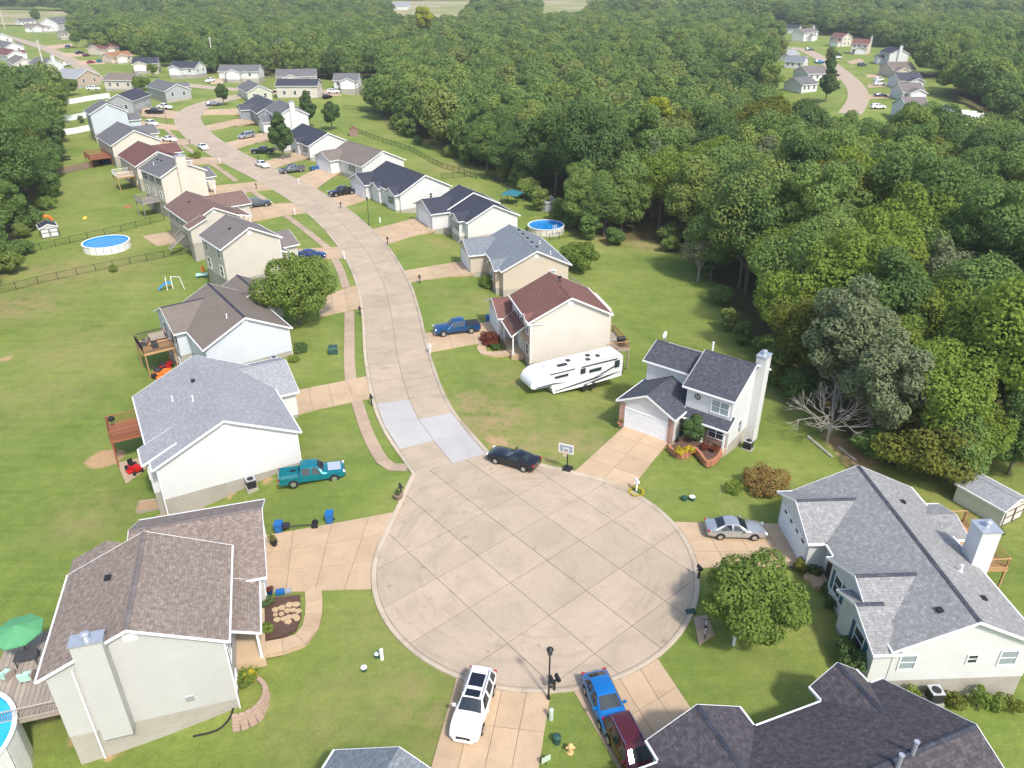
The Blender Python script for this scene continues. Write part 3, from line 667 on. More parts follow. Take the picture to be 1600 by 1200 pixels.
def gvent(root, face, c, s, z, w=.6): fbox(MB(), face, c, s - w / 2, s + w / 2, z - .3, z + .3, -.02, .05).build('gable_vent', 'trim', root)
def house(label, cx, cy, th, name='house'): return empty(name, (cx, cy, 0), -R_(th), label, 'house', None)
def post(root, x, y, z0, z1, w=.16, mat='trim'): MB().box(x - w / 2, x + w / 2, y - w / 2, y + w / 2, z0, z1).build('porch_post', mat, root)
def porch(root, x0, x1, y0, y1, zhi, zlo, side, roof, posts=2):
    block(root, x0, x1, y0, y1, axis='y', ridge=(x0 if side > 0 else x1), zr=zhi, z0=zlo, z1=zlo, roof=roof, walls=False, cap=False)
    xe = x1 - .25 if side > 0 else x0 + .25
    for i in range(posts): post(root, xe, y0 + .3 + (y1 - y0 - .6) * i / max(1, posts - 1), .1, zlo - .1)
    MB().box(min(x0, xe) + .02, max(x1, xe) - .02, y0 + .1, y1 - .1, -.6, .14).build('porch_floor', 'concrete_drive', root)
def rails(mb, pts, z, h=.95, posts=True, gap=.14, bal=.02):
    for (ax, ay), (bx, by) in zip(pts[:-1], pts[1:]):
        L = math.hypot(bx - ax, by - ay); n = max(1, int(L / gap))
        mb.tube((ax, ay, z + h), (bx, by, z + h), .05, n=4); mb.tube((ax, ay, z + .1), (bx, by, z + .1), .035, n=4)
        for i in range(n + 1): t = i / n; mb.tube((ax + (bx - ax) * t, ay + (by - ay) * t, z + .1), (ax + (bx - ax) * t, ay + (by - ay) * t, z + h), bal, n=4, cap=False)
def deck(label, root_loc, rz, x0, x1, y0, y1, z, zg, mat, open_sides='LNF', railmat=None, name='deck', board=.32, alongx=True):
    """a raised deck; sides listed get a railing"""
    d = empty(name, root_loc, rz, label, 'deck'); railmat = railmat or mat
    n = int(((y1 - y0) if alongx else (x1 - x0)) / board)
    proto = None
    for i in range(n):
        a = (y0 if alongx else x0) + board * (i + .5)
        if proto is None:
            mb = MB(); L = (x1 - x0) if alongx else (y1 - y0)
            mb.box(-L / 2, L / 2, -board / 2 + .012, board / 2 - .012, -.04, 0); proto = mb.build('board', mat, d)
        o = proto if i == 0 else link('board', proto.data, d)
        o.location = ((x0 + x1) / 2, a, z) if alongx else (a, (y0 + y1) / 2, z)
        if not alongx: o.rotation_euler = (0, 0, R_(90))
    f = MB(); f.box(x0, x1, y0 - .05, y0, z - .28, z - .045); f.box(x0, x1, y1, y1 + .05, z - .28, z - .045); f.box(x0 - .05, x0, y0 - .05, y1 + .05, z - .28, z - .045); f.box(x1, x1 + .05, y0 - .05, y1 + .05, z - .28, z - .045); f.build('frame', mat, d)
    P = {'N': [(x0, y0), (x1, y0)], 'F': [(x0, y1), (x1, y1)], 'L': [(x0, y0), (x0, y1)], 'R': [(x1, y0), (x1, y1)]}
    for s in open_sides:
        mb = MB(); rails(mb, P[s], z); mb.build('railing', railmat, d)
    for x in (x0 + .08, x1 - .08):
        for y in (y0 + .08, y1 - .08): MB().box(x - .07, x + .07, y - .07, y + .07, zg, z + (.98 if True else 0)).build('post', mat, d)
    return d
HR = {}
# ---------------- left side of the street, near to far
h = HR['L1'] = house('house with tan-brown mottled shingle roof and wide beige chimney, nearest bottom left', -24.03, 37.19, -16.8)
S = 'sd_greige'
block(h, -5.35, 5.35, -4.7, 4.7, 4.6, .47, wall=S, roof='sh_tan', zf=-.9, capmat='sh_greybrown')
block(h, -5.33, -.7, 3.6, 6.3, 4.6, .47, ridge=-2.9, zr=5.72, z0=4.6, z1=4.7, wall=S, roof='sh_tan', zf=-.9, cap=False, trim=None)
block(h, -2, 7.5, 2.5, 12.0, axis='x', ridge=8.6, zr=4.65, z0=3.0, z1=3.0, wall=S, roof='sh_tan', zf=.1, capmat='sh_greybrown')
porch(h, 5.0, 6.95, -2.5, 2.6, 3.4, 2.65, 1, 'sh_tan', 3)
chimney(h, -2.95, -1.25, -5.15, -4.3, -1.0, 7.0, S)
gvent(h, 'N', -4.35, 0, 6.2, .8)
garage_door(h, 'R', 7.15, 8.3, .08, 4.9); garage_door(h, 'R', 7.15, 4.4, .08, 2.5)
for y in (-3.4, -.6): window(h, 'R', 5.0, y, 2.6, 1.0, 1.3, 'shutter_blue')
window(h, 'R', 5.0, -3.4, -.1, .9, .7); door(h, 'R', 5.0, 1.2, .2, 'door_dark')
downspout(h, 5.02, -4.42, 4.5, -2.0); downspout(h, -3.5, -4.42, 4.6, -3.4)
boxvent(h, -2.0, 1.4, 6.35, 0, 0); MB().box(2.0, 2.5, -4.42, -4.35, -.1, .3).build('meter_box', 'galv', h)
h = HR['L2'] = house('white house with pale grey-blue shingle roof and concrete foundation beside the teal pickup', -28.99, 64.11, -29.4)
block(h, -6.45, 6.45, -7.5, 7.5, 3.4, .48, roof='sh_lightgrey', zf=-.1)
block(h, 0, 8.65, 1.1, 10.0, 3.0, .38, 'x', ridge=5.6, roof='sh_lightgrey')
block(h, -7.1, -4, -6.0, -3.0, axis='y', ridge=-4, zr=4.65, z0=3.25, roof='sh_lightgrey', zf=-.1, cap=False)
garage_door(h, 'R', 8.3, 5.6); gvent(h, 'N', -7.15, 0, 5.6, .7)
window(h, 'R', 6.1, -2.6, 1.9, 1.6, 1.3); window(h, 'R', 6.1, -5.4, 1.9, 1.0, 1.3); door(h, 'R', 6.1, .3, .25, 'trim')
for y in (-4.6,): window(h, 'L', -6.75, y, 1.8, 1.1, 1.2)
downspout(h, 6.12, -7.22, 3.3, -1.0); downspout(h, -6.12, -7.22, 3.3, -2.5)
pipe(h, -1.6, -1, 5.75); pipe(h, -3.2, 1.5, 4.95); boxvent(h, -1.0, 2.4, 6.15)
h = HR['L3'] = house('pale blue house with brown roof behind the round street tree, deck with black railing', -35.0, 87.2, -36.3)
S = 'sd_paleblue'
block(h, -5.3, 5.3, -6.95, 6.95, 3.29, .51, wall=S, roof='sh_brown', zf=.2, capmat='sh_navy')
block(h, -6.8, 0, -.5, 8.7, 3.29, .42, 'x', wall=S, roof='sh_brown', zf=.2, capmat='sh_navy')
block(h, 1.4, 8.6, 4.0, 11.2, 3.0, .5, 'y', wall=S, roof='sh_brown', zf=.2, capmat='sh_navy')
block(h, 0, 7.0, 2.4, 7.6, 3.0, .5, 'x', wall=S, roof='sh_brown', zf=.2, capmat='sh_navy')
for y in (1.0, 3.2, 6.0): window(h, 'L', -6.45, y, 1.9, .9, 1.3, 'shutter_dark'); window(h, 'L', -6.45, y, -1.2, .9, 1.2)
gvent(h, 'N', -6.6, 0, 5.3, .7); garage_door(h, 'R', 8.25, 7.6); pipe(h, -1.3, -4.2, 5.3); downspout(h, 4.97, -6.67, 3.2, -.3)
h = HR['L4'] = house('two-storey beige house with grey-brown roof beside the dark blue sedan', -41.9, 114.5, -39.6)
S = 'sd_beige'
block(h, -4.8, 4.8, -4.55, 4.55, 5.43, .51, wall=S, roof='sh_greybrown', zf=.2)
block(h, 3.5, 8.8, -1.6, 5.4, 2.8, .45, 'x', wall=S, roof='sh_greybrown', zf=.1)
porch(h, 4.4, 6.0, -4.2, -1.5, 3.3, 2.75, 1, 'sh_greybrown', 2)
gvent(h, 'N', -4.2, 0, 7.0, .6); garage_door(h, 'R', 8.45, 1.9)
for y in (-2.5, 2.5): window(h, 'L', -4.45, y, 4.2, .9, 1.3); window(h, 'L', -4.45, y, 1.5, 1.2, 1.6); window(h, 'R', 4.45, y, 4.3, .9, 1.2)
boxvent(h, -1.6, -.8, 7.15); downspout(h, 4.47, -4.27, 5.3, 0)
h = HR['L5'] = house('long beige house with brown shingle roof above the left round pool', -56.5, 137.6, -37.9)
block(h, -4.5, 4.5, -7.45, 7.45, 3.0, .49, wall=S, roof='sh_cocoa', zf=.1)
block(h, 0, 9.2, -.4, 7.4, 3.0, .42, 'x', wall=S, roof='sh_cocoa', zf=.1)
block(h, -5.4, -2.0, -9.6, -6.8, axis='y', ridge=-2.0, zr=4.2, z0=2.8, wall=S, roof='sh_cocoa', zf=.1, cap=False)
porch(h, 4.2, 6.4, -7.2, -.3, 3.2, 2.65, 1, 'sh_cocoa', 3)
garage_door(h, 'R', 8.85, 3.5); gvent(h, 'N', -7.1, 0, 4.5, .7)
for y in (-4, -1, 2, 5): window(h, 'L', -4.15, y, 1.9, .8, 1.2, 'shutter_dark')
boxvent(h, -1.4, 1.5, 4.6)
h = HR['L6'] = house('tall cream two-storey house with broad chimney on its gable and grey roof', -70.4, 160.7, -43.8)
S = 'sd_cream'
block(h, -4.85, 4.85, -5.65, 5.65, 5.34, .49, wall=S, roof='sh_grey', zf=.1)
block(h, 3.5, 8.6, -1.0, 6, 2.8, .42, 'x', wall=S, roof='sh_grey'); porch(h, 4.4, 6.3, -5.2, -1.0, 3.3, 2.7, 1, 'sh_grey', 2)
chimney(h, -1.1, .9, -5.95, -5.0, -1, 8.9, S); garage_door(h, 'R', 8.25, 2.5)
for y in (-3.5, 0, 3.5): window(h, 'L', -4.5, y, 4.2, .9, 1.3, 'shutter_dark'); window(h, 'L', -4.5, y, 1.4, .9, 1.4)
for y in (1.2, 3.2): boxvent(h, -1.4, y, 7.15)
pipe(h, -2.8, 2, 6.4)
h = HR['L7'] = house('cream house with dark red shingle roof and small white rear deck', -85.0, 183.3, -37.8)
block(h, -5.3, 5.3, -7.95, 7.95, 3.0, .51, wall=S, roof='sh_maroon', zf=.1)
block(h, 0, 8.4, 2.5, 10.0, 3.0, .42, 'x', wall=S, roof='sh_maroon'); porch(h, 4.8, 7.2, -8, 2.6, 3.4, 2.7, 1, 'sh_maroon', 3)
garage_door(h, 'R', 8.05, 6.2); gvent(h, 'N', -7.6, 0, 5)
for y in (-5, -2, 2.5, 5.5): window(h, 'L', -4.95, y, 1.9, .9, 1.3); window(h, 'L', -4.95, y, -.9, .9, 1.1)
h = HR['L8'] = house('cream house with slate-grey roof, behind the red-roofed one', -100.8, 207.5, -37.8)
block(h, -6.2, 6.2, -8.25, 8.25, 3.0, .51, wall=S, roof='sh_grey', zf=.1)
block(h, 0, 8.8, 3, 11, 3.0, .42, 'x', wall=S, roof='sh_grey'); garage_door(h, 'R', 8.45, 7)
for y in (-5, -2, 2.5, 5.5): window(h, 'L', -5.85, y, 1.9, .9, 1.3)
h = HR['L9'] = house('pale blue-grey two-storey house beside the white vinyl fences', -119.2, 235.6, -34.8)
S = 'sd_bluegrey'
block(h, -5.2, 5.2, -4.5, 4.5, 5.6, .51, wall=S, roof='sh_grey'); block(h, 3.5, 8.6, -3.5, 3.5, 2.9, .42, 'x', wall=S, roof='sh_grey'); garage_door(h, 'R', 8.25, 0)
gvent(h, 'N', -4.15, 0, 7.4)
for y in (-2.2, 2.2): window(h, 'L', -4.85, y, 4.2, .9, 1.3)
# ---------------- right side, near to far (front is the -x side)
h = HR['R1'] = house('white two-storey house with charcoal roof, brick-pillared garage and curved flower bed', 21.5, 67.5, -51.9)
block(h, -4.35, 4.35, -2.7, 2.7, 5.6, .52, roof='sh_slate', zf=.25)
block(h, -1.8, 3.6, 2.0, 8.55, 5.6, .5, 'y', roof='sh_slate', zf=.25)
block(h, -6.75, .8, 2.0, 8.55, 3.0, .5, 'x', roof='sh_slate', zf=.1)
block(h, -5.05, -3.6, -2.7, 2.3, axis='y', ridge=-3.6, zr=3.5, z0=2.65, roof='sh_slate', walls=False, cap=False)
MB().box(-5.0, -3.9, -2.4, 2.2, -.5, .15).build('porch_floor', 'concrete_drive', h)
for y in (-2.35, -.1): post(h, -4.85, y, .1, 2.6, .2)
for y in (2.55, 8.0): MB().box(-6.46, -6.36, y - .32, y + .32, -.2, 2.75).build('brick_pillar', 'brick', h)
MB().box(-4.04, -3.98, -2.3, 2.0, .15, 2.7).build('brick_front', 'brick', h)
garage_door(h, 'L', -6.4, 5.28, .05, 4.7, 2.15)
window(h, 'L', -4.0, -1.2, 4.3, 1.7, 1.3, None, 'glass_light'); window(h, 'L', -4.04, -1.2, 1.5, 1.6, 1.2); door(h, 'L', -4.04, .9, .2, 'door_dark')
q = MB()
for k in range(16):
    a0, a1 = 2 * math.pi * k / 16, 2 * math.pi * (k + 1) / 16; q.tube((-4.03, 1.2 + .28 * math.cos(a0), 4.7 + .28 * math.sin(a0)), (-4.03, 1.2 + .28 * math.cos(a1), 4.7 + .28 * math.sin(a1)), .05, n=4)
q.tube((-4.03, .92, 4.7), (-4.03, 1.48, 4.7), .03, n=4); q.tube((-4.03, 1.2, 4.42), (-4.03, 1.2, 4.98), .03, n=4); q.build('round_vent', 'black_metal', h)
chimney(h, 1.0, 2.3, -3.2, -2.2, -1.5, 8.2, 'sd_white')
window(h, 'N', -2.35, -1.2, 1.4, .8, 1.1); downspout(h, -3.95, -2.42, 5.5, 0); pipe(h, .6, 2.2, 7.5, 1.0, .09)
MB().box(-1.5, -1.0, -2.5, -2.36, .8, 1.5).build('meter_box', 'galv', h)
h = HR['R2'] = house('two-storey cream house with red-brown roof behind the white travel trailer', 5.8, 86.8, -14.5)
S = 'sd_cream'
block(h, -5.2, 5.2, -4.5, 4.5, 5.49, .5, wall=S, roof='sh_redbrown', zf=.1)
block(h, -7.0, 2.5, 3.2, 9.8, 3.0, .45, 'x', wall=S, roof='sh_redbrown', zf=.05)
porch(h, -6.5, -4.85, -1.8, 3.3, 3.9, 2.75, -1, 'sh_redbrown', 2)
MB().box(-4.9, -4.84, -4.1, -1.8, .05, 5.4).build('brick_front', 'brick', h)
garage_door(h, 'L', -6.65, 6.5, .05); gvent(h, 'N', -4.15, 0, 7.3, .7)
window(h, 'L', -4.9, -3.1, 4.3, 1.0, 1.4); window(h, 'L', -4.9, -3.1, 1.5, 1.0, 1.4); window(h, 'L', -4.85, .6, 4.4, 1.5, 1.1, 'shutter_dark'); door(h, 'L', -4.85, .6, .15, 'trim')
block(h, -5.35, -3.2, -4.2, -1.7, axis='x', ze=5.2, pitch=.7, roof='sh_redbrown', walls=False, cap=False)
MB().box(4.7, 5.8, -2.6, 3.0, .25, 5.3).build('bay', S, h)
for y, x in ((1.2, .25), (2.6, .8)): boxvent(h, x, y, 8.0)
downspout(h, -4.87, -4.2, 5.4, 0)
h = HR['R3'] = house('beige house with blue-grey shingle roof and row of dark roof vents', 1.6, 113.1, -17.0)
S = 'sd_tan'
block(h, -5.4, 5.4, -7.0, 7.0, 3.15, .48, wall=S, roof='sh_bluegrey', zf=.1)
block(h, -8.1, 0, 1.7, 9.0, 3.0, .42, 'x', wall=S, roof='sh_bluegrey', zf=.05)
block(h, -6.2, -2, -5.8, -1.8, 3.0, .5, 'x', wall=S, roof='sh_bluegrey', zf=.05, cap=False)
MB().box(-5.9, -5.83, -5.4, -2.2, .05, 3.2).build('brick_front', 'brick', h)
garage_door(h, 'L', -7.75, 5.35, .05); gvent(h, 'N', -6.65, 0, 4.9, .6); window(h, 'N', -6.65, 2.6, 2.0, .8, .8, None, 'glass_light'); window(h, 'L', -5.9, -3.8, 1.7, 1.4, 1.3)
for y in (-4, -1.8, .4, 2.6, 4.8): boxvent(h, .9, y, 5.4)
pipe(h, 2.6, -5.5, 4.5); pipe(h, 2.8, 0, 4.4)
h = HR['R4'] = house('white house with black shingle roof in two planes split by white flashing', -6.6, 139.2, -27.4)
block(h, -5.25, 5.25, -7.4, 1.2, 2.9, .48, roof='sh_navy', zf=.1, gables=(1, 0))
block(h, -5.6, 5.3, .7, 7.4, 3.2, .48, roof='sh_navy', zf=.1)
block(h, -8.9, 0, .1, 8.8, 3.0, .40, 'x', roof='sh_navy', zf=.05)
block(h, -6.3, -1, -6.0, -2.0, 2.9, .55, 'x', roof='sh_navy', zf=.05, cap=False)
garage_door(h, 'L', -8.55, 4.4, .05)
for y in (-4.6, -3.4): window(h, 'L', -5.95, y, 1.7, .8, 1.3, 'shutter_dark')
h = HR['R5'] = house('white house with black roof and two small front gables, by the black pickup', -21.8, 158.1, -36.3)
block(h, -6.0, 6.0, -8.1, 8.1, 3.3, .49, roof='sh_navy', zf=.1)
block(h, -7.6, 0, 3.6, 11.4, 3.0, .42, 'x', roof='sh_navy', zf=.05)
block(h, -6.7, -1, -.4, 3.2, 3.0, .55, 'x', roof='sh_navy', zf=.05, cap=False)
block(h, -6.9, -1, -7.6, -3.2, 3.1, .5, 'x', roof='sh_navy', zf=.05, cap=False)
garage_door(h, 'L', -7.25, 7.5, .05); window(h, 'N', -7.75, 1.2, 2.0, .6, .9); window(h, 'L', -6.55, -5.4, 1.8, 1.2, 1.4, 'shutter_dark')
h = HR['R6'] = house('white house with brown-grey roof and round hedge by its front', -34.4, 183.5, -40.6)
block(h, -5.9, 5.9, -8, 8, 3.0, .47, roof='sh_brown', zf=.1)
block(h, -8.4, 0, 2.0, 9.8, 3.0, .42, 'x', roof='sh_brown', zf=.05); garage_door(h, 'L', -8.05, 5.9, .05)
window(h, 'L', -5.55, -3, 1.8, 1.5, 1.4, 'shutter_dark'); gvent(h, 'N', -7.65, 0, 5)
h = HR['R7'] = house('white house with dark navy roof and tiny front gable behind the conical tree', -51.4, 207.0, -35.2)
block(h, -5.6, 5.6, -8.6, 8.6, 3.0, .48, roof='sh_navy', zf=.1)
block(h, -8.0, 0, 3.6, 10.6, 3.0, .42, 'x', roof='sh_navy', zf=.05); garage_door(h, 'L', -7.65, 7.1, .05)
block(h, -6.3, -1, -2.8, .6, 3.0, .6, 'x', roof='sh_navy', zf=.05, cap=False); window(h, 'L', -5.25, -5.4, 1.7, 1.4, 1.4, 'shutter_dark')
# bottom right
h = HR['BR1'] = house('white ranch house with light grey shingles and blue shutters, right of the turning circle', 28.9, 43.7, -2.5)
block(h, -5.0, 5.0, -8.65, 8.65, 3.0, .47, roof='sh_brgrey', zf=-.1, capmat='sh_slate')
block(h, -6.4, -1, 1.9, 8.5, 3.0, .485, 'x', roof='sh_brgrey', zf=.05, capmat='sh_slate')
block(h, -5.6, 0, -7.9, .3, axis='x', ridge=-3.55, zr=4.75, z0=2.75, z1=3.0, roof='sh_brgrey', zf=-.1, capmat='sh_slate')
block(h, -6.25, -4.3, -8.6, -3.05, axis='x', ridge=-5.45, zr=4.0, z0=2.75, z1=3.0, roof='sh_brgrey', zf=-.1, capmat='sh_slate', gables=(1, 0))
block(h, 3.0, 6.2, 2.0, 6.4, 2.9, .3, 'x', roof='sh_brgrey', zf=-.1, cap=False)
garage_door(h, 'L', -6.05, 5.2, .05, 4.9, 2.2, 'garage', True); chimney(h, 4.3, 5.7, -1.3, .1, -2, 6.2, 'sd_white')
window(h, 'L', -5.25, -1.4, 1.7, 1.0, 1.5, 'shutter_blue'); window(h, 'L', -5.9, -6.3, 1.6, 1.2, 1.5, 'shutter_blue')
window(h, 'N', -8.3, -3.6, 1.6, 1.0, 1.2, None, 'glass_light'); window(h, 'N', -8.3, .7, 1.7, .6, .7); window(h, 'N', -8.3, 3.1, 1.7, 1.1, 1.2, None, 'glass_light')
pipe(h, 2.2, -3.0, 4.4, .4, .08); boxvent(h, 2.3, -5.6, 4.3); boxvent(h, 2.0, 4.8, 4.45); boxvent(h, -1.5, -6.9, 4.7); door(h, 'L', -4.65, 1.1, .15, 'door_dark')
MB().box(-6.0, -4.66, .35, 1.85, -.4, .14).build('porch_floor', 'concrete_drive', h)
h = HR['BR2'] = empty('house', (18, 27, 0), R_(-69), 'house with dark purple-grey shingle roof filling the bottom right corner', 'house')
block(h, -3.65, 7.8, -13.0, 6.4, axis='y', ridge=2.1, zr=5.76, z0=3.0, z1=3.0, roof='sh_purple', zf=.1, capmat='sh_navy')
block(h, -5.1, 2.0, -9.2, -3.0, 3.0, .5, 'x', roof='sh_purple', zf=.05, capmat='sh_navy')
block(h, -4.8, 1.0, 1.9, 5.4, 3.0, .75, 'x', roof='sh_purple', zf=.05, capmat='sh_navy')
garage_door(h, 'L', -4.75, -6.1, .05); window(h, 'L', -4.45, 3.65, 1.7, 1.2, 1.4); door(h, 'L', -3.3, -.6, .15, 'door_dark')
pipe(h, 2.5, .6, 5.5, 1.1, .11, 'galv'); pipe(h, 2.2, 1.9, 5.6, 1.0, .11, 'galv'); pipe(h, 4.2, 2.6, 4.7, .6, .1, 'galv')
h = HR['BR3'] = empty('house', (-6.0, 26.7, 0), R_(-20), 'house of which only a blue-grey roof corner shows at the bottom edge', 'house')
block(h, -4.2, 4.6, -12, 0, axis='y', ridge=0, zr=4.8, z0=2.6, z1=2.5, roof='sh_bluegrey', zf=.1)
# ---------------- houses far off: placed by the two ends of their ridge in the photograph
def far_house(label, r1, r2, Wd, roof, wall, ze=3.0, pitch=.48, wing=0, chim=0, wins=True, two=False):
    """ridge end r1 is the gable that shows; wing = -1/1 puts a garage wing on that side"""
    zr = ze + Wd / 2 * pitch; a, b = at(*r1, zr), at(*r2, zr); L = math.hypot(a[0] - b[0], a[1] - b[1]); th = math.atan2(b[0] - a[0], b[1] - a[1])
    h = empty('house', ((a[0] + b[0]) / 2, (a[1] + b[1]) / 2, 0), -th, label, 'house')
    block(h, -Wd / 2, Wd / 2, -L / 2, L / 2, ze, pitch, wall=wall, roof=roof, zf=.1, cap=False)
    w = Wd / 2 - .35
    if wing:
        x0, x1 = (-Wd / 2 - 3, 0) if wing < 0 else (0, Wd / 2 + 3); y0 = -L / 2 + .6 if L < 11 else -L * .1
        block(h, x0, x1, y0, min(L / 2 + 1, y0 + 6.6), min(ze, 3.0), .42, 'x', wall=wall, roof=roof, zf=.1, cap=False); garage_door(h, 'L' if wing < 0 else 'R', x0 + .35 if wing < 0 else x1 - .35, (y0 + min(L / 2 + 1, y0 + 6.6)) / 2, .1, 4.6)
    if chim: chimney(h, -.7, .7, -L / 2 - .4, -L / 2 + .5, -1, zr + 1.3, wall)
    if wins:
        for f, c, ss in (('N', -L / 2 + .35, (-w * .45, w * .45)), ('L', -w, (-L * .28, L * .05, L * .3)), ('R', w, (-L * .28, L * .05, L * .3))):
            for s in ss:
                if f == 'N' and chim: continue
                window(h, f, c, s, 1.8, 1.0, 1.3)
                if ze > 4.5: window(h, f, c, s, 4.3, 1.0, 1.3)
    return h
for a in [
    ('two-storey cream house with grey chimney gable, left of the pair of conical trees', (456, 167), (436, 155), 9.4, 'sh_grey', 'sd_white', 5.4, .5, -1, 1),
    ('dark grey house with charcoal roof near the street bend', (427, 161), (402, 147), 11, 'sh_slate', 'sd_darkgrey', 3.0, .5, -1, 0),
    ('sage-cream house with grey-green roof behind the charcoal-roofed one', (404, 133), (388, 124), 9.5, 'sh_grey', 'sd_sage', 3.0, .5, 0, 0),
    ('long pale house with navy roof side-on, wooden deck in front of it', (499, 123), (433, 123), 9, 'sh_navy', 'sd_beige', 4.2, .45, 0, 0),
    ('cream house with grey roof directly behind the long navy-roofed one', (494, 107), (431, 108), 10, 'sh_grey', 'sd_beige', 3.2, .5, -1, 0),
    ('white house with grey roof partly behind the tall edge tree', (562, 114), (522, 114), 9.5, 'sh_grey', 'sd_white', 3.0, .5, -1, 0),
    ('white ranch house with grey roof and shutters facing the cross street', (407, 101), (344, 101), 10, 'sh_grey', 'sd_white', 3.0, .48, -1, 0),
    ('white house with navy roof left of the white ranch house', (312, 96), (271, 95), 10, 'sh_navy', 'sd_white', 3.0, .48, -1, 0),
    ('tan house with navy roof beside the rust-roofed house', (247, 89), (206, 90), 10, 'sh_navy', 'sd_tan', 3.0, .48, -1, 0),
    ('tan house with rust-orange roof on the top-left street', (199, 79), (163, 82), 9, 'sh_rust', 'sd_tan', 3.0, .45, -1, 0),
    ('tan house with brown roof behind the rust-roofed house', (176, 67), (144, 70), 10, 'sh_maroon', 'sd_tan', 3.0, .45, -1, 0),
    ('white house with grey roof and white chimney before the far wood', (164, 56), (135, 57), 10, 'sh_grey', 'sd_white', 3.0, .5, -1, 1),
    ('small tan house with tan roof beside the big lone tree', (110, 47), (89, 48), 8, 'sh_greybrown', 'sd_tan', 3.0, .4, 0, 0),
    ('white house with tan-brown roof at far top left', (84, 36), (37, 37), 12, 'sh_brown', 'sd_white', 3.0, .45, -1, 0),
    ('tall white house with two dark gable windows at far top left', (102, 25.5), (73, 28), 15, 'sh_grey', 'sd_white', 6.0, .5, 0, 0),
    ('grey-roofed house farthest in the top left corner', (50, 28), (25, 29), 12, 'sh_grey', 'sd_white', 3.0, .4, 0, 0),
    ('pale house cut off by the left edge, light roof', (3, 52), (-25, 50), 12, 'sh_lightgrey', 'sd_white', 3.0, .5, 0, 0),
    ('white house with grey roof, second from the left edge on the far street', (20, 66), (-5, 62), 11, 'sh_grey', 'sd_white', 3.0, .5, 1, 0),
    ('white house with maroon roof on the left of the far street', (24, 78), (2, 74), 10, 'sh_maroon', 'sd_white', 3.0, .5, 1, 0),
    ('cream house with tan roof and gable windows above the left wood', (37, 91), (24, 85), 10, 'sh_greybrown', 'sd_cream', 4.6, .48, 0, 0),
    ('white two-storey house with chimney and grey roof on the far street', (82, 91), (56, 89), 9.5, 'sh_grey', 'sd_white', 5.4, .5, 0, 1),
    ('taupe-gabled house with pale blue-grey roof, white camper at its wall', (136, 109), (97, 106), 12, 'sh_lightgrey', 'sd_taupe', 3.0, .48, 0, 0),
    ('beige house with plain brown roof side-on above the white fence', (217, 114), (168, 113.5), 10, 'sh_brown', 'sd_beige', 3.4, .45, 0, 0),
    ('grey house with grey hip-like roof and white garage door at the bend', (276, 131), (246, 123), 10, 'sh_grey', 'sd_grey', 3.0, .45, 1, 0),
    ('grey-blue house with navy roof beside the bend of the street', (183, 147), (213, 137), 9, 'sh_navy', 'sd_grey', 3.6, .5, 0, 0),
    ('far white house with gabled front at the edge of the right-hand subdivision', (1199, 27), (1153, 27), 11, 'sh_slate', 'sd_white', 5.4, .5, 1, 0),
    ('white house with navy roof behind trees, right-hand subdivision', (1252, 39), (1220, 38), 10, 'sh_navy', 'sd_white', 3.5, .5, 1, 0),
    ('white two-storey house with brown roof and chimney near the far bend', (1271, 43), (1248, 45), 9.5, 'sh_greybrown', 'sd_white', 5.4, .5, -1, 1),
    ('cream two-storey house with red-brown roof behind the round tree', (1326, 52), (1305, 50.5), 9.5, 'sh_redbrown', 'sd_cream', 5.4, .5, -1, 0),
    ('cream two-storey house with red-brown roof and white chimney', (1362, 61), (1334, 60), 10, 'sh_redbrown', 'sd_cream', 5.4, .5, -1, 1),
    ('white two-storey house with navy roof and tall white chimney', (1408, 76), (1390, 72), 10, 'sh_navy', 'sd_white', 5.4, .5, -1, 1),
    ('tan-gabled house with brown roof, top of the right-hand row', (1423, 96), (1386, 96.5), 12, 'sh_brown', 'sd_tan', 3.2, .48, -1, 0),
    ('white house with dark roof, second in the right-hand row', (1436, 113), (1398, 113), 11, 'sh_slate', 'sd_white', 3.0, .48, -1, 0),
    ('white house with brown roof, third in the right-hand row', (1439, 129), (1403, 129), 11, 'sh_greybrown', 'sd_white', 3.0, .48, -1, 0),
    ('white house with brown roof, lowest of the right-hand row by the fence', (1446, 151), (1408, 151), 11.5, 'sh_greybrown', 'sd_white', 3.6, .48, -1, 0),
    ('white house with blue-grey roof on the inner side of the far bend', (1262, 87.5), (1231, 86), 11, 'sh_bluegrey', 'sd_white', 3.0, .45, 0, 0),
    ('white house with tan roof below the blue-grey-roofed one', (1288, 102), (1252, 103), 12, 'sh_greybrown', 'sd_white', 3.0, .45, 0, 0),
    ('grey-roofed house half hidden by trees in the right-hand subdivision', (1266, 119), (1240, 121), 10, 'sh_grey', 'sd_white', 3.0, .45, 0, 0),
    ('small white house among blue-grey trees at the inner bend', (1240, 76), (1222, 78), 9, 'sh_lightgrey', 'sd_white', 3.0, .5, 0, 0),
]: far_house(*a)
# large low buildings beyond the wood
for lab, r1, r2, wd, rf in [('long grey-roofed building showing above the wood, top centre', (833, 27), (898, 20), 40, 'sh_lightgrey'), ('white warehouse at the far field, top centre', (640, 3), (560, 3), 40, 'sh_lightgrey'), ('tan roofed building beyond the wood, top left of centre', (490, 18), (462, 19), 24, 'sh_tan'), ('small grey roof among the trees left of the yellow tree', (632, 46), (622, 47), 12, 'sh_lightgrey'), ('far white house at the top right corner', (1590, 5), (1560, 4), 16, 'sh_greybrown'), ('low tan building at the top edge right of centre', (1060, 2), (985, 4), 30, 'sh_rust')]:
    h = far_house(lab, r1, r2, wd, rf, 'sd_white', 4.5, .22, 0, 0, True); h.name = 'building'
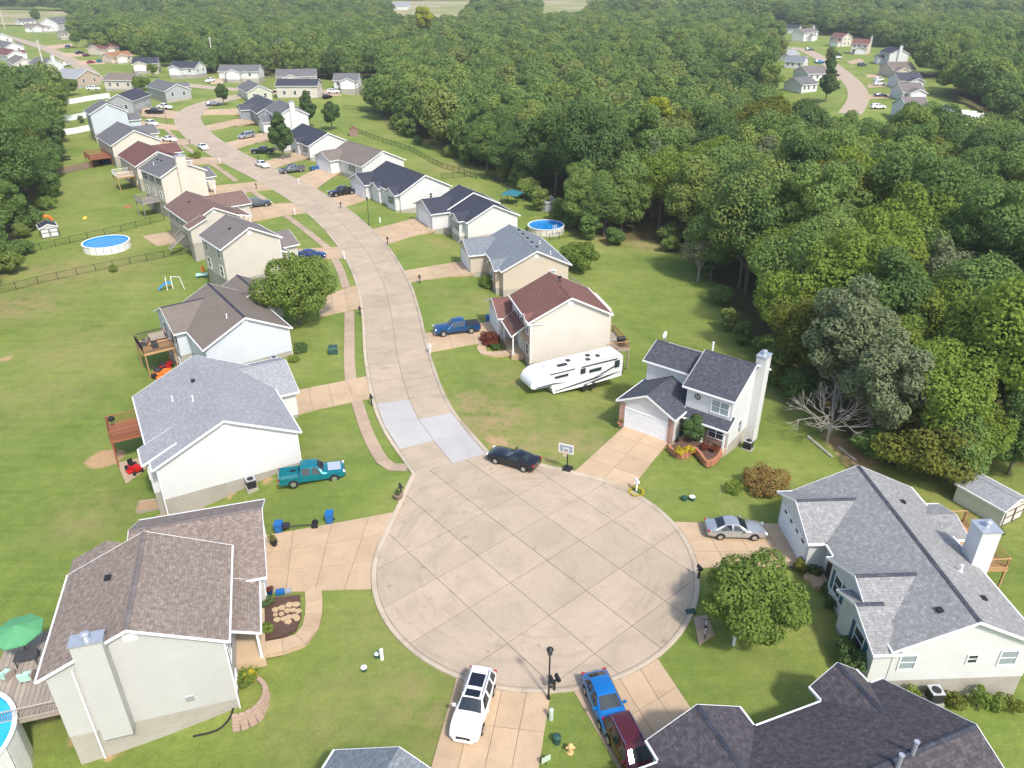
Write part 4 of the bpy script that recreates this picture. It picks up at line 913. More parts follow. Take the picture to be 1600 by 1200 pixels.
# ================================================================ trees
NR = np.random.RandomState(11)
def leaf_mesh(name, pts, nrm_, size, mat, asp=.62):
    n = len(pts); r = NR.normal(size=(n, 3)); t = np.cross(nrm_, r); t /= np.linalg.norm(t, axis=1)[:, None] + 1e-9; b = np.cross(nrm_, t)
    s = size * NR.uniform(.65, 1.3, n)[:, None]
    V = np.empty((n, 4, 3)); bend = nrm_ * s * .22
    V[:, 0] = pts + t * s; V[:, 1] = pts + b * s * asp + bend; V[:, 2] = pts - t * s; V[:, 3] = pts - b * s * asp + bend
    me = bpy.data.meshes.new(name); me.vertices.add(4 * n); me.vertices.foreach_set('co', V.ravel().astype(np.float32))
    me.loops.add(4 * n); me.loops.foreach_set('vertex_index', np.arange(4 * n, dtype=np.int32))
    me.polygons.add(n); me.polygons.foreach_set('loop_start', np.arange(0, 4 * n, 4, dtype=np.int32)); me.polygons.foreach_set('loop_total', np.full(n, 4, np.int32))
    me.update(); me.materials.append(M[mat]); return me
def crown_pts(R, z0, z1, nl, n, kind='round', lobe=.36, jag=.12):
    """leaf positions on lumpy lobes filling a crown of radius R between heights z0 and z1"""
    Hc = z1 - z0; cz = z0 + Hc * .5; C = []; tries = 0
    while len(C) < nl and tries < 4000:
        tries += 1; d = NR.normal(size=3); d /= np.linalg.norm(d); d[2] = d[2] * .9 + .12; f = NR.uniform(.5, .82) if NR.rand() < .85 else NR.uniform(.1, .5)
        q = np.array([d[0] * R * f, d[1] * R * f, d[2] * Hc * .5 * f])
        if kind == 'cone': h = (q[2] / Hc + .5); w = max(.12, 1.12 - h * 1.05); q[0] *= w * 1.25; q[1] *= w * 1.25
        if kind == 'egg': h = (q[2] / Hc + .5); w = max(.3, 1.15 - h * .7); q[0] *= w; q[1] *= w
        r = R * lobe * NR.uniform(.7, 1.25)
        if kind == 'cone': r *= max(.35, 1.1 - (q[2] / Hc + .5) * .8)
        if all(np.linalg.norm(q - c[:3]) > .45 * (r + c[3]) for c in C): C.append(np.array([*q, r]))
    C = np.array(C); k = NR.choice(len(C), n * 2, p=C[:, 3] ** 2 / (C[:, 3] ** 2).sum()); d = NR.normal(size=(n * 2, 3)); d /= np.linalg.norm(d, axis=1)[:, None]
    rad = 1 - np.abs(NR.normal(0, jag, n * 2)) + .06 * NR.normal(size=n * 2)
    P = C[k, :3] + d * (C[k, 3] * rad)[:, None] * np.array([1, 1, .82])
    inside = np.zeros(len(P), bool)
    for j in range(len(C)):
        e = (P - C[j, :3]) / np.array([1, 1, .82]); inside |= (np.linalg.norm(e, axis=1) < C[j, 3] * .72) & (k != j)
    keep = ~inside | (NR.rand(len(P)) < .06); P = P[keep][:n]; d = d[keep][:n]
    nn = d * .75 + NR.normal(size=d.shape) * .42 + np.array([0, 0, .35]); nn /= np.linalg.norm(nn, axis=1)[:, None]
    P[:, 2] += cz; return P, nn, C + np.array([0, 0, cz, 0])
def trunk_mesh(name, C, z0, r, mat='bark', nb=7, lean=.25, top=.55):
    mb = MB(); zt = z0 + (C[:, 2].max() - z0) * top; p = np.array([0, 0, -1.0]); path = [p]
    for i in range(1, 6): path.append(np.array([NR.normal(0, lean * .3), NR.normal(0, lean * .3), -1 + (zt + 1) * i / 5]))
    for i in range(5): mb.tube(path[i], path[i + 1], r * (1.25 - .2 * i) if i == 0 else r * (1.1 - .18 * i), r * (1.1 - .18 * (i + 1)), 7, False)
    for c in C[NR.permutation(len(C))[:nb]]:
        a = path[NR.randint(2, 5)]; mid = (a + c[:3]) / 2 + np.array([0, 0, -.4]); mb.tube(a, mid, r * .4, r * .26, 5, False); mb.tube(mid, c[:3], r * .26, r * .08, 4, False)
    me = bpy.data.meshes.new(name); me.from_pydata(mb.v, [], mb.f); me.materials.append(M[mat]); return me
PROTO = {}
def proto(key, R, z0, z1, nl, n, size, mat='leaf', kind='round', tr=.22, lobe=.36, jag=.12, bark='bark', nb=7):
    P, nn, C = crown_pts(R, z0, z1, nl, n, kind, lobe, jag)
    PROTO[key] = (leaf_mesh('crown', P, nn, size, mat), trunk_mesh('trunk', C, z0 * .6, tr, bark, nb)); return PROTO[key]
for i in range(7): proto('w%d' % i, 5.0 + .35 * (i % 3), 2.6, 14.5 + (i % 4) * .8, 30 + 3 * (i % 4), 13500, .20, 'leaf', 'round' if i % 2 else 'egg', .26, .30 + .05 * (i % 3), .2)
proto('lime0', 5.2, 3, 13.5, 26, 14000, .18, 'leaf_lime', 'round', .25, .33); proto('silver0', 5.0, 3, 14.5, 30, 14000, .18, 'leaf_silver', 'egg', .25, .3, .2)
proto('yel0', 3.6, 6, 14.5, 16, 5200, .26, 'leaf_yellow', 'round', .2, .38); proto('olive0', 5.0, 3, 13.5, 28, 13000, .2, 'leaf_olive', 'round', .25, .34); proto('dark0', 5.0, 3, 14, 28, 13000, .2, 'leaf_dark', 'round', .25, .34)
for i in range(4): proto('e%d' % i, 4.0 + .4 * (i % 2), .4, 10.5 + i * .7, 34, 13500, .18, 'leaf', 'egg' if i % 2 else 'round', .2, .33, .14)
for i in range(2): proto('u%d' % i, 2.4, 0, 4.4 + i, 16, 3200, .2, 'leaf', 'round', .1, .4, .16)
def tree(name, key, loc, s=1.0, rz=None, label=None, cat='tree', group=None, sz=None):
    cm, tm = PROTO[key]; r = empty(name, loc, NR.uniform(0, 6.28) if rz is None else rz, label, cat, group); r.scale = (s, s, s if sz is None else sz)
    link('crown', cm, r); link('trunk', tm, r); return r
# lone trees of the street
proto('street', 5.1, 1.0, 8.4, 34, 15000, .17, 'leaf_lawn', 'round', .22, .3, .1); proto('lawn2', 3.9, .6, 6.0, 30, 13000, .14, 'leaf_lawn', 'round', .14, .3, .16)
proto('cone', 3.0, .6, 9.6, 40, 9000, .19, 'leaf_dark', 'cone', .2, .36, .1); proto('oval', 2.3, 1.2, 6.4, 22, 5200, .17, 'leaf_dark', 'egg', .13, .36); proto('bushy', 2.6, .3, 4.2, 20, 6500, .15, 'leaf_lawn', 'round', .12, .36, .14); proto('shrubtree', 4.6, .3, 6.4, 30, 13000, .15, 'leaf_olive', 'round', .15, .3, .22)
def gp(px, py, dz=0): return G(px, py, dz)
tree('street_tree', 'street', gp(468, 508), .98, 1.0, 'big round leafy tree on the lawn in front of the brown-roofed house', sz=1.12)
tree('lawn_tree', 'lawn2', gp(1172, 990), .98, .4, 'bushy green tree on the lawn right of the turning circle')
tree('conical_tree', 'cone', gp(443, 249), 1.3, None, 'dense conical tree beside the street, the larger of three')
tree('conical_tree', 'cone', gp(483, 199), 1.25, None, 'dense conical tree behind the chimneyed house')
tree('lawn_tree', 'oval', gp(519, 204), 1.4, None, 'small oval tree standing alone on the back lawn')
tree('lawn_tree', 'bushy', gp(905, 424), 1.15, None, 'rounded green tree beside the back steps of the blue-grey-roofed house')
tree('street_tree', 'oval', gp(350, 165), 1.2, None, 'slim oval street tree at the bend')
tree('lawn_tree', 'shrubtree', gp(1425, 735), 1.25, .5, 'olive-green spreading tree behind the grey-roofed ranch house', sz=1.05)
tree('lawn_tree', 'w1', gp(121, 75), .72, None, 'dark round tree on the far top-left street'); tree('lawn_tree', 'w2', gp(58, 37), .85, None, 'broad tree beside the far white house'); tree('lawn_tree', 'bushy', gp(107, 150), 1.5, None, 'wide shrub tree behind the white vinyl fence'); tree('lawn_tree', 'lime0', gp(241, 122), .5, None, 'pale green rounded tree between brown-roofed and grey houses')
tree('lawn_tree', 'bushy', gp(222, 142), 1.3, None, 'leafy tree tucked behind the navy-roofed house at the bend')
tree('lawn_tree', 'w3', gp(1295, 106), .62, None, 'round tree before the far red-brown-roofed house'); tree('lawn_tree', 'cone', gp(1295, 116), 1.1, None, 'slender dark tree by the far bend of road'); tree('lawn_tree', 'cone', gp(1290, 158), 1.45, None, 'pointed green tree above the wood, right-hand subdivision')
for px_, py_, k_, sc_, lab_ in ((1478, 752, 'e1', .75, 'light leafy tree left of the white wooden shed'), (1512, 742, 'lime0', .6, 'light green tree right behind the white wooden shed'), (1575, 742, 'e2', .8, 'leafy tree at the right edge behind the white wooden shed')): tree('lawn_tree', k_, gp(px_, py_), sc_, None, lab_)
# bare trees
def bare_tree(name, loc, hgt, spread, label, mat='bark_dead', nb=11, depth=4, up=.55, leaves=None, leafmat_='leaf_grey'):
    mb = MB(); tips = []
    def br(p, d, L, r, k):
        q = p + d * L; mb.tube(p, q, r, r * .68, 5 if k > 1 else 4, False)
        if k == 0: tips.append(q); return
        for _ in range(3 if k > 1 else 3):
            e = d + NR.normal(0, .5, 3) * np.array([1, 1, .7]); e[2] += .08; e /= np.linalg.norm(e); br(q - d * L * NR.uniform(0, .35), e, L * NR.uniform(.55, .78), r * .58, k - 1)
    r = empty(name, loc, 0, label, 'tree'); t0 = np.array([0, 0, -.5]); t1 = np.array([.1, .1, hgt * .28]); mb.tube(t0, t1, .2, .15, 7, False)
    for i in range(nb):
        a = 2 * math.pi * i / nb + NR.uniform(-.3, .3); d = np.array([math.cos(a) * spread, math.sin(a) * spread, up + NR.uniform(-.25, .6)]); d /= np.linalg.norm(d); br(t1 - np.array([0, 0, NR.uniform(0, hgt * .12)]), d, hgt * .27, .085, depth - 1)
    mb.build('branches', mat, r)
    if leaves:
        T = np.array(tips); P = T[NR.choice(len(T), leaves)] + NR.normal(0, .3, (leaves, 3)); nn = NR.normal(size=(leaves, 3)); nn /= np.linalg.norm(nn, axis=1)[:, None]; link('crown', leaf_mesh('crown', P, nn, .13, leafmat_), r)
    return r
bare_tree('dead_tree', gp(1292, 690), 9.4, .95, 'leafless grey dead tree at the wood edge behind the white two-storey house', nb=13)
bare_tree('sparse_tree', gp(1090, 440), 9.5, .5, 'sparse greyish half-dead tree at the edge of the back lawn', 'bark_pale', 11, 4, 1.1, 2600)
bare_tree('dead_tree', gp(1262, 440), 17.0, .6, 'bare branching dead tree sticking out of the right-hand wood', 'bark_dead', 6, 4, 1.2)
bare_tree('dead_tree', at(445, 105), 18, .6, 'tall dead grey tree in the wood behind the navy-roofed houses', 'bark_pale', 7, 4, 1.3)
bare_tree('dead_tree', gp(1215, 400), 19.0, .5, 'thin bare dead tree left of the branching one in the right-hand wood', 'bark_pale', 5, 4, 1.3)
bare_tree('dead_tree', gp(1570, 330), 21.0, .5, 'bare pale dead tree near the right edge of the wood', 'bark_pale', 6, 4, 1.3)
# the woods
cand = []
rr = random.Random(5)
def scatter(x0, x1, y0, y1, sp):
    y = y0
    while y < y1:
        x = x0
        while x < x1:
            qx, qy = x + rr.uniform(-.42, .42) * sp, y + rr.uniform(-.42, .42) * sp
            u, v, d = proj(qx, qy, 8)
            if -150 < u < 1750 and -60 < v < 1300:
                w = wood_depth(qx, qy)
                if w > 0: cand.append((d, qx, qy, w))
            x += sp
        y += sp
scatter(-170, 130, 60, 210, 7.4); scatter(-190, 240, 210, 420, 8.2); scatter(-420, 420, 420, 700, 10.5); scatter(-800, 800, 700, 1150, 17); scatter(-1500, 1500, 1150, 2400, 34)
cand.sort(); SPECIAL = {}
def special(px, py, z, key, label, s):   # the tree whose crown stands nearest this photograph point
    p = at(px, py, z); i = min(range(len(cand)), key=lambda k: (cand[k][1] - p[0]) ** 2 + (cand[k][2] - p[1]) ** 2 if k not in SPECIAL else 1e9); SPECIAL[i] = (key, label, s)
special(1370, 400, 11, 'lime0', 'broad yellow-green tree rising above the right-hand wood, the biggest of its colour', 1.3); special(1440, 410, 11, 'lime0', 'yellow-green tree right behind the biggest yellow-green one', 1.1); special(1265, 420, 10, 'lime0', 'yellow-green tree left of the silvery tree', .95)
special(1345, 480, 10, 'silver0', 'silvery grey-green tall tree at the front of the right-hand wood', 1.15); special(1300, 540, 9, 'silver0', 'silvery tree just below the tallest silvery one', 1.0); special(1480, 350, 12, 'silver0', 'pale silvery tree farther back in the right-hand wood', 1.05)
special(1035, 145, 13, 'yel0', 'bright yellow-topped tree in the middle of the wood', 1.25); special(1110, 215, 12, 'lime0', 'yellow-green tree below the bright yellow one', 1.3); special(668, 38, 13, 'yel0', 'yellow-green tree in the far part of the wood', 1.8); special(1500, 560, 10, 'lime0', 'light green leafy tree at the front right of the wood', 1.0); special(1435, 640, 8, 'lime0', 'bright green tree above the shed side of the wood', .9)
LMK = [(1450, 160, 'beside the far white fence'), (1580, 190, 'at the right edge, far back'), (1580, 400, 'at the right edge, mid-height'), (1330, 250, 'below the far street'), (1500, 250, 'right of the far row of houses'), (30, 230, 'upper part of the left wood'), (30, 340, 'middle of the left wood'), (10, 430, 'lowest of the left wood'), (640, 190, 'behind the far back lawns'), (720, 200, 'above the brown-grey-roofed house'), (780, 250, 'above the black-roofed house'), (850, 290, 'around the grey shed and blue pool'), (940, 300, 'behind the blue pool lawn'), (1040, 330, 'at the head of the long back lawn'), (1100, 250, 'in the middle of the picture'), (1000, 200, 'below the bright yellow tree'), (1150, 380, 'above the sparse grey tree'), (1200, 470, 'right of the long back lawn'), (1280, 330, 'by the bare dead tree'), (1400, 300, 'above the yellow-green trees'), (1400, 540, 'below the silvery trees'), (1500, 420, 'right of the yellow-green trees'), (1560, 300, 'toward the right edge'), (1560, 520, 'at the right edge above the shed'), (1480, 680, 'directly above the shed'), (1300, 620, 'behind the dead tree'), (1590, 680, 'in the right corner behind the shed'), (1200, 220, 'below the far subdivision'), (1420, 220, 'in front of the far row of houses')]
ind = 0; rest = []
for i, (d, x, y, w) in enumerate(cand):
    z = tz(x, y) if y < 700 else 0
    if i in SPECIAL:
        k, lab, s = SPECIAL[i]; tree('woodland_tree', k, (x, y, z), s, None, lab); continue
    if ind < 285:
        ind += 1; left = x < -60 and y < 300; k = 'w%d' % rr.randrange(7)
        q = rr.random()
        if q < .06: k = 'olive0'
        elif q > .93: k = 'lime0'
        elif q > .89: k = 'silver0'
        elif q < .12: k = 'dark0'
        s = rr.choice((rr.uniform(.85, 1.1), rr.uniform(1.05, 1.35), rr.uniform(1.2, 1.55))) * (.85 if w < 3.5 else 1.0) * (1.0 if y < 190 else .84)
        if w < 6 and rr.random() < .6: k = 'e%d' % rr.randrange(4)
        u, v, _ = proj(x, y, 9); near = min(LMK, key=lambda q: (q[0] - u) ** 2 + (q[1] - v) ** 2)[2]
        look = {'o': 'olive-green', 'd': 'dark green', 'l': 'light green', 's': 'grey-green'}.get(k[0], 'green'); big = 'tall' if s > 1.2 else 'middling' if s > 1.0 else 'smaller'
        lab = '%s %s tree %s, %s' % (big, look, 'at the wood edge' if w < 6 else 'just inside the wood' if w < 16 else 'deep in the wood', near)
        tree('woodland_tree', k, (x, y, z), s, None, lab, 'tree', 'trees of the left wood' if left else 'trees of the right-hand wood', s * rr.uniform(.88, 1.12))
    else: rest.append((x, y, z, d))
for line, nstep in ((WOOD_R, 150), (WOOD_L, 30)):
    E_ = resample(line, 5.0)
    for (x, y) in E_:
        x += rr.uniform(-1.5, 1.5); y += rr.uniform(-1.5, 1.5); u, v, d = proj(x, y, 1)
        if 60 < d < 240 and -40 < u < 1660 and rr.random() < .7:
            near = min(LMK, key=lambda q: (q[0] - u) ** 2 + (q[1] - v) ** 2)[2]; tree('undergrowth_shrub', 'u%d' % rr.randrange(2), (x, y, tz(x, y)), rr.uniform(.6, 1.1), None, 'low undergrowth bush at the wood edge, ' + near, 'shrub', 'undergrowth along the wood edge')
# the remaining wood: one mass, instanced on points
pc = bpy.data.collections.new('crown_sources')
for j in range(5):
    P, nn, C = crown_pts(5.6, 1.5, 14.5, 30, 3600, 'round' if j % 2 else 'egg', .34); o = bpy.data.objects.new('crown_source', leaf_mesh('crown_source', P, nn, .40, 'leaf')); pc.objects.link(o)
me = bpy.data.meshes.new('woodland'); me.from_pydata([(x, y, z) for x, y, z, d in rest], [], [])
sc_ = me.attributes.new('tscale', 'FLOAT', 'POINT'); sc_.data.foreach_set('value', [(rr.uniform(.85, 1.2) * (1.0 if d < 420 else 1.35 if d < 700 else 2.1 if d < 1150 else 3.6)) for x, y, z, d in rest])
ro_ = me.attributes.new('trot', 'FLOAT_VECTOR', 'POINT'); ro_.data.foreach_set('vector', np.array([(0, 0, rr.uniform(0, 6.28)) for _ in rest], np.float32).ravel())
fl_ = me.attributes.new('tvec', 'FLOAT_VECTOR', 'POINT'); fl_.data.foreach_set('vector', np.array([(1, 1, 1.0 if d < 420 else .72 if d < 700 else .62 if d < 1150 else .38) for x, y, z, d in rest], np.float32).ravel())
wo = link('woodland', me); wo['kind'] = 'stuff'
ng = bpy.data.node_groups.new('woodland', 'GeometryNodeTree'); ng.interface.new_socket('Geometry', in_out='INPUT', socket_type='NodeSocketGeometry'); ng.interface.new_socket('Geometry', in_out='OUTPUT', socket_type='NodeSocketGeometry')
gi, go = ng.nodes.new('NodeGroupInput'), ng.nodes.new('NodeGroupOutput'); ci = ng.nodes.new('GeometryNodeCollectionInfo'); ci.inputs['Collection'].default_value = pc; ci.inputs['Separate Children'].default_value = True; ci.inputs['Reset Children'].default_value = True
ip = ng.nodes.new('GeometryNodeInstanceOnPoints'); ip.inputs['Pick Instance'].default_value = True
def attr(nm, t):
    a = ng.nodes.new('GeometryNodeInputNamedAttribute'); a.data_type = t; a.inputs['Name'].default_value = nm; return a.outputs['Attribute']
rv = ng.nodes.new('FunctionNodeRandomValue'); rv.data_type = 'INT'; rv.inputs['Min'].default_value = 0; rv.inputs['Max'].default_value = 4
vm = ng.nodes.new('ShaderNodeVectorMath'); vm.operation = 'SCALE'; ng.links.new(attr('tvec', 'FLOAT_VECTOR'), vm.inputs[0]); ng.links.new(attr('tscale', 'FLOAT'), vm.inputs['Scale'])
er = ng.nodes.new('FunctionNodeEulerToRotation'); ng.links.new(attr('trot', 'FLOAT_VECTOR'), er.inputs[0])
ng.links.new(gi.outputs[0], ip.inputs['Points']); ng.links.new(ci.outputs[0], ip.inputs['Instance']); ng.links.new([o for o in rv.outputs if o.type == 'INT'][0], ip.inputs['Instance Index']); ng.links.new(er.outputs[0], ip.inputs['Rotation']); ng.links.new(vm.outputs[0], ip.inputs['Scale']); ng.links.new(ip.outputs[0], go.inputs[0])
md = wo.modifiers.new('trees', 'NODES'); md.node_group = ng
print('wood', len(cand), 'rest', len(rest))
# ================================================================ vehicles  (x forward, y left)
CARS = {
 'sedan': dict(W=1.83, wb=2.75, r=.33, st=[(2.42, .32, .55, .60, .66, .5), (2.3, .24, .62, .70, .84, .68), (1.9, .2, .72, .80, .9, .75), (1.2, .2, .84, .91, .91, .78), (.85, .2, .9, .97, .91, .76), (.1, .2, .93, 1.38, .91, .6), (-.4, .2, .94, 1.45, .91, .62), (-1.0, .2, .95, 1.40, .91, .6), (-1.72, .2, .97, 1.06, .9, .7), (-2.25, .26, .95, 1.02, .86, .7), (-2.42, .36, .8, .9, .78, .6)],
   ws=(.82, .12), rw=(-1.68, -1.02), side=[(.62, -.38, -.38, .1), (-.48, -1.5, -1.0, -.48)]),
 'hatch': dict(W=1.82, wb=2.65, r=.33, st=[(2.25, .32, .58, .64, .66, .5), (2.12, .24, .68, .76, .84, .68), (1.7, .2, .8, .88, .9, .75), (1.25, .2, .9, .97, .91, .78), (.95, .2, .94, 1.02, .91, .76), (.1, .2, .97, 1.46, .91, .62), (-.5, .2, .99, 1.52, .91, .63), (-1.3, .2, 1.02, 1.46, .9, .6), (-1.95, .22, 1.03, 1.12, .87, .68), (-2.15, .3, .95, 1.02, .84, .66), (-2.27, .4, .8, .88, .76, .6)],
   ws=(.9, .12), rw=(-1.9, -1.34), side=[(.7, -.42, -.42, .1), (-.52, -1.65, -1.25, -.52)]),
 'suv': dict(W=1.95, wb=2.9, r=.37, st=[(2.5, .36, .7, .76, .72, .55), (2.38, .28, .86, .94, .9, .72), (1.9, .25, .96, 1.04, .96, .8), (1.3, .25, 1.02, 1.1, .97, .83), (1.02, .25, 1.05, 1.13, .97, .8), (.3, .25, 1.08, 1.66, .97, .66), (-.4, .25, 1.09, 1.74, .97, .68), (-1.7, .25, 1.12, 1.72, .96, .66), (-2.2, .28, 1.12, 1.56, .94, .64), (-2.4, .3, 1.08, 1.16, .92, .72), (-2.5, .42, .85, .95, .86, .66)],
   ws=(.98, .32), rw=(-2.38, -2.18), side=[(.85, -.3, -.3, .32), (-.4, -1.3, -1.3, -.4), (-1.4, -2.1, -1.95, -1.4)], rails=True),
 'van': dict(W=1.98, wb=3.0, r=.35, st=[(2.55, .36, .62, .68, .72, .55), (2.42, .28, .76, .84, .9, .72), (2.0, .25, .9, 1.0, .96, .8), (1.6, .25, .98, 1.08, .97, .82), (.75, .25, 1.04, 1.62, .97, .66), (0, .25, 1.05, 1.74, .97, .68), (-1.9, .25, 1.08, 1.72, .96, .67), (-2.35, .28, 1.1, 1.6, .94, .64), (-2.5, .3, 1.05, 1.12, .92, .72), (-2.56, .42, .85, .95, .86, .66)],
   ws=(1.55, .78), rw=(-2.48, -2.33), side=[(1.2, .1, .1, .75), (0, -1.1, -1.1, 0), (-1.2, -2.2, -2.1, -1.2)]),
 'coupe': dict(W=1.92, wb=2.95, r=.35, st=[(2.5, .34, .66, .72, .74, .6), (2.4, .26, .74, .82, .9, .76), (1.9, .22, .84, .92, .95, .82), (1.1, .22, .92, 1.0, .95, .84), (.55, .22, .95, 1.02, .95, .8), (-.15, .22, .96, 1.36, .95, .62), (-.6, .22, .98, 1.42, .95, .63), (-1.1, .22, 1.0, 1.36, .95, .62), (-1.8, .22, 1.03, 1.1, .95, .74), (-2.35, .28, 1.0, 1.06, .92, .78), (-2.5, .4, .8, .95, .86, .7)],
   ws=(.5, -.12), rw=(-1.74, -1.14), side=[(.3, -.85, -.85, -.12)]),
 'pickup': dict(W=2.02, wb=3.65, r=.41, bed=(-1.17, -2.92), st=[(2.92, .45, .85, .92, .82, .66), (2.8, .38, 1.0, 1.08, .97, .8), (2.2, .36, 1.06, 1.15, .99, .83), (1.5, .36, 1.09, 1.18, .99, .84), (1.15, .36, 1.1, 1.2, .99, .8), (.5, .36, 1.12, 1.8, .98, .68), (-.3, .36, 1.13, 1.88, .98, .7), (-.95, .36, 1.13, 1.84, .98, .69), (-1.12, .36, 1.13, 1.24, .98, .8), (-1.16, .38, 1.1, 1.15, .98, .84)],
   ws=(1.1, .53), rw=(-1.11, -.97), side=[(.95, -.02, -.02, .5), (-.12, -.92, -.88, -.12)]),
}
def car(kind, paintm, p_rear, p_front, label, cat='car', small=False, name='car', fixed=None, extra=None, s=1.0, group=None, ground=None):
    """stands between two photograph points on the ground under its rear and front bumpers"""
    a, b = (at(*p_rear), at(*p_front)) if ground is None else (G(*p_rear), G(*p_front))
    D = CARS[kind]; yaw = math.atan2(b[1] - a[1], b[0] - a[0]); z = .075 if ground is None else (a[2] + b[2]) / 2 + .02
    root = empty(name, ((a[0] + b[0]) / 2, (a[1] + b[1]) / 2, z), yaw, label, cat, group); root.scale = (s, s, s)
    st = D['st']; xs = np.array([q[0] for q in st])[::-1]
    def half(q): x, zl, zb, zt, w, wt = q; return [(.8 * w, zl), (.985 * w, zl + .14), (w, (zl + zb) / 2 + .03), (.965 * w, zb), (wt, zt - .035), (.6 * wt, zt), (0, zt + .02)]
    H = [half(q) for q in st]
    def P(x, k, sg=1):
        y = np.interp(x, xs, [h[k][0] for h in H][::-1]); zz = np.interp(x, xs, [h[k][1] for h in H][::-1]); return np.array([x, sg * y, zz])
    mb = MB(); R = []
    for q, h in zip(st, H): R.append([(q[0], y, zz) for y, zz in h] + [(q[0], -y, zz) for y, zz in h[-2::-1]])
    n = len(R[0]); mb.v = [p for r in R for p in r]
    for i in range(len(R) - 1):
        for k in range(n - 1): mb.f.append((i * n + k, i * n + k + 1, (i + 1) * n + k + 1, (i + 1) * n + k)); mb.uv.append(None)
        mb.f.append((i * n + n - 1, i * n, (i + 1) * n, (i + 1) * n + n - 1)); mb.uv.append(None)
    mb.f.append(tuple(range(n))); mb.f.append(tuple(range(len(mb.v) - 1, len(mb.v) - n - 1, -1))); mb.uv += [None, None]
    mb.build('body', paintm, root, True)
    W = D['W'] / 2
    def sheet(rows, nm, shrink, off, mat='glass_car', par=None):
        A = np.array(rows, float); c = A.reshape(-1, 3).mean(0); A = c + (A - c) * shrink
        u = A[-1].mean(0) - A[0].mean(0); v = A[:, -1].mean(0) - A[:, 0].mean(0); nn = np.cross(v, u); nn /= np.linalg.norm(nn)
        if np.dot(nn, c - np.array([0, 0, .8])) < 0: nn = -nn
        A = A + nn * off; m_ = MB()
        for i in range(A.shape[0] - 1):
            for j in range(A.shape[1] - 1): m_.poly([A[i, j], A[i, j + 1], A[i + 1, j + 1], A[i + 1, j]])
        return m_.build(nm, mat, par or root)
    for key, nm in (('ws', 'windshield'), ('rw', 'rear_window')):
        xa, xb = D[key]; sheet([[P(x, 4, 1), P(x, 5, 1), P(x, 6), P(x, 5, -1), P(x, 4, -1)] for x in (xa, xb)], nm, .93, .012)
    for sg in (1, -1):
        for xa, xb, xc, xd in D['side']: sheet([[P(xa, 3, sg), P(xb, 3, sg)], [P(xd, 4, sg), P(xc, 4, sg)]], 'side_window', .88, .022)
    r = D['r']
    for sx in (1, -1):
        for sg in (1, -1):
            x = sx * D['wb'] / 2 + (.1 if kind == 'pickup' else 0); y = sg * (W - .1)
            t = MB().lathe([(r * .62, -.11), (r * .93, -.115), (r, -.07), (r, .07), (r * .93, .115), (r * .62, .11)], 16 if not small else 10, (x, y, r), 'y').build('wheel', 'rubber', root, True)
            if not small:
                MB().lathe([(r * .6, -.02), (r * .6, .02), (r * .2, .035), (r * .05, .04)] if sg > 0 else [(r * .6, .02), (r * .6, -.02), (r * .2, -.035), (r * .05, -.04)], 12, (x, y + sg * .1, r), 'y').build('rim', 'rim', t)
                m_ = MB(); m_.poly([(x + (r + .07) * math.cos(a), sg * (W * 1.003), r + (r + .07) * math.sin(a)) for a in np.linspace(-.15, math.pi + .15, 12)]); m_.build('wheel_arch', 'rubber', root)
    if not small:
        f = st[1]; x0 = f[0]
        for sg in (1, -1):
            MB().rbox((x0 + .02, sg * f[4] * .74, f[2] - .02), (.2, .34, .14), sg * -.35).build('headlight', 'headlight', root)
            e = st[-2]; MB().rbox((e[0] - .06 if 'bed' not in D else -2.93, sg * (e[4] * .82 if 'bed' not in D else .9), e[2] - .1 if 'bed' not in D else .95), (.16, .3 if 'bed' not in D else .14, .16 if 'bed' not in D else .34), sg * .3 if 'bed' not in D else 0).build('taillight', 'taillight', root)
            c = P(D['ws'][0] - .3, 3, sg); MB().rbox((c[0], c[1] + sg * .12, c[2] + .08), (.14, .22, .16)).build('mirror', paintm, root)
        MB().rbox((st[0][0] - .02, 0, st[0][2] - .06), (.1, st[0][4] * 1.2, .2)).build('grille', 'grille_dark', root)
        MB().rbox((st[0][0] + .0, 0, .4), (.12, st[0][4] * 1.7, .14)).build('bumper', paintm if kind != 'pickup' else 'chrome', root)
        if D.get('rails'):
            for sg in (1, -1): MB().tube((.1, sg * .6, 1.76), (-1.9, sg * .6, 1.77), .03, n=5).build('roof_rail', 'chrome', root)
    if 'bed' in D:
        x1, x2 = D['bed']; z0, z1 = .45, 1.12; b_ = MB()
        b_.box(x2, x1, W - .1, W - .02, z0, z1); b_.build('bed_side', paintm, root); MB().box(x2, x1, -W + .02, -W + .1, z0, z1).build('bed_side', paintm, root)
        MB().box(x2 - .04, x2 + .05, -W + .1, W - .1, z0 + .05, z1).build('tailgate', paintm, root); MB().box(x2, x1, -W + .1, W - .1, .5, .66).build('bed_floor', extra or 'black_plastic', root)
        if not small: MB().box(x2 - .14, x2 - .04, -W + .1, W - .1, .45, .66).build('rear_bumper', 'chrome', root)
    return root
c = car('suv', 'p_white', (753, 1072), (727, 1156), 'white SUV with two dark sunroofs parked on the bottom centre driveway', 'SUV')
MB().rbox((-.95, 0, 1.755), (1.0, .92, .03)).build('sunroof', 'sunroof', c); MB().rbox((.05, 0, 1.735), (.5, .92, .03), 0).build('sunroof', 'sunroof', c)
MB().rbox((2.53, 0, .52), (.02, .5, .13)).build('plate', 'plate', c)
car('hatch', 'p_blue', (929, 1071), (963, 1148), 'bright blue hatchback on the driveway right of the lamp post')
car('suv', 'p_maroon', (968, 1150), (1010, 1232), 'dark maroon SUV half hidden under the purple-grey roof edge', 'SUV')
car('sedan', 'p_silver', (1103, 834), (1192, 836), 'silver sedan parked across the driveway of the grey-roofed ranch house')
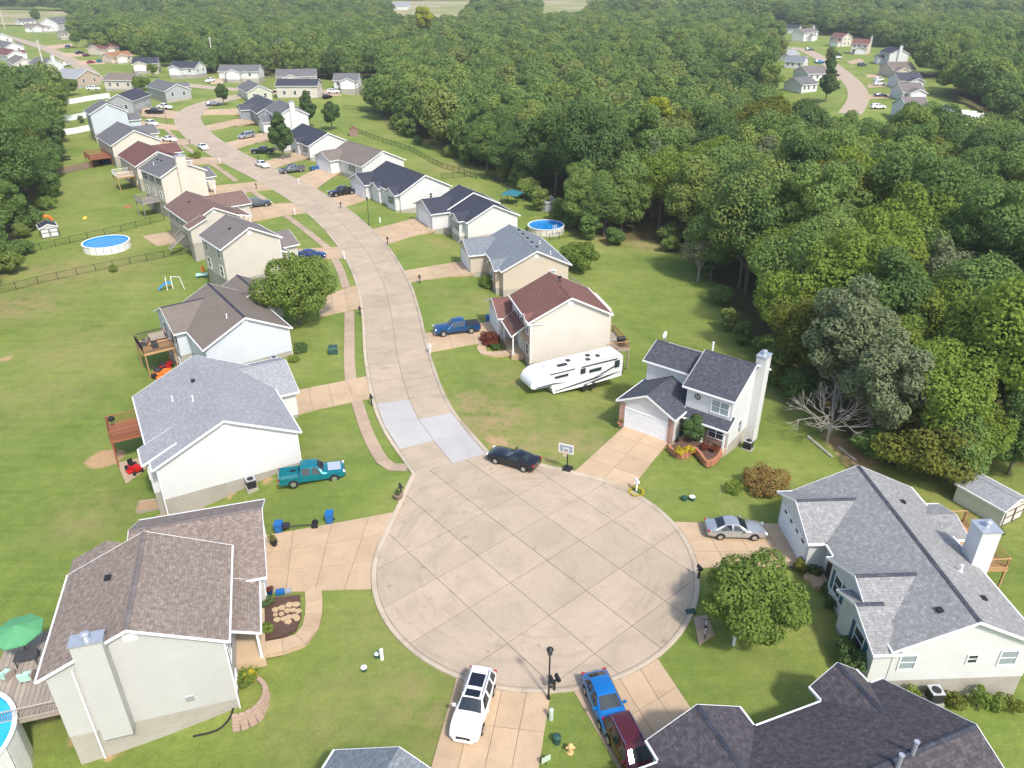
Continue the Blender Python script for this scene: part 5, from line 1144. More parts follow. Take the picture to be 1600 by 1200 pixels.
car('coupe', 'p_black', (838, 735), (768, 715), 'black muscle coupe parked at the kerb where the circle begins')
c = car('pickup', 'p_dkblue', (747, 516), (680, 524), 'dark blue crew-cab pickup with covered bed before the red-brown-roofed house', 'pickup')
MB().box(-2.88, -1.2, -.9, .9, 1.125, 1.17).build('bed_cover', 'black_plastic', c)
c = car('pickup', 'p_teal', (443, 760), (535, 739), 'teal extended-cab pickup with faded hood parked on the grass', 'pickup', extra='p_teal', ground=True)
MB().poly([(2.62, -.66, 1.15), (2.62, .66, 1.15), (1.45, .7, 1.225), (1.45, -.7, 1.225)]).build('faded_hood', 'p_worn', c)
car('sedan', 'p_navy', (463, 404), (509, 403), 'navy blue sedan beside the two-storey beige house')
car('suv', 'p_slate', (386, 325), (421, 321), 'dark slate SUV on the driveway of the brown-roofed house', 'SUV')
car('pickup', 'p_black', (558, 301), (512, 309), 'black pickup on the driveway of the twin-gabled white house', 'pickup')
car('pickup', 'p_grey', (477, 267), (437, 272), 'grey crew-cab pickup on the right side of the street', 'pickup')
car('sedan', 'p_white', (402, 258), (419, 264), 'white sedan at the right kerb near the grey pickup')
car('sedan', 'p_white', (310, 229), (326, 238), 'white sedan at the left kerb halfway up the street')
car('pickup', 'p_black', (421, 240), (402, 240), 'black pickup half behind the conical tree', 'pickup')
car('van', 'p_silver', (400, 213), (371, 219), 'silver minivan on the driveway beside the chimneyed house', 'minivan')
FAR = 'cars parked in the far streets'
for k, pm, a, b, lab, ct in [('suv', 'p_white', (225, 194), (251, 199), 'white SUV on the driveway of the pale blue-grey house', 'SUV'), ('sedan', 'p_white', (256, 220), (274, 222), 'white car half hidden beyond the slate-grey roof', 'car'), ('pickup', 'p_black', (229, 178), (256, 178), 'black pickup at the bend beside a white pickup', 'pickup'), ('pickup', 'p_white', (244, 169), (272, 172), 'white pickup at the bend beside a black pickup', 'pickup'), ('suv', 'p_grey', (326, 166), (342, 165), 'grey SUV parked right of the bend', 'SUV'), ('suv', 'p_white', (336, 127), (321, 130), 'white SUV before the white ranch house', 'SUV'),
    ('suv', 'p_dkblue', (100, 76), (113, 73), 'blue SUV on the far top-left street', 'SUV'), ('suv', 'p_black', (118, 85), (132, 84), 'black SUV next to the purple car, top left', 'SUV'), ('sedan', 'p_purple', (127, 89), (143, 87), 'purple car next to the black SUV, top left', 'car'), ('sedan', 'p_red', (135, 100), (150, 98), 'red car on the far top-left driveway', 'car'), ('hatch', 'p_teal', (153, 98), (163, 97), 'small teal car beside the tan garage, top left', 'car'), ('suv', 'p_white', (100, 104), (109, 102), 'white SUV at the kerb behind the chimneyed far house', 'SUV'), ('van', 'p_white', (135, 141), (158, 141), 'white camper van by the taupe gable', 'van'),
    ('suv', 'p_blue', (1273, 99), (1287, 99), 'blue SUV in the right-hand subdivision', 'SUV'), ('sedan', 'p_slate', (1295, 119), (1312, 119), 'dark sedan by the red shrub, right-hand subdivision', 'car'), ('van', 'p_white', (1362, 128), (1383, 126), 'white van, the farther of two white vehicles side by side', 'van'), ('suv', 'p_white', (1362, 134), (1383, 133), 'white SUV, the nearer of two white vehicles side by side', 'SUV'), ('sedan', 'p_slate', (1364, 151), (1386, 151), 'dark grey sedan alone on a driveway, right-hand subdivision', 'car'), ('suv', 'p_white', (1361, 170), (1382, 170), 'white car roof just above the wood, right-hand subdivision', 'car'), ('suv', 'p_slate', (1337, 104), (1356, 103), 'dark SUV by the navy-roofed chimneyed house', 'SUV'), ('suv', 'p_black', (1303, 89), (1316, 87), 'black SUV, upper of a pair by the red-brown-roofed house', 'SUV'), ('sedan', 'p_white', (1303, 92), (1316, 91), 'white car, lower of a pair by the red-brown-roofed house', 'car'), ('suv', 'p_slate', (1259, 79), (1271, 79), 'dark car before the farthest chimneyed house', 'car'), ('sedan', 'p_black', (1297, 139), (1309, 139), 'black car beside the far pavement', 'car'), ('suv', 'p_white', (516, 146), (527, 146), 'white SUV before the house partly behind the tall edge tree', 'SUV'), ('hatch', 'p_black', (507, 155), (516, 153), 'dark car beside the brown fence at the navy-roofed house', 'car')]:
    car(k, pm, a, b, lab, ct, True, 'car', group=FAR)
# ---- fifth-wheel travel trailer
a, b = G(966, 601), G(815, 613); yaw = math.atan2(b[1] - a[1], b[0] - a[0])
t = empty('travel_trailer', ((a[0] + b[0]) / 2, (a[1] + b[1]) / 2, (a[2] + b[2]) / 2), yaw, 'long white travel trailer with grey swoosh stripes parked on the lawn', 'trailer'); t.scale = (1.08, 1.0, 1.0)
prof = [(-5.6, .85), (-5.65, 2.2), (-5.6, 3.5), (-5.4, 3.62), (3.9, 3.62), (4.8, 3.5), (5.35, 3.1), (5.65, 2.5), (5.6, 2.05), (5.2, 1.85), (3.5, 1.75), (3.15, 1.45), (2.95, .7), (-1, .7)]
mb = MB(); secs = [(-1.22, .0), (-1.25, .04), (1.25, .04), (1.22, 0)]; n = len(prof); c0 = np.mean(prof, axis=0)
for y, e in ((-1.17, .97), (-1.25, 1.0), (1.25, 1.0), (1.17, .97)):
    for x, z in prof: mb.v.append((c0[0] + (x - c0[0]) * (.992 if e < 1 else 1), y, c0[1] + (z - c0[1]) * e))
for i in range(3):
    for k in range(n): mb.f.append((i * n + k, i * n + (k + 1) % n, (i + 1) * n + (k + 1) % n, (i + 1) * n + k)); mb.uv.append(None)
mb.f += [tuple(range(n)), tuple(range(4 * n - 1, 3 * n - 1, -1))]; mb.uv += [None, None]; mb.build('body', 'p_white', t, True)
for sg in (1, -1):
    Y = sg * 1.262
    def decal(pts, mat, nm='stripe'): q = MB(); q.poly([(x, Y, z) for x, z in pts]); q.build(nm, mat, t)
    decal([(-5.5, 2.5), (-4.4, 2.35), (-2.0, 1.5), (-3.3, 1.75)], 'p_grey'); decal([(-3.4, 1.6), (-1.6, 1.45), (2.8, 1.0), (2.7, .9), (-2.4, 1.3)], 'p_slate'); decal([(-5.5, 1.5), (-3.6, 1.35), (-.6, .86), (-2.6, .95)], 'grille_dark'); decal([(1.2, 1.75), (3.3, 1.9), (4.9, 2.0), (3.0, 2.06)], 'p_grey'); decal([(3.2, 1.6), (3.4, 1.78), (5.2, 1.9), (4.9, 2.02), (3.2, 1.85)], 'p_slate')
    for x0, x1, z0, z1 in ((1.2, 2.8, 2.55, 2.85), (-.9, -.3, 2.35, 3.0), (-2.9, -1.4, 2.25, 2.65), (-5.2, -4.6, 2.1, 3.0)): MB().box(x0, x1, *sorted((sg * 1.25, sg * 1.28)), z0, z1).build('window', 'glass', t)
    MB().box(-4.9, -.4, *sorted((sg * 1.25, sg * 1.33)), 3.2, 3.28).build('awning', 'black_metal', t); MB().box(.4, 3.4, *sorted((sg * 1.25, sg * 1.31)), 3.2, 3.27).build('awning', 'black_metal', t)
    for x in (-1.0, -2.05):
        w = MB().lathe([(.25, -.12), (.38, -.12), (.42, -.07), (.42, .07), (.38, .12), (.25, .12)], 16, (x, sg * 1.12, .42), 'y').build('wheel', 'rubber', t, True); MB().lathe([(.24, -.02), (.24, .02), (.05, .03)], 12, (x, sg * 1.2, .42), 'y').build('rim', 'rim', w)
    MB().box(2.7, 2.82, *sorted((sg * .9, sg * 1.02)), -.1, .9).build('landing_leg', 'black_metal', t)
for x in (3.1, -4.6): MB().rbox((x, 0, 3.74), (1.0, .9, .26)).build('air_conditioner', 'white_plastic', t)
for x, y, w in ((1.6, .5, 1.1), (.5, -.2, .45), (-1.5, .6, .45), (-2.0, -.3, .45), (-2.9, .3, .4)): MB().rbox((x, y, 3.67), (w, .5, .12)).build('roof_vent', 'grille_dark', t)
for y in (-.3, .3): MB().tube((-5.7, y, 1.0), (-5.7, y, 3.7), .025, n=5).build('ladder', 'black_metal', t)
MB().rbox((-5.78, .75, 1.6), (.2, .6, 1.4)).build('rear_rack', 'black_plastic', t)
# ================================================================ yard things
def wl(key, x, y, z=0.0):
    h = HR[key]; a = h.rotation_euler[2]; X, Y = h.location[0] + x * math.cos(a) - y * math.sin(a), h.location[1] + x * math.sin(a) + y * math.cos(a); return (X, Y, z)
def wlg(key, x, y, dz=0.0): p = wl(key, x, y); return (p[0], p[1], tz(p[0], p[1]) + dz)
def rzof(key): return HR[key].rotation_euler[2]
# ---- pools
def pool(label, loc, r, h, wallm, water, liner='pool_liner', ladder=None, n=20):
    p = empty('swimming_pool', loc, 0, label, 'pool')
    for k in range(n):
        a0, a1 = 2 * math.pi * k / n, 2 * math.pi * (k + 1) / n; c = lambda rr_, a: (rr_ * math.cos(a), rr_ * math.sin(a))
        q = MB(); A, B, C_, D_ = c(r, a0 + .012), c(r, a1 - .012), c(r - .05, a1 - .012), c(r - .05, a0 + .012); q.prism([A, B, C_, D_], -1.2, h - .03); q.build('wall_panel', wallm, p)
    q = MB(); q.lathe([(r - .22, h - .03), (r + .06, h - .03), (r + .06, h + .03), (r - .22, h + .03), (r - .22, h - .03)], 40, caps=False); q.build('rim', 'vinyl', p, False)
    q = MB(); q.poly([((r - .21) * math.cos(a), (r - .21) * math.sin(a), h - .2) for a in np.linspace(0, 2 * math.pi, 41)[:-1]]); q.build('water', water, p)
    q = MB(); q.lathe([(r - .2, h - .35), (r - .2, h - .02), (r - .23, h - .02), (r - .23, h - .35)], 40, caps=False); q.build('liner', liner, p)
    if ladder is not None:
        l = MB()
        for s in (-.25, .25):
            f = lambda rad: (rad * math.cos(ladder) - s * math.sin(ladder), rad * math.sin(ladder) + s * math.cos(ladder))
            l.tube((*f(r + .25), -.1), (*f(r + .1), h + .9), .045, n=5); l.tube((*f(r + .1), h + .9), (*f(r - .4), h + .8), .045, n=5); l.tube((*f(r - .4), h + .8), (*f(r - .4), h - .3), .045, n=5)
        l.build('ladder', 'vinyl', p)
    return p
g = G(853, 361); pool('round above-ground pool with deep blue water, beige walls and white ladder', g, 3.55, 1.25, 'pool_wall', 'water', 'pool_liner', -1.1)
g = G(168, 388); pool('round pool with white walls on the left lawn between two fences', g, 4.0, 1.3, 'pool_wall_w', 'water', 'pool_liner')
pl = wl('L1', -12.1, -3.6); pool('pool with pale turquoise water cut off by the left edge', (pl[0], pl[1], tz(pl[0], pl[1])), 4.15, .1 - tz(pl[0], pl[1]), 'pool_wall_w', 'water_pale', 'pool_liner')
# ---- sheds
def shed(label, loc, rz, w, d, h, roof, wall, trimm, ddoor='N', pitch=.42):
    s = empty('shed', loc, rz, label, 'shed'); block(s, -w / 2 - .15, w / 2 + .15, -d / 2 - .15, d / 2 + .15, h, pitch, 'y', wall=wall, roof=roof, zf=.05, o=.15, base=False)
    MB().box(-w / 2, w / 2, -d / 2, d / 2, -1.2, .06).build('floor', 'foundation', s); c = -d / 2
    for sg in (-1, 1):
        o = fbox(MB(), 'N', c, sg * .75 - .7, sg * .75 + .7, .12, h - .25, -.02, .05).build('door', wall, s); q = MB()
        for a in ((sg * .75 - .72, sg * .75 + .72, .1, .2), (sg * .75 - .72, sg * .75 + .72, h - .33, h - .23), (sg * .75 - .72, sg * .75 - .62, .2, h - .33), (sg * .75 + .62, sg * .75 + .72, .2, h - .33), (sg * .75 - .62, sg * .75 + .62, h * .48, h * .48 + .09)): fbox(q, 'N', c, *a, .05, .075)
        q.build('door_trim', trimm, o)
    return s
g = G(1541, 795); shed('white wooden shed with grey shingle roof and brown-trimmed double door', g, R_(28), 3.3, 4.6, 2.0, 'sh_lightgrey', 'sd_shed', 'brown_trim')
g = G(853, 328); shed('small grey shed with white double doors behind the blue pool', g, R_(-50), 2.9, 2.6, 2.1, 'sh_bluegrey', 'sd_grey', 'trim')
g = G(78, 368); shed('small pale shed with navy roof at the edge of the left wood', g, R_(35), 2.8, 3.2, 2.0, 'sh_navy', 'sd_white', 'shutter_dark')
# ---- decks
def deck_at(key, lab, x0, x1, y0, y1, z, mat, sides, railm=None, name='deck', ax=True, board=.32):
    h = HR[key]; m_ = wl(key, (x0 + x1) / 2, (y0 + y1) / 2); return deck(lab, tuple(h.location), h.rotation_euler[2], x0, x1, y0, y1, z, tz(m_[0], m_[1]) - .3, mat, sides, railm, name, board, ax)
deck_at('L2', 'red-stained wooden deck with railings, red mower parked beneath', -9.4, -6.1, 5.1, 8.7, .3, 'deck_red', 'LNF')
deck_at('L3', 'raised deck with black railing and outdoor seating on pale posts', -10.0, -6.5, 2.4, 6.8, .5, 'deck_tan', 'LNF', 'black_metal')
deck_at('L1', 'weathered grey plank deck behind the nearest house, by the turquoise pool', -10.4, -5.1, -2.7, 5.0, -.2, 'deck_weathered', 'N', 'deck_weathered', 'deck', False)
deck_at('R2', 'plank deck with wood railing behind the two-storey cream house', 5.0, 8.0, -3.7, 1.7, .3, 'deck_weathered', 'NRF', 'deck_tan')
deck_at('BR1', 'honey-coloured wooden deck with railing behind the ranch house chimney', 5.0, 9.8, 1.6, 7.6, .2, 'deck_tan', 'NRF')
deck_at('L6', 'grey weathered deck with stairs behind the tall cream house', -8.2, -4.6, -2.5, 1.2, .2, 'deck_grey', 'LNF')
deck_at('L7', 'small white-railed deck behind the dark red roof', -8.8, -5.0, -4.6, .2, .4, 'deck_tan', 'LNF', 'vinyl')
deck_at('L8', 'brown wooden deck beside the slate-grey-roofed house', -11.0, -6.0, -5, 2, -.2, 'deck_red', 'LNF')
def steps(lab, loc, rz, w, n, rise, run, mat, dirn=1):
    s = empty('steps', loc, rz, lab, 'steps')
    for i in range(n): MB().box(-w / 2, w / 2, i * run, (i + 1) * run - .04, -rise * (i + 1), -rise * (i + 1) + .06).build('tread', mat, s)
    for x in (-w / 2, w / 2): MB().tube((x, 0, -rise), (x, n * run, -rise * n), .07, n=4).build('stringer', mat, s); MB().tube((x, 0, -rise + .95), (x, n * run, -rise * n + .95), .05, n=4).build('handrail', mat, s)
    return s
p_ = wl('R3', 5.6, -5.2, .2); steps('grey wooden steps at the back corner of the blue-grey-roofed house', p_, rzof('R3') - R_(90), 1.2, 9, .26, .3, 'deck_grey')
p_ = wl('L5', -4.7, -3.0, .4); steps('wooden stairs down to the patio behind the brown-roofed house', p_, rzof('L5') + R_(90) , 1.3, 9, .26, .32, 'deck_grey')
# ---- fences
def fence(kind, label, pts, h, mat, step, group=None):
    W_ = [G(*p) for p in pts]; o0 = W_[0]; f = empty('fence', o0, 0, label, 'fence', group); L = []
    for a, b in zip(W_[:-1], W_[1:]):
        n = max(1, int(round(math.hypot(b[0] - a[0], b[1] - a[1]) / step)))
        for i in range(n): t = i / n; x, y = a[0] + (b[0] - a[0]) * t, a[1] + (b[1] - a[1]) * t; L.append((x - o0[0], y - o0[1], tz(x, y) - o0[2]))
    b = W_[-1]; L.append((b[0] - o0[0], b[1] - o0[1], b[2] - o0[2])); pr = MB()
    for (x, y, z) in L: MB().lathe([(.045 if kind != 'vinyl' else .08, -.3), (.045 if kind != 'vinyl' else .08, h + .08), (.01, h + .12)], 6 if kind != 'vinyl' else 4, (x, y, z)).build('post', mat, f)
    for a, b in zip(L[:-1], L[1:]):
        A, B = np.array(a), np.array(b); D_ = np.linalg.norm((B - A)[:2]); u = (B - A)
        if kind in ('vinyl', 'board'):
            q = MB(); ang = math.atan2(u[1], u[0]); nb_ = max(1, int(D_ / .3)) if kind == 'board' else 1
            for i in range(nb_): c = A + u * ((i + .5) / nb_); MB().rbox((c[0], c[1], c[2] + h / 2 + .03), (D_ / nb_ - (.02 if kind == 'board' else .12), .04, h - .06 + (rng.uniform(-.1, .05) if kind == 'board' else 0)), ang).build('panel' if kind == 'vinyl' else 'board', mat, f)
        else:
            q = MB(); q.tube(A + (0, 0, h), B + (0, 0, h), .03, n=4); q.tube(A + (0, 0, .12), B + (0, 0, .12), .022, n=4)
            if kind == 'metal':
                q.tube(A + (0, 0, h - .2), B + (0, 0, h - .2), .02, n=4); n = int(D_ / .22)
                for i in range(n): c = A + u * (i + .5) / n; q.tube(c + (0, 0, .05), c + (0, 0, h), .014, n=3, cap=False)
            else:
                n = int(D_ / .34)
                for i in range(n):
                    c, e = A + u * i / n, A + u * (i + 1) / n; q.tube(c + (0, 0, .1), e + (0, 0, h), .011, n=3, cap=False); q.tube(e + (0, 0, .1), c + (0, 0, h), .011, n=3, cap=False)
            q.build('rail_panel', mat, f)['kind'] = 'stuff'
    return f
fence('chain', 'dark chain-link fence across the left lawn, below the round white pool', [(-10, 462), (60, 444), (150, 424), (230, 408), (309, 392)], 1.25, 'black_metal', 3.0)
fence('chain', 'dark chain-link fence across the left lawn, above the round white pool', [(40, 396), (110, 380), (190, 362), (258, 344)], 1.25, 'black_metal', 3.0)
fence('metal', 'black metal fence behind the houses along the right-hand wood', [(560, 208), (640, 236), (690, 262), (745, 280)], 1.3, 'black_metal', 2.6)
fence('metal', 'black metal fence between the far shed and the wood', [(690, 280), (760, 275), (830, 318)], 1.3, 'black_metal', 2.6)
fence('metal', 'black metal fence below the blue pool', [(858, 376), (905, 368), (960, 372)], 1.3, 'black_metal', 2.6)
fence('metal', 'black metal fence across the far back lawns, by the oval tree', [(536, 170), (580, 174), (618, 186)], 1.3, 'black_metal', 3.2)
fence('vinyl', 'upper long white vinyl fence at the top left', [(66, 161), (110, 163), (150, 156), (172, 153)], 1.8, 'vinyl', 2.4)
fence('vinyl', 'middle white vinyl fence at the top left', [(86, 192), (115, 188), (140, 183)], 1.8, 'vinyl', 2.4)
fence('vinyl', 'lower white vinyl fence at the top left', [(84, 214), (118, 209), (147, 203)], 1.8, 'vinyl', 2.4)
fence('vinyl', 'short white vinyl fence behind the wide shrub tree', [(62, 146), (80, 148), (96, 146)], 1.8, 'vinyl', 2.4)
fence('vinyl', 'white vinyl fence running into the wood, right-hand subdivision', [(1472, 172), (1500, 180), (1535, 187)], 1.8, 'vinyl', 2.6)
fence('board', 'weathered wooden board fence beside the left wood', [(86, 272), (110, 270), (140, 263), (165, 252)], 1.6, 'fence_wood', 2.4)
# ---- mailboxes, lamps, boxes
def mailbox(px, py, label, mat='black_metal', pm='black_metal', rz=0.0, n=1):
    m_ = empty('mailbox', G(px, py), rz, label, 'mailbox'); MB().box(-.06, .06, -.06, .06, -.2, 1.02).build('post', pm, m_); MB().box(-.25 * (1 if n == 1 else 1.6), .25 * (1 if n == 1 else 1.6), -.05, .05, .95, 1.03).build('arm', pm, m_)
    for i in range(n):
        q = MB(); cx_ = (i - (n - 1) / 2) * .42; prof_ = [(-.12, 1.04), (.12, 1.04), (.12, 1.2)] + [(.12 * math.cos(a), 1.2 + .12 * math.sin(a)) for a in np.linspace(.3, math.pi - .3, 5)] + [(-.12, 1.2)]
        q.poly([(cx_ + x, -.27, z) for x, z in prof_]); q.poly([(cx_ + x, .27, z) for x, z in prof_[::-1]])
        for k in range(len(prof_)): (a, z), (b, z2) = prof_[k], prof_[(k + 1) % len(prof_)]; q.poly([(cx_ + a, -.27, z), (cx_ + a, .27, z), (cx_ + b, .27, z2), (cx_ + b, -.27, z2)])
        q.build('box', mat, m_)
    return m_
for px, py, lab, mt, n in [(866, 1080, 'pair of dark mailboxes beside the street lamp', 'black_metal', 2), (581, 634, 'black mailbox at the driveway of the pale grey-blue-roofed house', 'black_metal', 1), (563, 493, 'black mailbox by the driveway behind the round street tree', 'black_metal', 1), (606, 382, 'black mailbox beside the driveway of the black-roofed house', 'black_metal', 1), (656, 443, 'dark mailbox by the driveway of the blue-grey-roofed house', 'grille_dark', 1), (533, 326, 'black mailbox by the black pickup driveway', 'black_metal', 1), (672, 553, 'white mailbox by the blue pickup driveway', 'vinyl', 1), (538, 405, 'white mailbox on a white post by the navy sedan', 'vinyl', 1), (461, 336, 'white mailbox on the verge below the dark slate SUV', 'vinyl', 1), (1091, 905, 'black mailbox at the kerb before the bushy lawn tree', 'black_metal', 1), (994, 768, 'white mailbox standing in a small ring of yellow flowers', 'vinyl', 1), (627, 776, 'dark mailbox beside the barrel planter', 'grille_dark', 1), (401, 296, 'dark mailbox on the left verge', 'black_metal', 1), (297, 226, 'black mailbox farther up the left verge', 'black_metal', 1), (404, 252, 'dark mailbox by the white sedan at the right kerb', 'black_metal', 1), (467, 288, 'white mailbox near the grey pickup', 'vinyl', 1), (344, 255, 'white mailbox on the left verge below the white sedan', 'vinyl', 1)]: mailbox(px, py, lab, mt, mt, R_(20), n)
def lamp(px, py, h, label, mat='black_metal'):
    l = empty('street_lamp', G(px, py), 0, label, 'street lamp'); MB().lathe([(.11, -.2), (.11, .35), (.06, .5), (.05, h)], 10).build('post', mat, l); MB().lathe([(.06, 0), (.16, .08), (.2, .42), (.12, .46)], 8, (0, 0, h)).build('lantern', 'glass', l); MB().lathe([(.24, 0), (.2, .06), (.05, .2), (.02, .28)], 8, (0, 0, h + .46)).build('cap', mat, l)
lamp(857, 1093, 4.0, 'black lamp post with lantern at the bottom of the turning circle'); lamp(577, 352, 4.6, 'dark green thin lamp post on the lawn of the twin-gabled white house', 'green_dark'); lamp(261, 194, 5, 'dark lamp post at the bend of the street')
def cabinet(px, py, label, w, d, h, mat, cat='utility box', rz=.2, name='utility_box', lid=None):
    c = empty(name, G(px, py), rz, label, cat); MB().prism([(-w / 2, -d / 2), (w / 2, -d / 2), (w / 2, d / 2), (-w / 2, d / 2)], -.1, h * .72).build('body', mat, c); q = MB(); q.v = [(-w / 2 - .02, -d / 2 - .02, h * .72), (w / 2 + .02, -d / 2 - .02, h * .72), (w / 2 + .02, d / 2 + .02, h * .72), (-w / 2 - .02, d / 2 + .02, h * .72), (-w / 2 + .06, -d / 2 + .1, h), (w / 2 - .06, -d / 2 + .1, h), (w / 2 - .06, d / 2 - .02, h), (-w / 2 + .06, d / 2 - .02, h)]; q.f = [(3, 2, 1, 0), (4, 5, 6, 7), (0, 1, 5, 4), (1, 2, 6, 5), (2, 3, 7, 6), (3, 0, 4, 7)]; q.uv = [None] * 6; q.build('lid', lid or mat, c); return c
cabinet(521, 552, 'green transformer box on the lawn beside the pavement', 1.1, 1.0, .95, 'green_metal'); cabinet(517, 438, 'small green utility box on the lawn by the navy sedan', .5, .4, .6, 'green_dark'); cabinet(1079, 957, 'low dark green drain box at the kerb right of the circle', .7, .45, .18, 'green_dark')
def pedestal(px, py, label, r, h, mat, cap=None):
    c = empty('service_pedestal', G(px, py), 0, label, 'pedestal'); MB().lathe([(r, -.1), (r, h * .86)], 10).build('body', mat, c); MB().lathe([(r * 1.1, 0), (r * 1.1, h * .08), (r * .5, h * .18)], 10, (0, 0, h * .86)).build('cap', cap or mat, c)
pedestal(597, 1030, 'white utility pedestal on the bottom lawn', .13, .95, 'white_plastic'); pedestal(589, 1026, 'short green utility cap beside the white pedestal on the bottom lawn', .18, .3, 'green_dark', 'pale_green'); pedestal(569, 1047, 'round white-capped utility cover on the bottom lawn', .2, .3, 'green_dark', 'white_plastic'); pedestal(861, 1124, 'pale pedestal on the strip of lawn below the lamp post', .14, .95, 'pale_green'); pedestal(870, 1160, 'dark green round utility cap on the strip of lawn below the lamp post', .24, .6, 'green_metal'); pedestal(1069, 781, 'dark green utility cap on the lawn before the flower bed', .26, .35, 'green_metal'); pedestal(1081, 781, 'green utility cap with white top on the lawn before the flower bed', .25, .4, 'green_dark', 'white_plastic'); pedestal(1146, 1008, 'white marker post under the bushy lawn tree', .11, .8, 'white_plastic'); pedestal(594, 348, 'white post on the lawn of the twin-gabled house', .12, 1.0, 'white_plastic')
hy = empty('fire_hydrant', G(891, 1176), 0, 'tan fire hydrant on the strip of lawn by the blue car', 'hydrant'); MB().lathe([(.2, -.1), (.2, .06), (.14, .08), (.14, .55), (.18, .56), (.18, .62), (.13, .72), (.04, .8)], 12).build('barrel', 'hydrant', hy, True); MB().tube((-.27, 0, .45), (.27, 0, .45), .075, n=8).build('nozzle', 'hydrant', hy)
ys = empty('yard_sign', G(853, 1196), .5, 'green-edged yard sign on the strip of lawn at the bottom edge', 'sign'); MB().box(-.3, .3, -.015, .015, .35, .8).build('board', 'pale_green', ys); MB().box(-.25, .25, .016, .02, .4, .75).build('face', 'green_dark', ys); MB().box(-.02, .02, -.012, .012, -.1, .35).build('stake', 'black_metal', ys)
# ---- wheelie bins
def bin_(loc, label, rz=0.0, mat='bin_blue'):
    b_ = empty('trash_bin', loc, rz, label, 'trash bin'); q = MB(); q.v = [(x * s_, y * s_, z) for z, s_ in ((0.05, .8), (.95, 1.0)) for x, y in ((-.3, -.34), (.3, -.34), (.3, .34), (-.3, .34))]; q.f = [(3, 2, 1, 0), (4, 5, 6, 7), (0, 1, 5, 4), (1, 2, 6, 5), (2, 3, 7, 6), (3, 0, 4, 7)]; q.uv = [None] * 6; q.build('body', mat, b_); MB().rbox((0, 0, 1.0), (.66, .76, .08), 0, .05).build('lid', mat, b_)
    for s_ in (-1, 1): MB().lathe([(.1, -.03), (.1, .03)], 10, (s_ * .26, .3, .1), 'y').build('wheel', 'rubber', b_)
bin_(G(516, 816), 'blue trash bin on the grass edge of the driveway, the right one of two'); bin_(G(437, 832), 'blue trash bin beside the garage, the left one of two'); bin_(G(763, 504), 'blue trash bin behind the dark blue pickup'); bin_(G(486, 268), 'dark green trash bin beside two blue bins', 0, 'green_metal'); bin_(G(491, 267), 'blue trash bin, middle of three by the white garage'); bin_(G(497, 266), 'blue trash bin, right of three by the white garage')
# ---- air conditioners
def ac(loc, label, rz=0.0):
    a_ = empty('air_conditioner', loc, rz, label, 'air conditioner'); MB().box(-.5, .5, -.5, .5, -.6, .06).build('pad', 'foundation', a_)
    q = MB(); [q.box(-.4, .4, -.4, .4, .08 + k * .1, .15 + k * .1) for k in range(8)]; q.build('louvres', 'grille_dark', a_)['kind'] = 'stuff'; MB().box(-.36, .36, -.36, .36, .07, .86).build('coil', 'black_plastic', a_); MB().box(-.42, .42, -.42, .42, .87, .93).build('top', 'galv', a_); MB().lathe([(.3, 0), (.3, .03), (.06, .06)], 14, (0, 0, .93)).build('fan_grille', 'black_plastic', a_)
ac(wlg('L2', 1.2, -7.9, .3), 'air conditioner at the foot of the white gable beside the teal pickup', rzof('L2')); ac(wlg('L3', 2.4, -7.4, .1), 'air conditioner at the pale blue gable', rzof('L3')); ac(wlg('BR1', -1.6, -9.1, .3), 'grey air conditioner among plants at the ranch house gable', rzof('BR1')); ac(wlg('R1', -.4, -3.3, .1), 'air conditioner beside the chimney of the white two-storey house', rzof('R1'))
# ---- basketball hoop
a, b = G(886, 735), G(800, 880); hp = empty('basketball_hoop', a, math.atan2(b[1] - a[1], b[0] - a[0]), 'portable basketball hoop with clear backboard at the kerb', 'basketball hoop')
q = MB(); q.v = [(x * s_, y * s_, z) for z, s_ in ((.0, 1.0), (.3, .75)) for x, y in ((-.62, -.45), (.35, -.45), (.35, .45), (-.62, .45))]; q.f = [(3, 2, 1, 0), (4, 5, 6, 7), (0, 1, 5, 4), (1, 2, 6, 5), (2, 3, 7, 6), (3, 0, 4, 7)]; q.uv = [None] * 6; q.build('base', 'black_plastic', hp); MB().tube((-.1, 0, .25), (.15, 0, 2.6), .06, n=8).build('pole', 'black_metal', hp); bo = MB().box(.5, .54, -.68, .68, 2.3, 3.15).build('backboard', 'glass_light', hp)
q = MB(); [q.box(.49, .56, *v) for v in ((-.7, .7, 3.12, 3.18), (-.7, .7, 2.27, 2.33), (-.7, -.64, 2.33, 3.12), (.64, .7, 2.33, 3.12), (-.25, .25, 2.78, 2.82), (-.25, -.21, 2.45, 2.78), (.21, .25, 2.45, 2.78))]; q.build('frame', 'vinyl', bo); MB().tube((.15, 0, 2.6), (.5, 0, 2.7), .05, n=6).build('arm', 'black_metal', hp)
q = MB(); [q.tube((.8 + .23 * math.cos(t0), .23 * math.sin(t0), 2.45), (.8 + .23 * math.cos(t0 + .42), .23 * math.sin(t0 + .42), 2.45), .015, n=4) for t0 in np.arange(0, 6.28, .42)]; rim = q.build('rim', 'orange', hp); q = MB(); [q.tube((.8 + .22 * math.cos(t0), .22 * math.sin(t0), 2.44), (.8 + .12 * math.cos(t0 + .3), .12 * math.sin(t0 + .3), 2.05), .008, n=3) for t0 in np.arange(0, 6.28, .4)]; q.build('net', 'vinyl', rim)
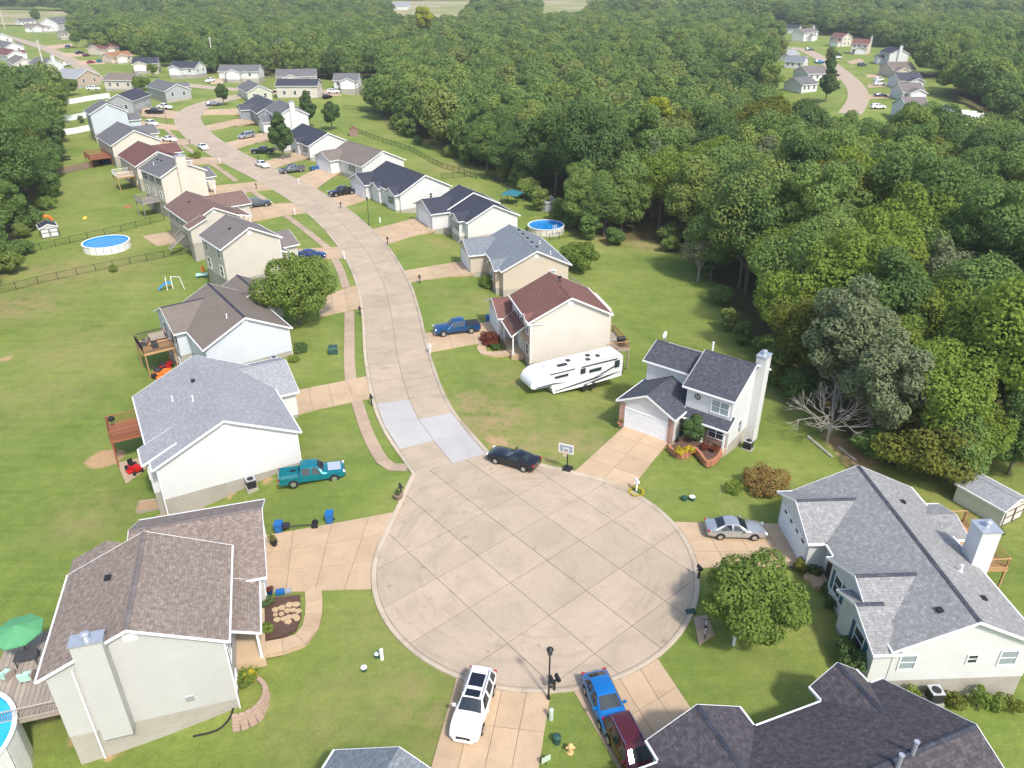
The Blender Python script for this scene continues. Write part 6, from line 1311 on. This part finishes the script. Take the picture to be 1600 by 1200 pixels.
# ---- bicycle on the drain pad
p_ = G(1101, 990); bk = empty('bicycle', (p_[0], p_[1], p_[2] + .12), R_(78), 'small bicycle left standing on the concrete drain pad', 'bicycle')
for x in (-.5, .5):
    q = MB(); [q.tube((x + .3 * math.cos(t0), 0, .31 + .3 * math.sin(t0)), (x + .3 * math.cos(t0 + .4), 0, .31 + .3 * math.sin(t0 + .4)), .022, n=4) for t0 in np.arange(0, 6.28, .4)]; q.build('wheel', 'rubber', bk)
q = MB(); [q.tube(a_, b_, .025, n=5) for a_, b_ in (((-.5, 0, .31), (-.15, 0, .32)), ((-.15, 0, .32), (-.25, 0, .75)), ((-.25, 0, .72), (.32, 0, .75)), ((-.15, 0, .32), (.34, 0, .7)), ((.5, 0, .31), (.32, 0, .85)), ((-.5, 0, .31), (-.25, 0, .72)))]; q.build('frame', 'p_white', bk); MB().tube((.3, -.28, .95), (.3, .28, .95), .02, n=5).build('handlebar', 'black_metal', bk); MB().rbox((-.27, 0, .8), (.24, .13, .05)).build('saddle', 'black_plastic', bk)
# ---- patio furniture, umbrella, mowers, toys
def furn(loc, rz, label, kind, mat, mat2='cushion_tan'):
    f = empty('patio_chair' if kind == 'chair' else 'patio_table' if kind == 'table' else 'patio_sofa', loc, rz, label, 'chair' if kind == 'chair' else 'table' if kind == 'table' else 'sofa')
    if kind == 'table':
        MB().box(-.7, .7, -.45, .45, .68, .73).build('top', mat, f)
        for x in (-.6, .6):
            for y in (-.36, .36): MB().box(x - .03, x + .03, y - .03, y + .03, 0, .68).build('leg', mat, f)
    else:
        w = .35 if kind == 'chair' else .95; MB().box(-w, w, -.35, .35, .22, .42).build('seat', mat, f); MB().rbox((0, .36, .66), (2 * w, .12, .55), 0, -.2).build('backrest', mat, f)
        for s_ in (-1, 1): MB().box(s_ * w - .05, s_ * w + .05, -.35, .35, .0, .6).build('armrest', mat2, f)
def on(key, x, y, z): return wl(key, x, y, z)
L1z = -.19
um = empty('patio_umbrella', on('L1', -8.8, 3.1, L1z), 0, 'green octagonal patio umbrella behind the nearest house', 'umbrella'); MB().tube((0, 0, 0), (0, 0, 2.6), .03, n=6).build('pole', 'black_metal', um)
for k in range(8):
    a0, a1 = 2 * math.pi * k / 8, 2 * math.pi * (k + 1) / 8; q = MB(); q.poly([(0, 0, 2.65), (1.6 * math.cos(a0), 1.6 * math.sin(a0), 2.1), (1.6 * math.cos(a1), 1.6 * math.sin(a1), 2.1)]); q.poly([(1.6 * math.cos(a0), 1.6 * math.sin(a0), 2.1), (1.6 * math.cos(a0), 1.6 * math.sin(a0), 1.98), (1.6 * math.cos(a1), 1.6 * math.sin(a1), 1.98), (1.6 * math.cos(a1), 1.6 * math.sin(a1), 2.1)]); q.build('canopy_panel', 'umbrella', um)
r1 = rzof('L1')
furn(on('L1', -8.5, 2.2, L1z), r1, 'glass-topped patio table under the green umbrella', 'table', 'cushion_dark'); furn(on('L1', -6.9, 1.6, L1z), r1 + 1.5, 'mint-cushioned patio chair right of the umbrella', 'chair', 'cushion_mint'); furn(on('L1', -8.2, .6, L1z), r1 + 3.1, 'mint patio chair in front of the umbrella table', 'chair', 'cushion_mint'); furn(on('L1', -9.6, 1.2, L1z), r1 + 2.6, 'pale mint patio chair by the pool edge', 'chair', 'cushion_mint'); furn(on('L1', -6.5, 3.4, L1z), r1 + 1.5, 'dark patio sofa against the house under the eave', 'sofa', 'cushion_tan', 'cushion_dark')
furn(on('L3', -7.6, 5.6, .51), rzof('L3'), 'dark patio sofa with pale cushions on the black-railed deck', 'sofa', 'cushion_tan', 'cushion_dark'); furn(on('L3', -8.4, 3.6, .51), rzof('L3') + 1.5, 'dark patio chair on the black-railed deck', 'chair', 'cushion_dark', 'cushion_dark'); furn(on('L3', -9.3, 5.0, .51), rzof('L3') + 4.2, 'pale patio chair at the outer corner of the black-railed deck', 'chair', 'cushion_tan', 'cushion_dark')
def kettle(loc, lab):
    k = empty('grill', loc, 0, lab, 'grill'); MB().lathe([(.05, .55), (.3, .7), (.33, .85), (.3, 1.0), (.12, 1.12), (.03, 1.13)], 14).build('bowl', 'black_plastic', k, True)
    for t0 in (0, 2.1, 4.2): MB().tube((.2 * math.cos(t0), .2 * math.sin(t0), .65), (.36 * math.cos(t0), .36 * math.sin(t0), 0), .02, n=4).build('leg', 'galv', k)
kettle(on('L2', -8.9, 8.1, .31), 'black kettle grill in the corner of the red-stained deck')
def boxgrill(loc, rz, lab): k = empty('grill', loc, rz, lab, 'grill'); MB().box(-.6, .6, -.28, .28, .1, .85).build('cabinet', 'black_metal', k); MB().lathe([(.28, -.5), (.3, -.45), (.3, .45), (.28, .5)], 12, (0, 0, .9), 'y').build('hood', 'black_plastic', k)
boxgrill(on('R2', 7.3, -2.6, .31), rzof('R2') + 1.57, 'black covered grill on the plank deck, the nearer of two'); boxgrill(on('R2', 6.0, 1.2, .31), rzof('R2'), 'black covered grill at the far end of the plank deck')
def mower(loc, rz, lab, mat, mat2='black_plastic', s=1.0):
    m_ = empty('riding_mower', loc, rz, lab, 'mower'); m_.scale = (s, s, s); MB().rbox((.55, 0, .6), (.8, .55, .4)).build('hood', mat, m_); MB().rbox((-.35, 0, .45), (.9, .75, .2)).build('body', mat, m_); MB().rbox((-.35, 0, .72), (.45, .5, .14)).build('seat', mat2, m_); MB().rbox((-.6, 0, .95), (.1, .5, .45), 0).build('seat_back', mat2, m_); MB().box(-.35, .35, -.75, .75, .12, .3).build('cutting_deck', mat, m_); MB().tube((.1, 0, .6), (-.02, 0, 1.0), .03, n=5).build('steering_column', 'black_metal', m_)
    for x, y, r in ((.75, .4, .2), (.75, -.4, .2), (-.6, .45, .3), (-.6, -.45, .3)): MB().lathe([(r * .5, -.1), (r, -.1), (r, .1), (r * .5, .1)], 14, (x, y, r), 'y').build('wheel', 'rubber', m_)
mower(wlg('L2', -8.0, 3.6, .03), rzof('L2') - 1.2, 'red riding mower beside the red-stained deck', 'red'); mower(wlg('L3', -8.6, 2.2, .03), rzof('L3') - .6, 'orange riding mower under the black-railed deck', 'orange', 'cushion_dark', 1.25); mower(wlg('L3', -7.6, 4.4, .03), rzof('L3') + .4, 'red push mower behind the orange one', 'red', 'cushion_dark', .9)
ms = struct(MB().prism([wlg('L2', x, y)[:2] for x, y in ((-9.4, 6.0), (-6.2, 6.0), (-6.2, 1.6), (-9.0, 1.6))], -2.9, tz(*wl('L2', -8, 3)[:2]) + .02).build('patio', 'concrete_walk'))
g = [G(*p)[:2] for p in ((222, 700 - 330), (272, 361), (305, 372), (245, 385))]; struct(MB().prism(g, -3.5, tz(*g[1]) + .06).build('patio', 'concrete_drive'))
pg = empty('play_set', G(264, 452), .4, 'blue and white toddler slide set on the left lawn', 'play set')
q = MB(); q.poly([(-.2, -.25, 1.1), (-.2, .25, 1.1), (-1.5, .25, .12), (-1.5, -.25, .12)]); q.poly([(-.2, -.25, 1.1), (-1.5, -.25, .12), (-1.5, -.25, .32), (-.2, -.25, 1.3)]); q.poly([(-.2, .25, 1.1), (-1.5, .25, .12), (-1.5, .25, .32), (-.2, .25, 1.3)]); q.build('slide', 'blue_toy', pg); MB().box(-.2, .6, -.4, .4, 1.05, 1.13).build('platform', 'blue_toy', pg)
for x, y in ((-.2, -.4), (.6, -.4), (.6, .4), (-.2, .4)): MB().box(x - .04, x + .04, y - .04, y + .04, 0, 2.0).build('post', 'vinyl', pg)
MB().tube((.6, 0, 2.0), (1.9, -.6, 2.0), .05, n=5).build('swing_beam', 'vinyl', pg); MB().tube((1.9, -.6, 2.0), (2.3, -1.1, 0), .04, n=5).build('leg', 'vinyl', pg); MB().tube((1.9, -.6, 2.0), (2.2, .1, 0), .04, n=5).build('leg', 'vinyl', pg)
wt = empty('water_table', G(316, 433), .3, 'turquoise toy water table with orange parasol behind the beige house', 'toy'); MB().box(-.9, .9, -.5, .5, .4, .58).build('basin', 'cushion_mint', wt); MB().tube((.3, 0, .5), (.3, 0, 1.7), .03, n=5).build('pole', 'yellow', wt); MB().lathe([(.32, 1.0), (.22, 1.7), (.05, 2.1)], 10, (.3, 0, 0)).build('parasol', 'orange', wt); [MB().box(x - .04, x + .04, y - .04, y + .04, 0, .4).build('leg', 'blue_toy', wt) for x in (-.8, .8) for y in (-.4, .4)]
st = empty('play_tunnel', G(73, 346), .6, 'orange toy slide beside the navy-roofed shed', 'toy'); q = MB(); [q.tube((math.cos(t0) * 1.0, 0, math.sin(t0) * 1.1), (math.cos(t0 + .4) * 1.0, 0, math.sin(t0 + .4) * 1.1), .28, n=8) for t0 in np.arange(.1, 2.8, .4)]; q.build('tube', 'orange', st)
bt = empty('bean_bag_board', G(133, 342), .3, 'small yellow game board lying on the left lawn', 'toy'); MB().rbox((0, 0, .2), (.7, 1.2, .06), 0, .2).build('board', 'yellow', bt); MB().box(-.3, .3, .45, .5, -.05, .3).build('leg', 'yellow', bt)
bt = empty('brick_stack', G(200, 323), .3, 'low stack of red boards on the left lawn', 'stack'); [MB().box(-.7 + .5 * k, -.3 + .5 * k, -.8, .8, 0, .2).build('board', 'terracotta', bt) for k in range(3)]
tr = empty('trampoline', G(70 + 32, 250), 0, 'dark square trampoline frame on the back lawn by the left wood', 'trampoline'); MB().lathe([(1.5, .75), (1.5, .82), (1.3, .82), (1.3, .75)], 20, caps=False).build('frame', 'black_metal', tr); MB().lathe([(1.3, .77), (.02, .77)], 20, caps=False).build('mat', 'black_plastic', tr); [MB().tube((1.4 * math.cos(t0), 1.4 * math.sin(t0), 0), (1.4 * math.cos(t0), 1.4 * math.sin(t0), .8), .04, n=5).build('leg', 'black_metal', tr) for t0 in np.arange(0, 6.28, 1.05)]
tp = empty('boat_cover', G(170, 254), .3, 'blue tarpaulin-covered load beside the white-railed deck', 'tarp'); q = MB(); q.v = [(x, y, z) for x, w, h_ in ((-2.4, .5, .6), (-1.2, 1.0, 1.2), (.6, 1.0, 1.5), (2.0, .8, .9), (2.5, .3, .4)) for y, z in ((-w, 0), (-w * .8, h_ * .7), (0, h_), (w * .8, h_ * .7), (w, 0))]; q.f = [(i * 5 + k, i * 5 + k + 1, i * 5 + k + 6, i * 5 + k + 5) for i in range(4) for k in range(4)]; q.uv = [None] * 16; q.build('cover', 'p_navy', tp)
gz = empty('gazebo', G(800, 318), -.4, 'dark teal-roofed gazebo behind the black-roofed house', 'gazebo'); q = MB(); [q.poly([(2 * sx, 2 * sy, 2.2), (2 * tx, 2 * ty, 2.2), (0, 0, 3.1)]) for (sx, sy), (tx, ty) in zip(((-1, -1), (1, -1), (1, 1), (-1, 1)), ((1, -1), (1, 1), (-1, 1), (-1, -1)))]; q.build('roof', 'teal_tarp', gz); [MB().box(x - .06, x + .06, y - .06, y + .06, -.5, 2.2).build('post', 'black_metal', gz) for x in (-1.8, 1.8) for y in (-1.8, 1.8)]
pz = empty('play_fort', G(553, 212), .2, 'small orange-brown wooden play house on the far back lawn', 'play house'); block(pz, -1.4, 1.4, -1.2, 1.2, 1.9, .6, wall='fence_wood', roof='sh_rust', zf=0, o=.15, base=False, trim=None)
ct = empty('garden_cart', G(466, 826), .15, 'black two-wheeled cart with long drawbar on the grass by the driveway', 'cart'); MB().tube((-1.0, 0, .35), (1.6, 0, .3), .05, n=5).build('drawbar', 'black_metal', ct); MB().rbox((-1.0, 0, .45), (.7, .5, .3)).build('motor', 'grille_dark', ct); [MB().lathe([(.1, -.06), (.28, -.06), (.28, .06), (.1, .06)], 12, (1.4, y, .28), 'y').build('wheel', 'rubber', ct) for y in (-.3, .3)]; MB().lathe([(.1, -.06), (.22, -.06), (.22, .06), (.1, .06)], 12, (-1.1, 0, .22), 'y').build('wheel', 'rubber', ct)
# satellite dish
sd = empty('satellite_dish', wl('R1', 1.9, 8.0, 6.4), 2.4, 'white satellite dish on the roof of the white two-storey house', 'satellite dish'); MB().tube((0, 0, -.3), (0, 0, .6), .04, n=6).build('mast', 'galv', sd); q = MB(); q.v = [(.05 + .12 * (r_ / .42) ** 2, r_ * math.cos(t0), .8 + r_ * math.sin(t0)) for r_ in (.03, .2, .42) for t0 in np.linspace(0, 6.283, 17)[:-1]]; q.f = [(j * 16 + k, j * 16 + (k + 1) % 16, (j + 1) * 16 + (k + 1) % 16, (j + 1) * 16 + k) for j in range(2) for k in range(16)]; q.uv = [None] * 32; q.build('dish', 'white_plastic', sd); MB().tube((.05, 0, .5), (.5, 0, .75), .02, n=4).build('feed_arm', 'galv', sd)
# ---- utility poles and wires
PT = []
for px, py, hh in ((335, 106, 14), (379, 101, 14), (74, 124, 16), (8, 46, 16), (148, 60, 0)):
    if not hh: continue
    p_ = at(px, py); PT.append((p_[0], p_[1], hh)); u_ = empty('utility_pole', p_, .5, 'wooden utility pole ' + {335: 'behind the white ranch house, the left of two', 379: 'behind the white ranch house, the right of two', 74: 'in front of the far chimneyed house above the left wood', 8: 'at the far top left corner'}[px], 'utility pole'); MB().lathe([(.36, -1), (.32, hh * .5), (.24, hh)], 8).build('pole', 'pole_wood', u_); MB().box(-1.1, 1.1, -.06, .06, hh - .9, hh - .75).build('crossarm', 'pole_wood', u_)
def wire(a, b, lab, sag=1.6):
    q = MB(); P_ = [np.array(a) + (np.array(b) - np.array(a)) * t - np.array([0, 0, sag * 4 * t * (1 - t)]) for t in np.linspace(0, 1, 13)]; o = P_[0]; [q.tube(P_[i] - o, P_[i + 1] - o, .028, n=4, cap=False) for i in range(12)]; tag(q.build('power_line', 'wire', loc=tuple(o)), lab, 'power line', 'power lines over the top-left houses')
a, b = PT[0], PT[1]; wire((a[0], a[1], 13.2), (b[0], b[1], 13.2), 'power line strung between the two tall poles behind the ranch house')
q_ = at(215, 72, 13); wire((a[0], a[1], 13.2), q_, 'upper power line running left from the tall pole across the wood', 3); wire((a[0], a[1], 12.2), (q_[0], q_[1], q_[2] - 1.2), 'lower power line running left from the tall pole across the wood', 3); q_ = at(470, 108, 12); wire((b[0], b[1], 13.2), q_, 'power line running right from the tall pole into the wood', 2)
# ---- shrubs and beds
def bush(loc, label, r, h, mat='leaf_lawn', n=1500, size=.085, cat='shrub', name='shrub', seedl=9, group=None):
    P, nn, C = crown_pts(r, .05, h, seedl, n, 'round', .42, .14); b_ = empty(name, loc, 0, label, cat, group); link('foliage', leaf_mesh('foliage', P, nn, size, mat), b_); q = MB()
    for c in C[:5]: q.tube((0, 0, -.15), tuple(c[:3]), .03, .01, 4, False)
    q.build('stems', 'bark', b_); return b_
bush(G(1190, 765), 'wide orange-tinged shrub on the lawn between the white house and ranch house', 2.1, 2.0, 'leaf_rust', 4500, .1, seedl=16); bush(G(1148, 769), 'small yellow-green shrub left of the orange-tinged one', .8, 1.0, 'leaf_lime', 900)
bush(G(766, 450), 'round dark green shrub at the front of the blue-grey-roofed house', 1.5, 2.1, 'leaf_lawn', 3000, .1); bush(G(766, 537), 'dark red shrub beside the curved front walk', 1.35, 1.6, 'leaf_red', 2400, .09); bush(G(774, 546), 'low dark shrub right of the red one', .7, .9, 'leaf_dark', 800)
bush(G(548, 272), 'clipped round hedge before the brown-grey-roofed white house', 2.1, 2.4, 'leaf_lawn', 3200, .12); bush(G(468, 242), 'yellow-green shrub at the foot of the conical tree', 1.3, 1.7, 'leaf_lime', 1500, .12); bush(G(1330, 1040), 'bushy dark shrub at the front of the ranch house', 1.5, 2.2, 'leaf_dark', 3000, .1); bush(G(1250, 893), 'yellow-green shrub at the corner of the ranch house driveway', .7, 1.3, 'leaf_olive', 900); bush(G(1272, 897), 'low dark shrub at the ranch house garage corner', .8, .8, 'leaf_dark', 900); bush(G(1300, 930), 'low green shrub beside the ranch house front step', .8, .9, 'leaf_dark', 900); bush(G(1302, 950), 'dark green shrub under the blue-shuttered window', .7, 1.0, 'leaf_dark', 800)
bush(G(470, 560 - 10), 'dark shrub at the street corner of the pale blue house', 1.0, 1.2, 'leaf_dark', 1200); bush(G(458, 585 - 20), 'yellow-green low shrub at the pale blue gable corner', .7, .6, 'leaf_lime', 600)
bush(G(127, 193), 'small round evergreen in front of the middle white fence', 1.1, 2.6, 'leaf_dark', 1200, .13); bush(G(178, 425), 'small weed bush growing in the chain-link fence', .8, 1.2, 'leaf_lawn', 700, .1); bush(G(306, 256 - 8), 'round green shrub at the red-roofed house porch', 1.3, 1.8, 'leaf_lawn', 1300, .12); bush(G(1276, 124), 'red shrub by the far dark sedan', 2.0, 2.6, 'leaf_red', 1200, .2)
bush(G(1560, 838), 'potted golden plant by the shed', .5, .9, 'leaf_olive', 400); tree('ornamental_tree', 'oval', G(1083, 700), .62, None, 'small dark ornamental tree before the porch of the white house')
# gable-foot plants of the ranch house
for i, (x, m_, lab) in enumerate([(-4.2, 'leaf_lime', 'yellow-green leafy plant at the left end of the ranch gable bed'), (-3.2, 'leaf_lime', 'yellow-green plant second along the ranch gable bed'), (-.3, 'leaf_olive', 'olive plant right of the grey air conditioner'), (1.6, 'leaf_lawn', 'tall green plant in the ranch gable bed'), (2.7, 'leaf_lawn', 'green plant near the right end of the ranch gable bed'), (3.8, 'leaf_olive', 'olive plant at the right end of the ranch gable bed')]): bush(wlg('BR1', x, -9.2), lab, .75, 1.0 if i != 3 else 1.9, m_, 700)
# curved flower bed of the white house
cb = [G(*p) for p in ((1044, 706), (1058, 716), (1072, 717), (1082, 710), (1092, 718), (1104, 731), (1120, 725), (1128, 708), (1122, 698))]
wallb = empty('retaining_wall', (cb[0][0], cb[0][1], 0), 0, 'low curved brick retaining wall around the flower bed of the white house', 'retaining wall')
Cc = resample([(p[0] - cb[0][0], p[1] - cb[0][1]) for p in cb], .42); Nw = normals(Cc)
for lev in range(4):
    pm = None
    for i in range(len(Cc) - 1):
        a, b = Cc[i], Cc[i + 1]; d_ = b - a; c = (a + b) / 2; o = MB().rbox((0, 0, 0), (np.linalg.norm(d_) - .02, .24, .15)).build('block', 'terracotta', wallb) if pm is None else link('block', pm, wallb); pm = o.data; o.location = (c[0], c[1], -.02 + lev * .16); o.rotation_euler = (0, 0, math.atan2(d_[1], d_[0]) + rng.uniform(-.04, .04))
mulch_poly = [(p[0], p[1]) for p in cb] + [wl('R1', -4.9, -1.2)[:2], wl('R1', -4.9, 1.4)[:2]]
struct(MB().prism(mulch_poly, -.5, .42).build('flower_bed', 'mulch'))
for px, py, lab in ((1060, 709, 'golden shrub at the left end of the curved flower bed'), (1074, 707, 'golden shrub second from the left in the curved flower bed')): p_ = at(px, py, .4); bush(p_, lab, .55, .6, 'leaf_gold', 600, .07)
for px, py, lab in ((1100, 702, 'dark shrub in the middle of the curved flower bed'), (1116, 706, 'dark shrub at the right end of the curved flower bed')): p_ = at(px, py, .4); bush(p_, lab, .5, .6, 'leaf_red', 500, .07)
ring = empty('flower_ring', G(994, 770), 0, 'ring of pale yellow flowers around the white mailbox', 'flowers'); P_ = np.array([[.62 * math.cos(t0) + NR.normal(0, .06), .62 * math.sin(t0) + NR.normal(0, .06), .12 + NR.rand() * .1] for t0 in NR.uniform(0, 6.28, 260)]); link('blossoms', leaf_mesh('blossoms', P_, np.tile([0, 0, 1.0], (260, 1)) + NR.normal(0, .3, (260, 3)), .06, 'leaf_gold'), ring); P_ = np.array([[NR.normal(0, .28), NR.normal(0, .28), .08] for _ in range(200)]); link('leaves', leaf_mesh('leaves', P_, np.tile([0, 0, 1.0], (200, 1)) + NR.normal(0, .4, (200, 3)), .08, 'leaf_lawn'), ring)
# flagstone bed at the nearest house
fb = [at(*p)[:2] for p in ((416, 936), (469, 930), (471, 965), (462, 984), (440, 995), (412, 1000))]; struct(MB().prism(fb, -.8, .08).build('flower_bed', 'mulch'))
fp = empty('stepping_stones', (*at(448, 955)[:2], .08), 0, 'patch of tan flagstones in the mulch bed of the nearest house', 'flagstones')
for px, py, w in [(430, 955, .5), (441, 951, .55), (452, 947, .6), (463, 946, .6), (431, 962, .4), (440, 961, .4), (449, 956, .5), (458, 955, .5), (466, 956, .5), (433, 970, .5), (443, 969, .45), (452, 965, .5), (461, 964, .55), (451, 973, .6), (465, 968, .5)]:
    c = at(px, py); o = fp.location; k = rng.randint(5, 7); pts = [(c[0] - o[0] + w * .56 * rng.uniform(.75, 1.1) * math.cos(2 * math.pi * j / k), c[1] - o[1] + w * .56 * rng.uniform(.7, 1.05) * math.sin(2 * math.pi * j / k)) for j in range(k)]; MB().prism(pts, -.05, .05 + rng.uniform(0, .03)).build('flagstone', 'stone', fp)
for px, py, r_, h_, m_, lab in ((418, 945, .5, .7, 'leaf_dark', 'dark green shrub at the porch end of the mulch bed'), (417, 985, .45, .6, 'leaf_lawn', 'light green shrub low in the mulch bed'), (386, 1050, .8, .8, 'leaf_lime', 'yellow-green plant on the terrace below the porch'), (384, 1068, .7, .7, 'leaf_lawn', 'green plant at the lower end of the terrace'), (394, 1036, .7, .6, 'leaf_lawn', 'green plant at the upper end of the terrace'), (392, 1060, .5, .6, 'leaf_gold', 'golden flowering plant in the middle of the terrace')): bush(at(px, py, .08 if px > 400 else -.9), lab, r_, h_, m_, 700)
tw = empty('retaining_wall', wlg('L1', 5.7, -4.2, .1), rzof('L1'), 'stepped tan block terrace wall beside the nearest house', 'retaining wall')
for lev in range(5):
    pm = None
    for i in range(12):
        a0 = -1.7 + i * .26; r_ = 2.0 - lev * .1; o = MB().rbox((0, 0, 0), (.46, .26, .17)).build('block', 'block', tw) if pm is None else link('block', pm, tw); pm = o.data; o.location = (r_ * math.cos(a0) - .6, r_ * math.sin(a0), lev * .18 - .2); o.rotation_euler = (0, 0, a0 + 1.57)
# pots and small things by the garage
def pot(loc, lab, r, h, mat, leaf, lr): b_ = bush((loc[0], loc[1], loc[2] + h), lab, lr, lr * 1.4, leaf, 260, .06, 'planter', 'planter', 5); MB().lathe([(r * .7, -h), (r, -.02), (r * 1.1, 0), (r * .9, 0)], 12).build('pot', mat, b_)
pot(at(429, 852, .08), 'dark pot with golden plant on the driveway by the garage', .28, .4, 'black_plastic', 'leaf_olive', .42); pot(at(422, 930, .08), 'blue pot with red flowers at the corner of the mulch bed', .25, .4, 'p_dkblue', 'leaf_red', .3); pot(at(623, 779, .02), 'half-barrel planter of dark soil beside the mailbox', .42, .45, 'fence_wood', 'leaf_dark', .25); pot(at(1046, 688, .08), 'terracotta pot of flowers at the right garage pillar', .25, .35, 'terracotta', 'leaf_red', .3); pot(at(968, 664, .08), 'potted orange flowers at the left garage pillar', .25, .3, 'terracotta', 'leaf_rust', .4); pot(at(1062, 680, .08), 'tall pot with round green shrub at the front walk', .25, .5, 'p_dkblue', 'leaf_lawn', .42)
bx = empty('storage_crate', at(438, 927, .08), .2, 'blue and grey crates lying on the driveway edge by the mulch bed', 'crate'); MB().box(-.3, .3, -.2, .2, 0, .3).build('crate', 'bin_blue', bx); MB().box(.35, .8, -.2, .2, 0, .22).build('crate', 'galv', bx)
# planter box and drain pipes
pbx = empty('raised_bed', G(240, 790), R_(14), 'empty wooden-framed raised bed of tan soil at the corner of the white gable', 'raised bed'); MB().box(-1.3, 1.3, -.75, .75, -.2, .12).build('soil', 'dirt', pbx); [MB().box(*v, -.25, .2).build('board', 'deck_weathered', pbx) for v in ((-1.38, 1.38, -.83, -.75), (-1.38, 1.38, .75, .83), (-1.38, -1.3, -.75, .75), (1.3, 1.38, -.75, .75))]
def hose(pts, lab, r=.07):
    P_ = [G(*p, .08) for p in pts]; o = P_[0]; Q_ = resample([p[:2] for p in P_], .4); q = MB(); L_ = [(x - o[0], y - o[1], tz(x, y) + .08 - o[2]) for x, y in Q_]; [q.tube(L_[i], L_[i + 1], r, n=6) for i in range(len(L_) - 1)]; tag(q.build('drain_pipe', 'black_plastic', loc=o), lab, 'pipe')
hose([(268, 800), (262, 808), (248, 812), (234, 815)], 'black drain pipe curving over the grass from the white gable'); hose([(366, 1100), (360, 1122), (340, 1142), (302, 1152)], 'black drain pipe curving over the lawn from the nearest house')
# logs by the dead tree
for a_, b_, lab in (((1262, 684), (1300, 716), 'long grey log lying at the wood edge'), ((1310, 700), (1338, 722), 'shorter grey log nearer the ranch house')):
    p, q_ = G(*a_, .15), G(*b_, .15); tag(MB().tube((0, 0, 0), (q_[0] - p[0], q_[1] - p[1], q_[2] - p[2]), .17, .12, 8).build('log', 'bark_dead', loc=p), lab, 'log')
# far open ground beyond the wood
for k, P_ in enumerate(FIELDS): struct(MB().poly([(x, y, .3) for x, y in P_]).build('field', 'field'))

# ---- the hazy summer air
hz = MB().box(-4800, 4800, -420, 7400, -40, 46).build('haze', 'joint'); hz['kind'] = 'stuff'; hz.data.materials.clear()
hm = bpy.data.materials.new('haze'); hm.use_nodes = True; n_ = hm.node_tree; n_.nodes.remove(n_.nodes['Principled BSDF']); pv = n_.nodes.new('ShaderNodeVolumePrincipled'); pv.inputs['Color'].default_value = (.90, .92, .95, 1); pv.inputs['Density'].default_value = .0002; pv.inputs['Anisotropy'].default_value = .2
n_.links.new(pv.outputs[0], n_.nodes['Material Output'].inputs['Volume']); hz.data.materials.append(hm)
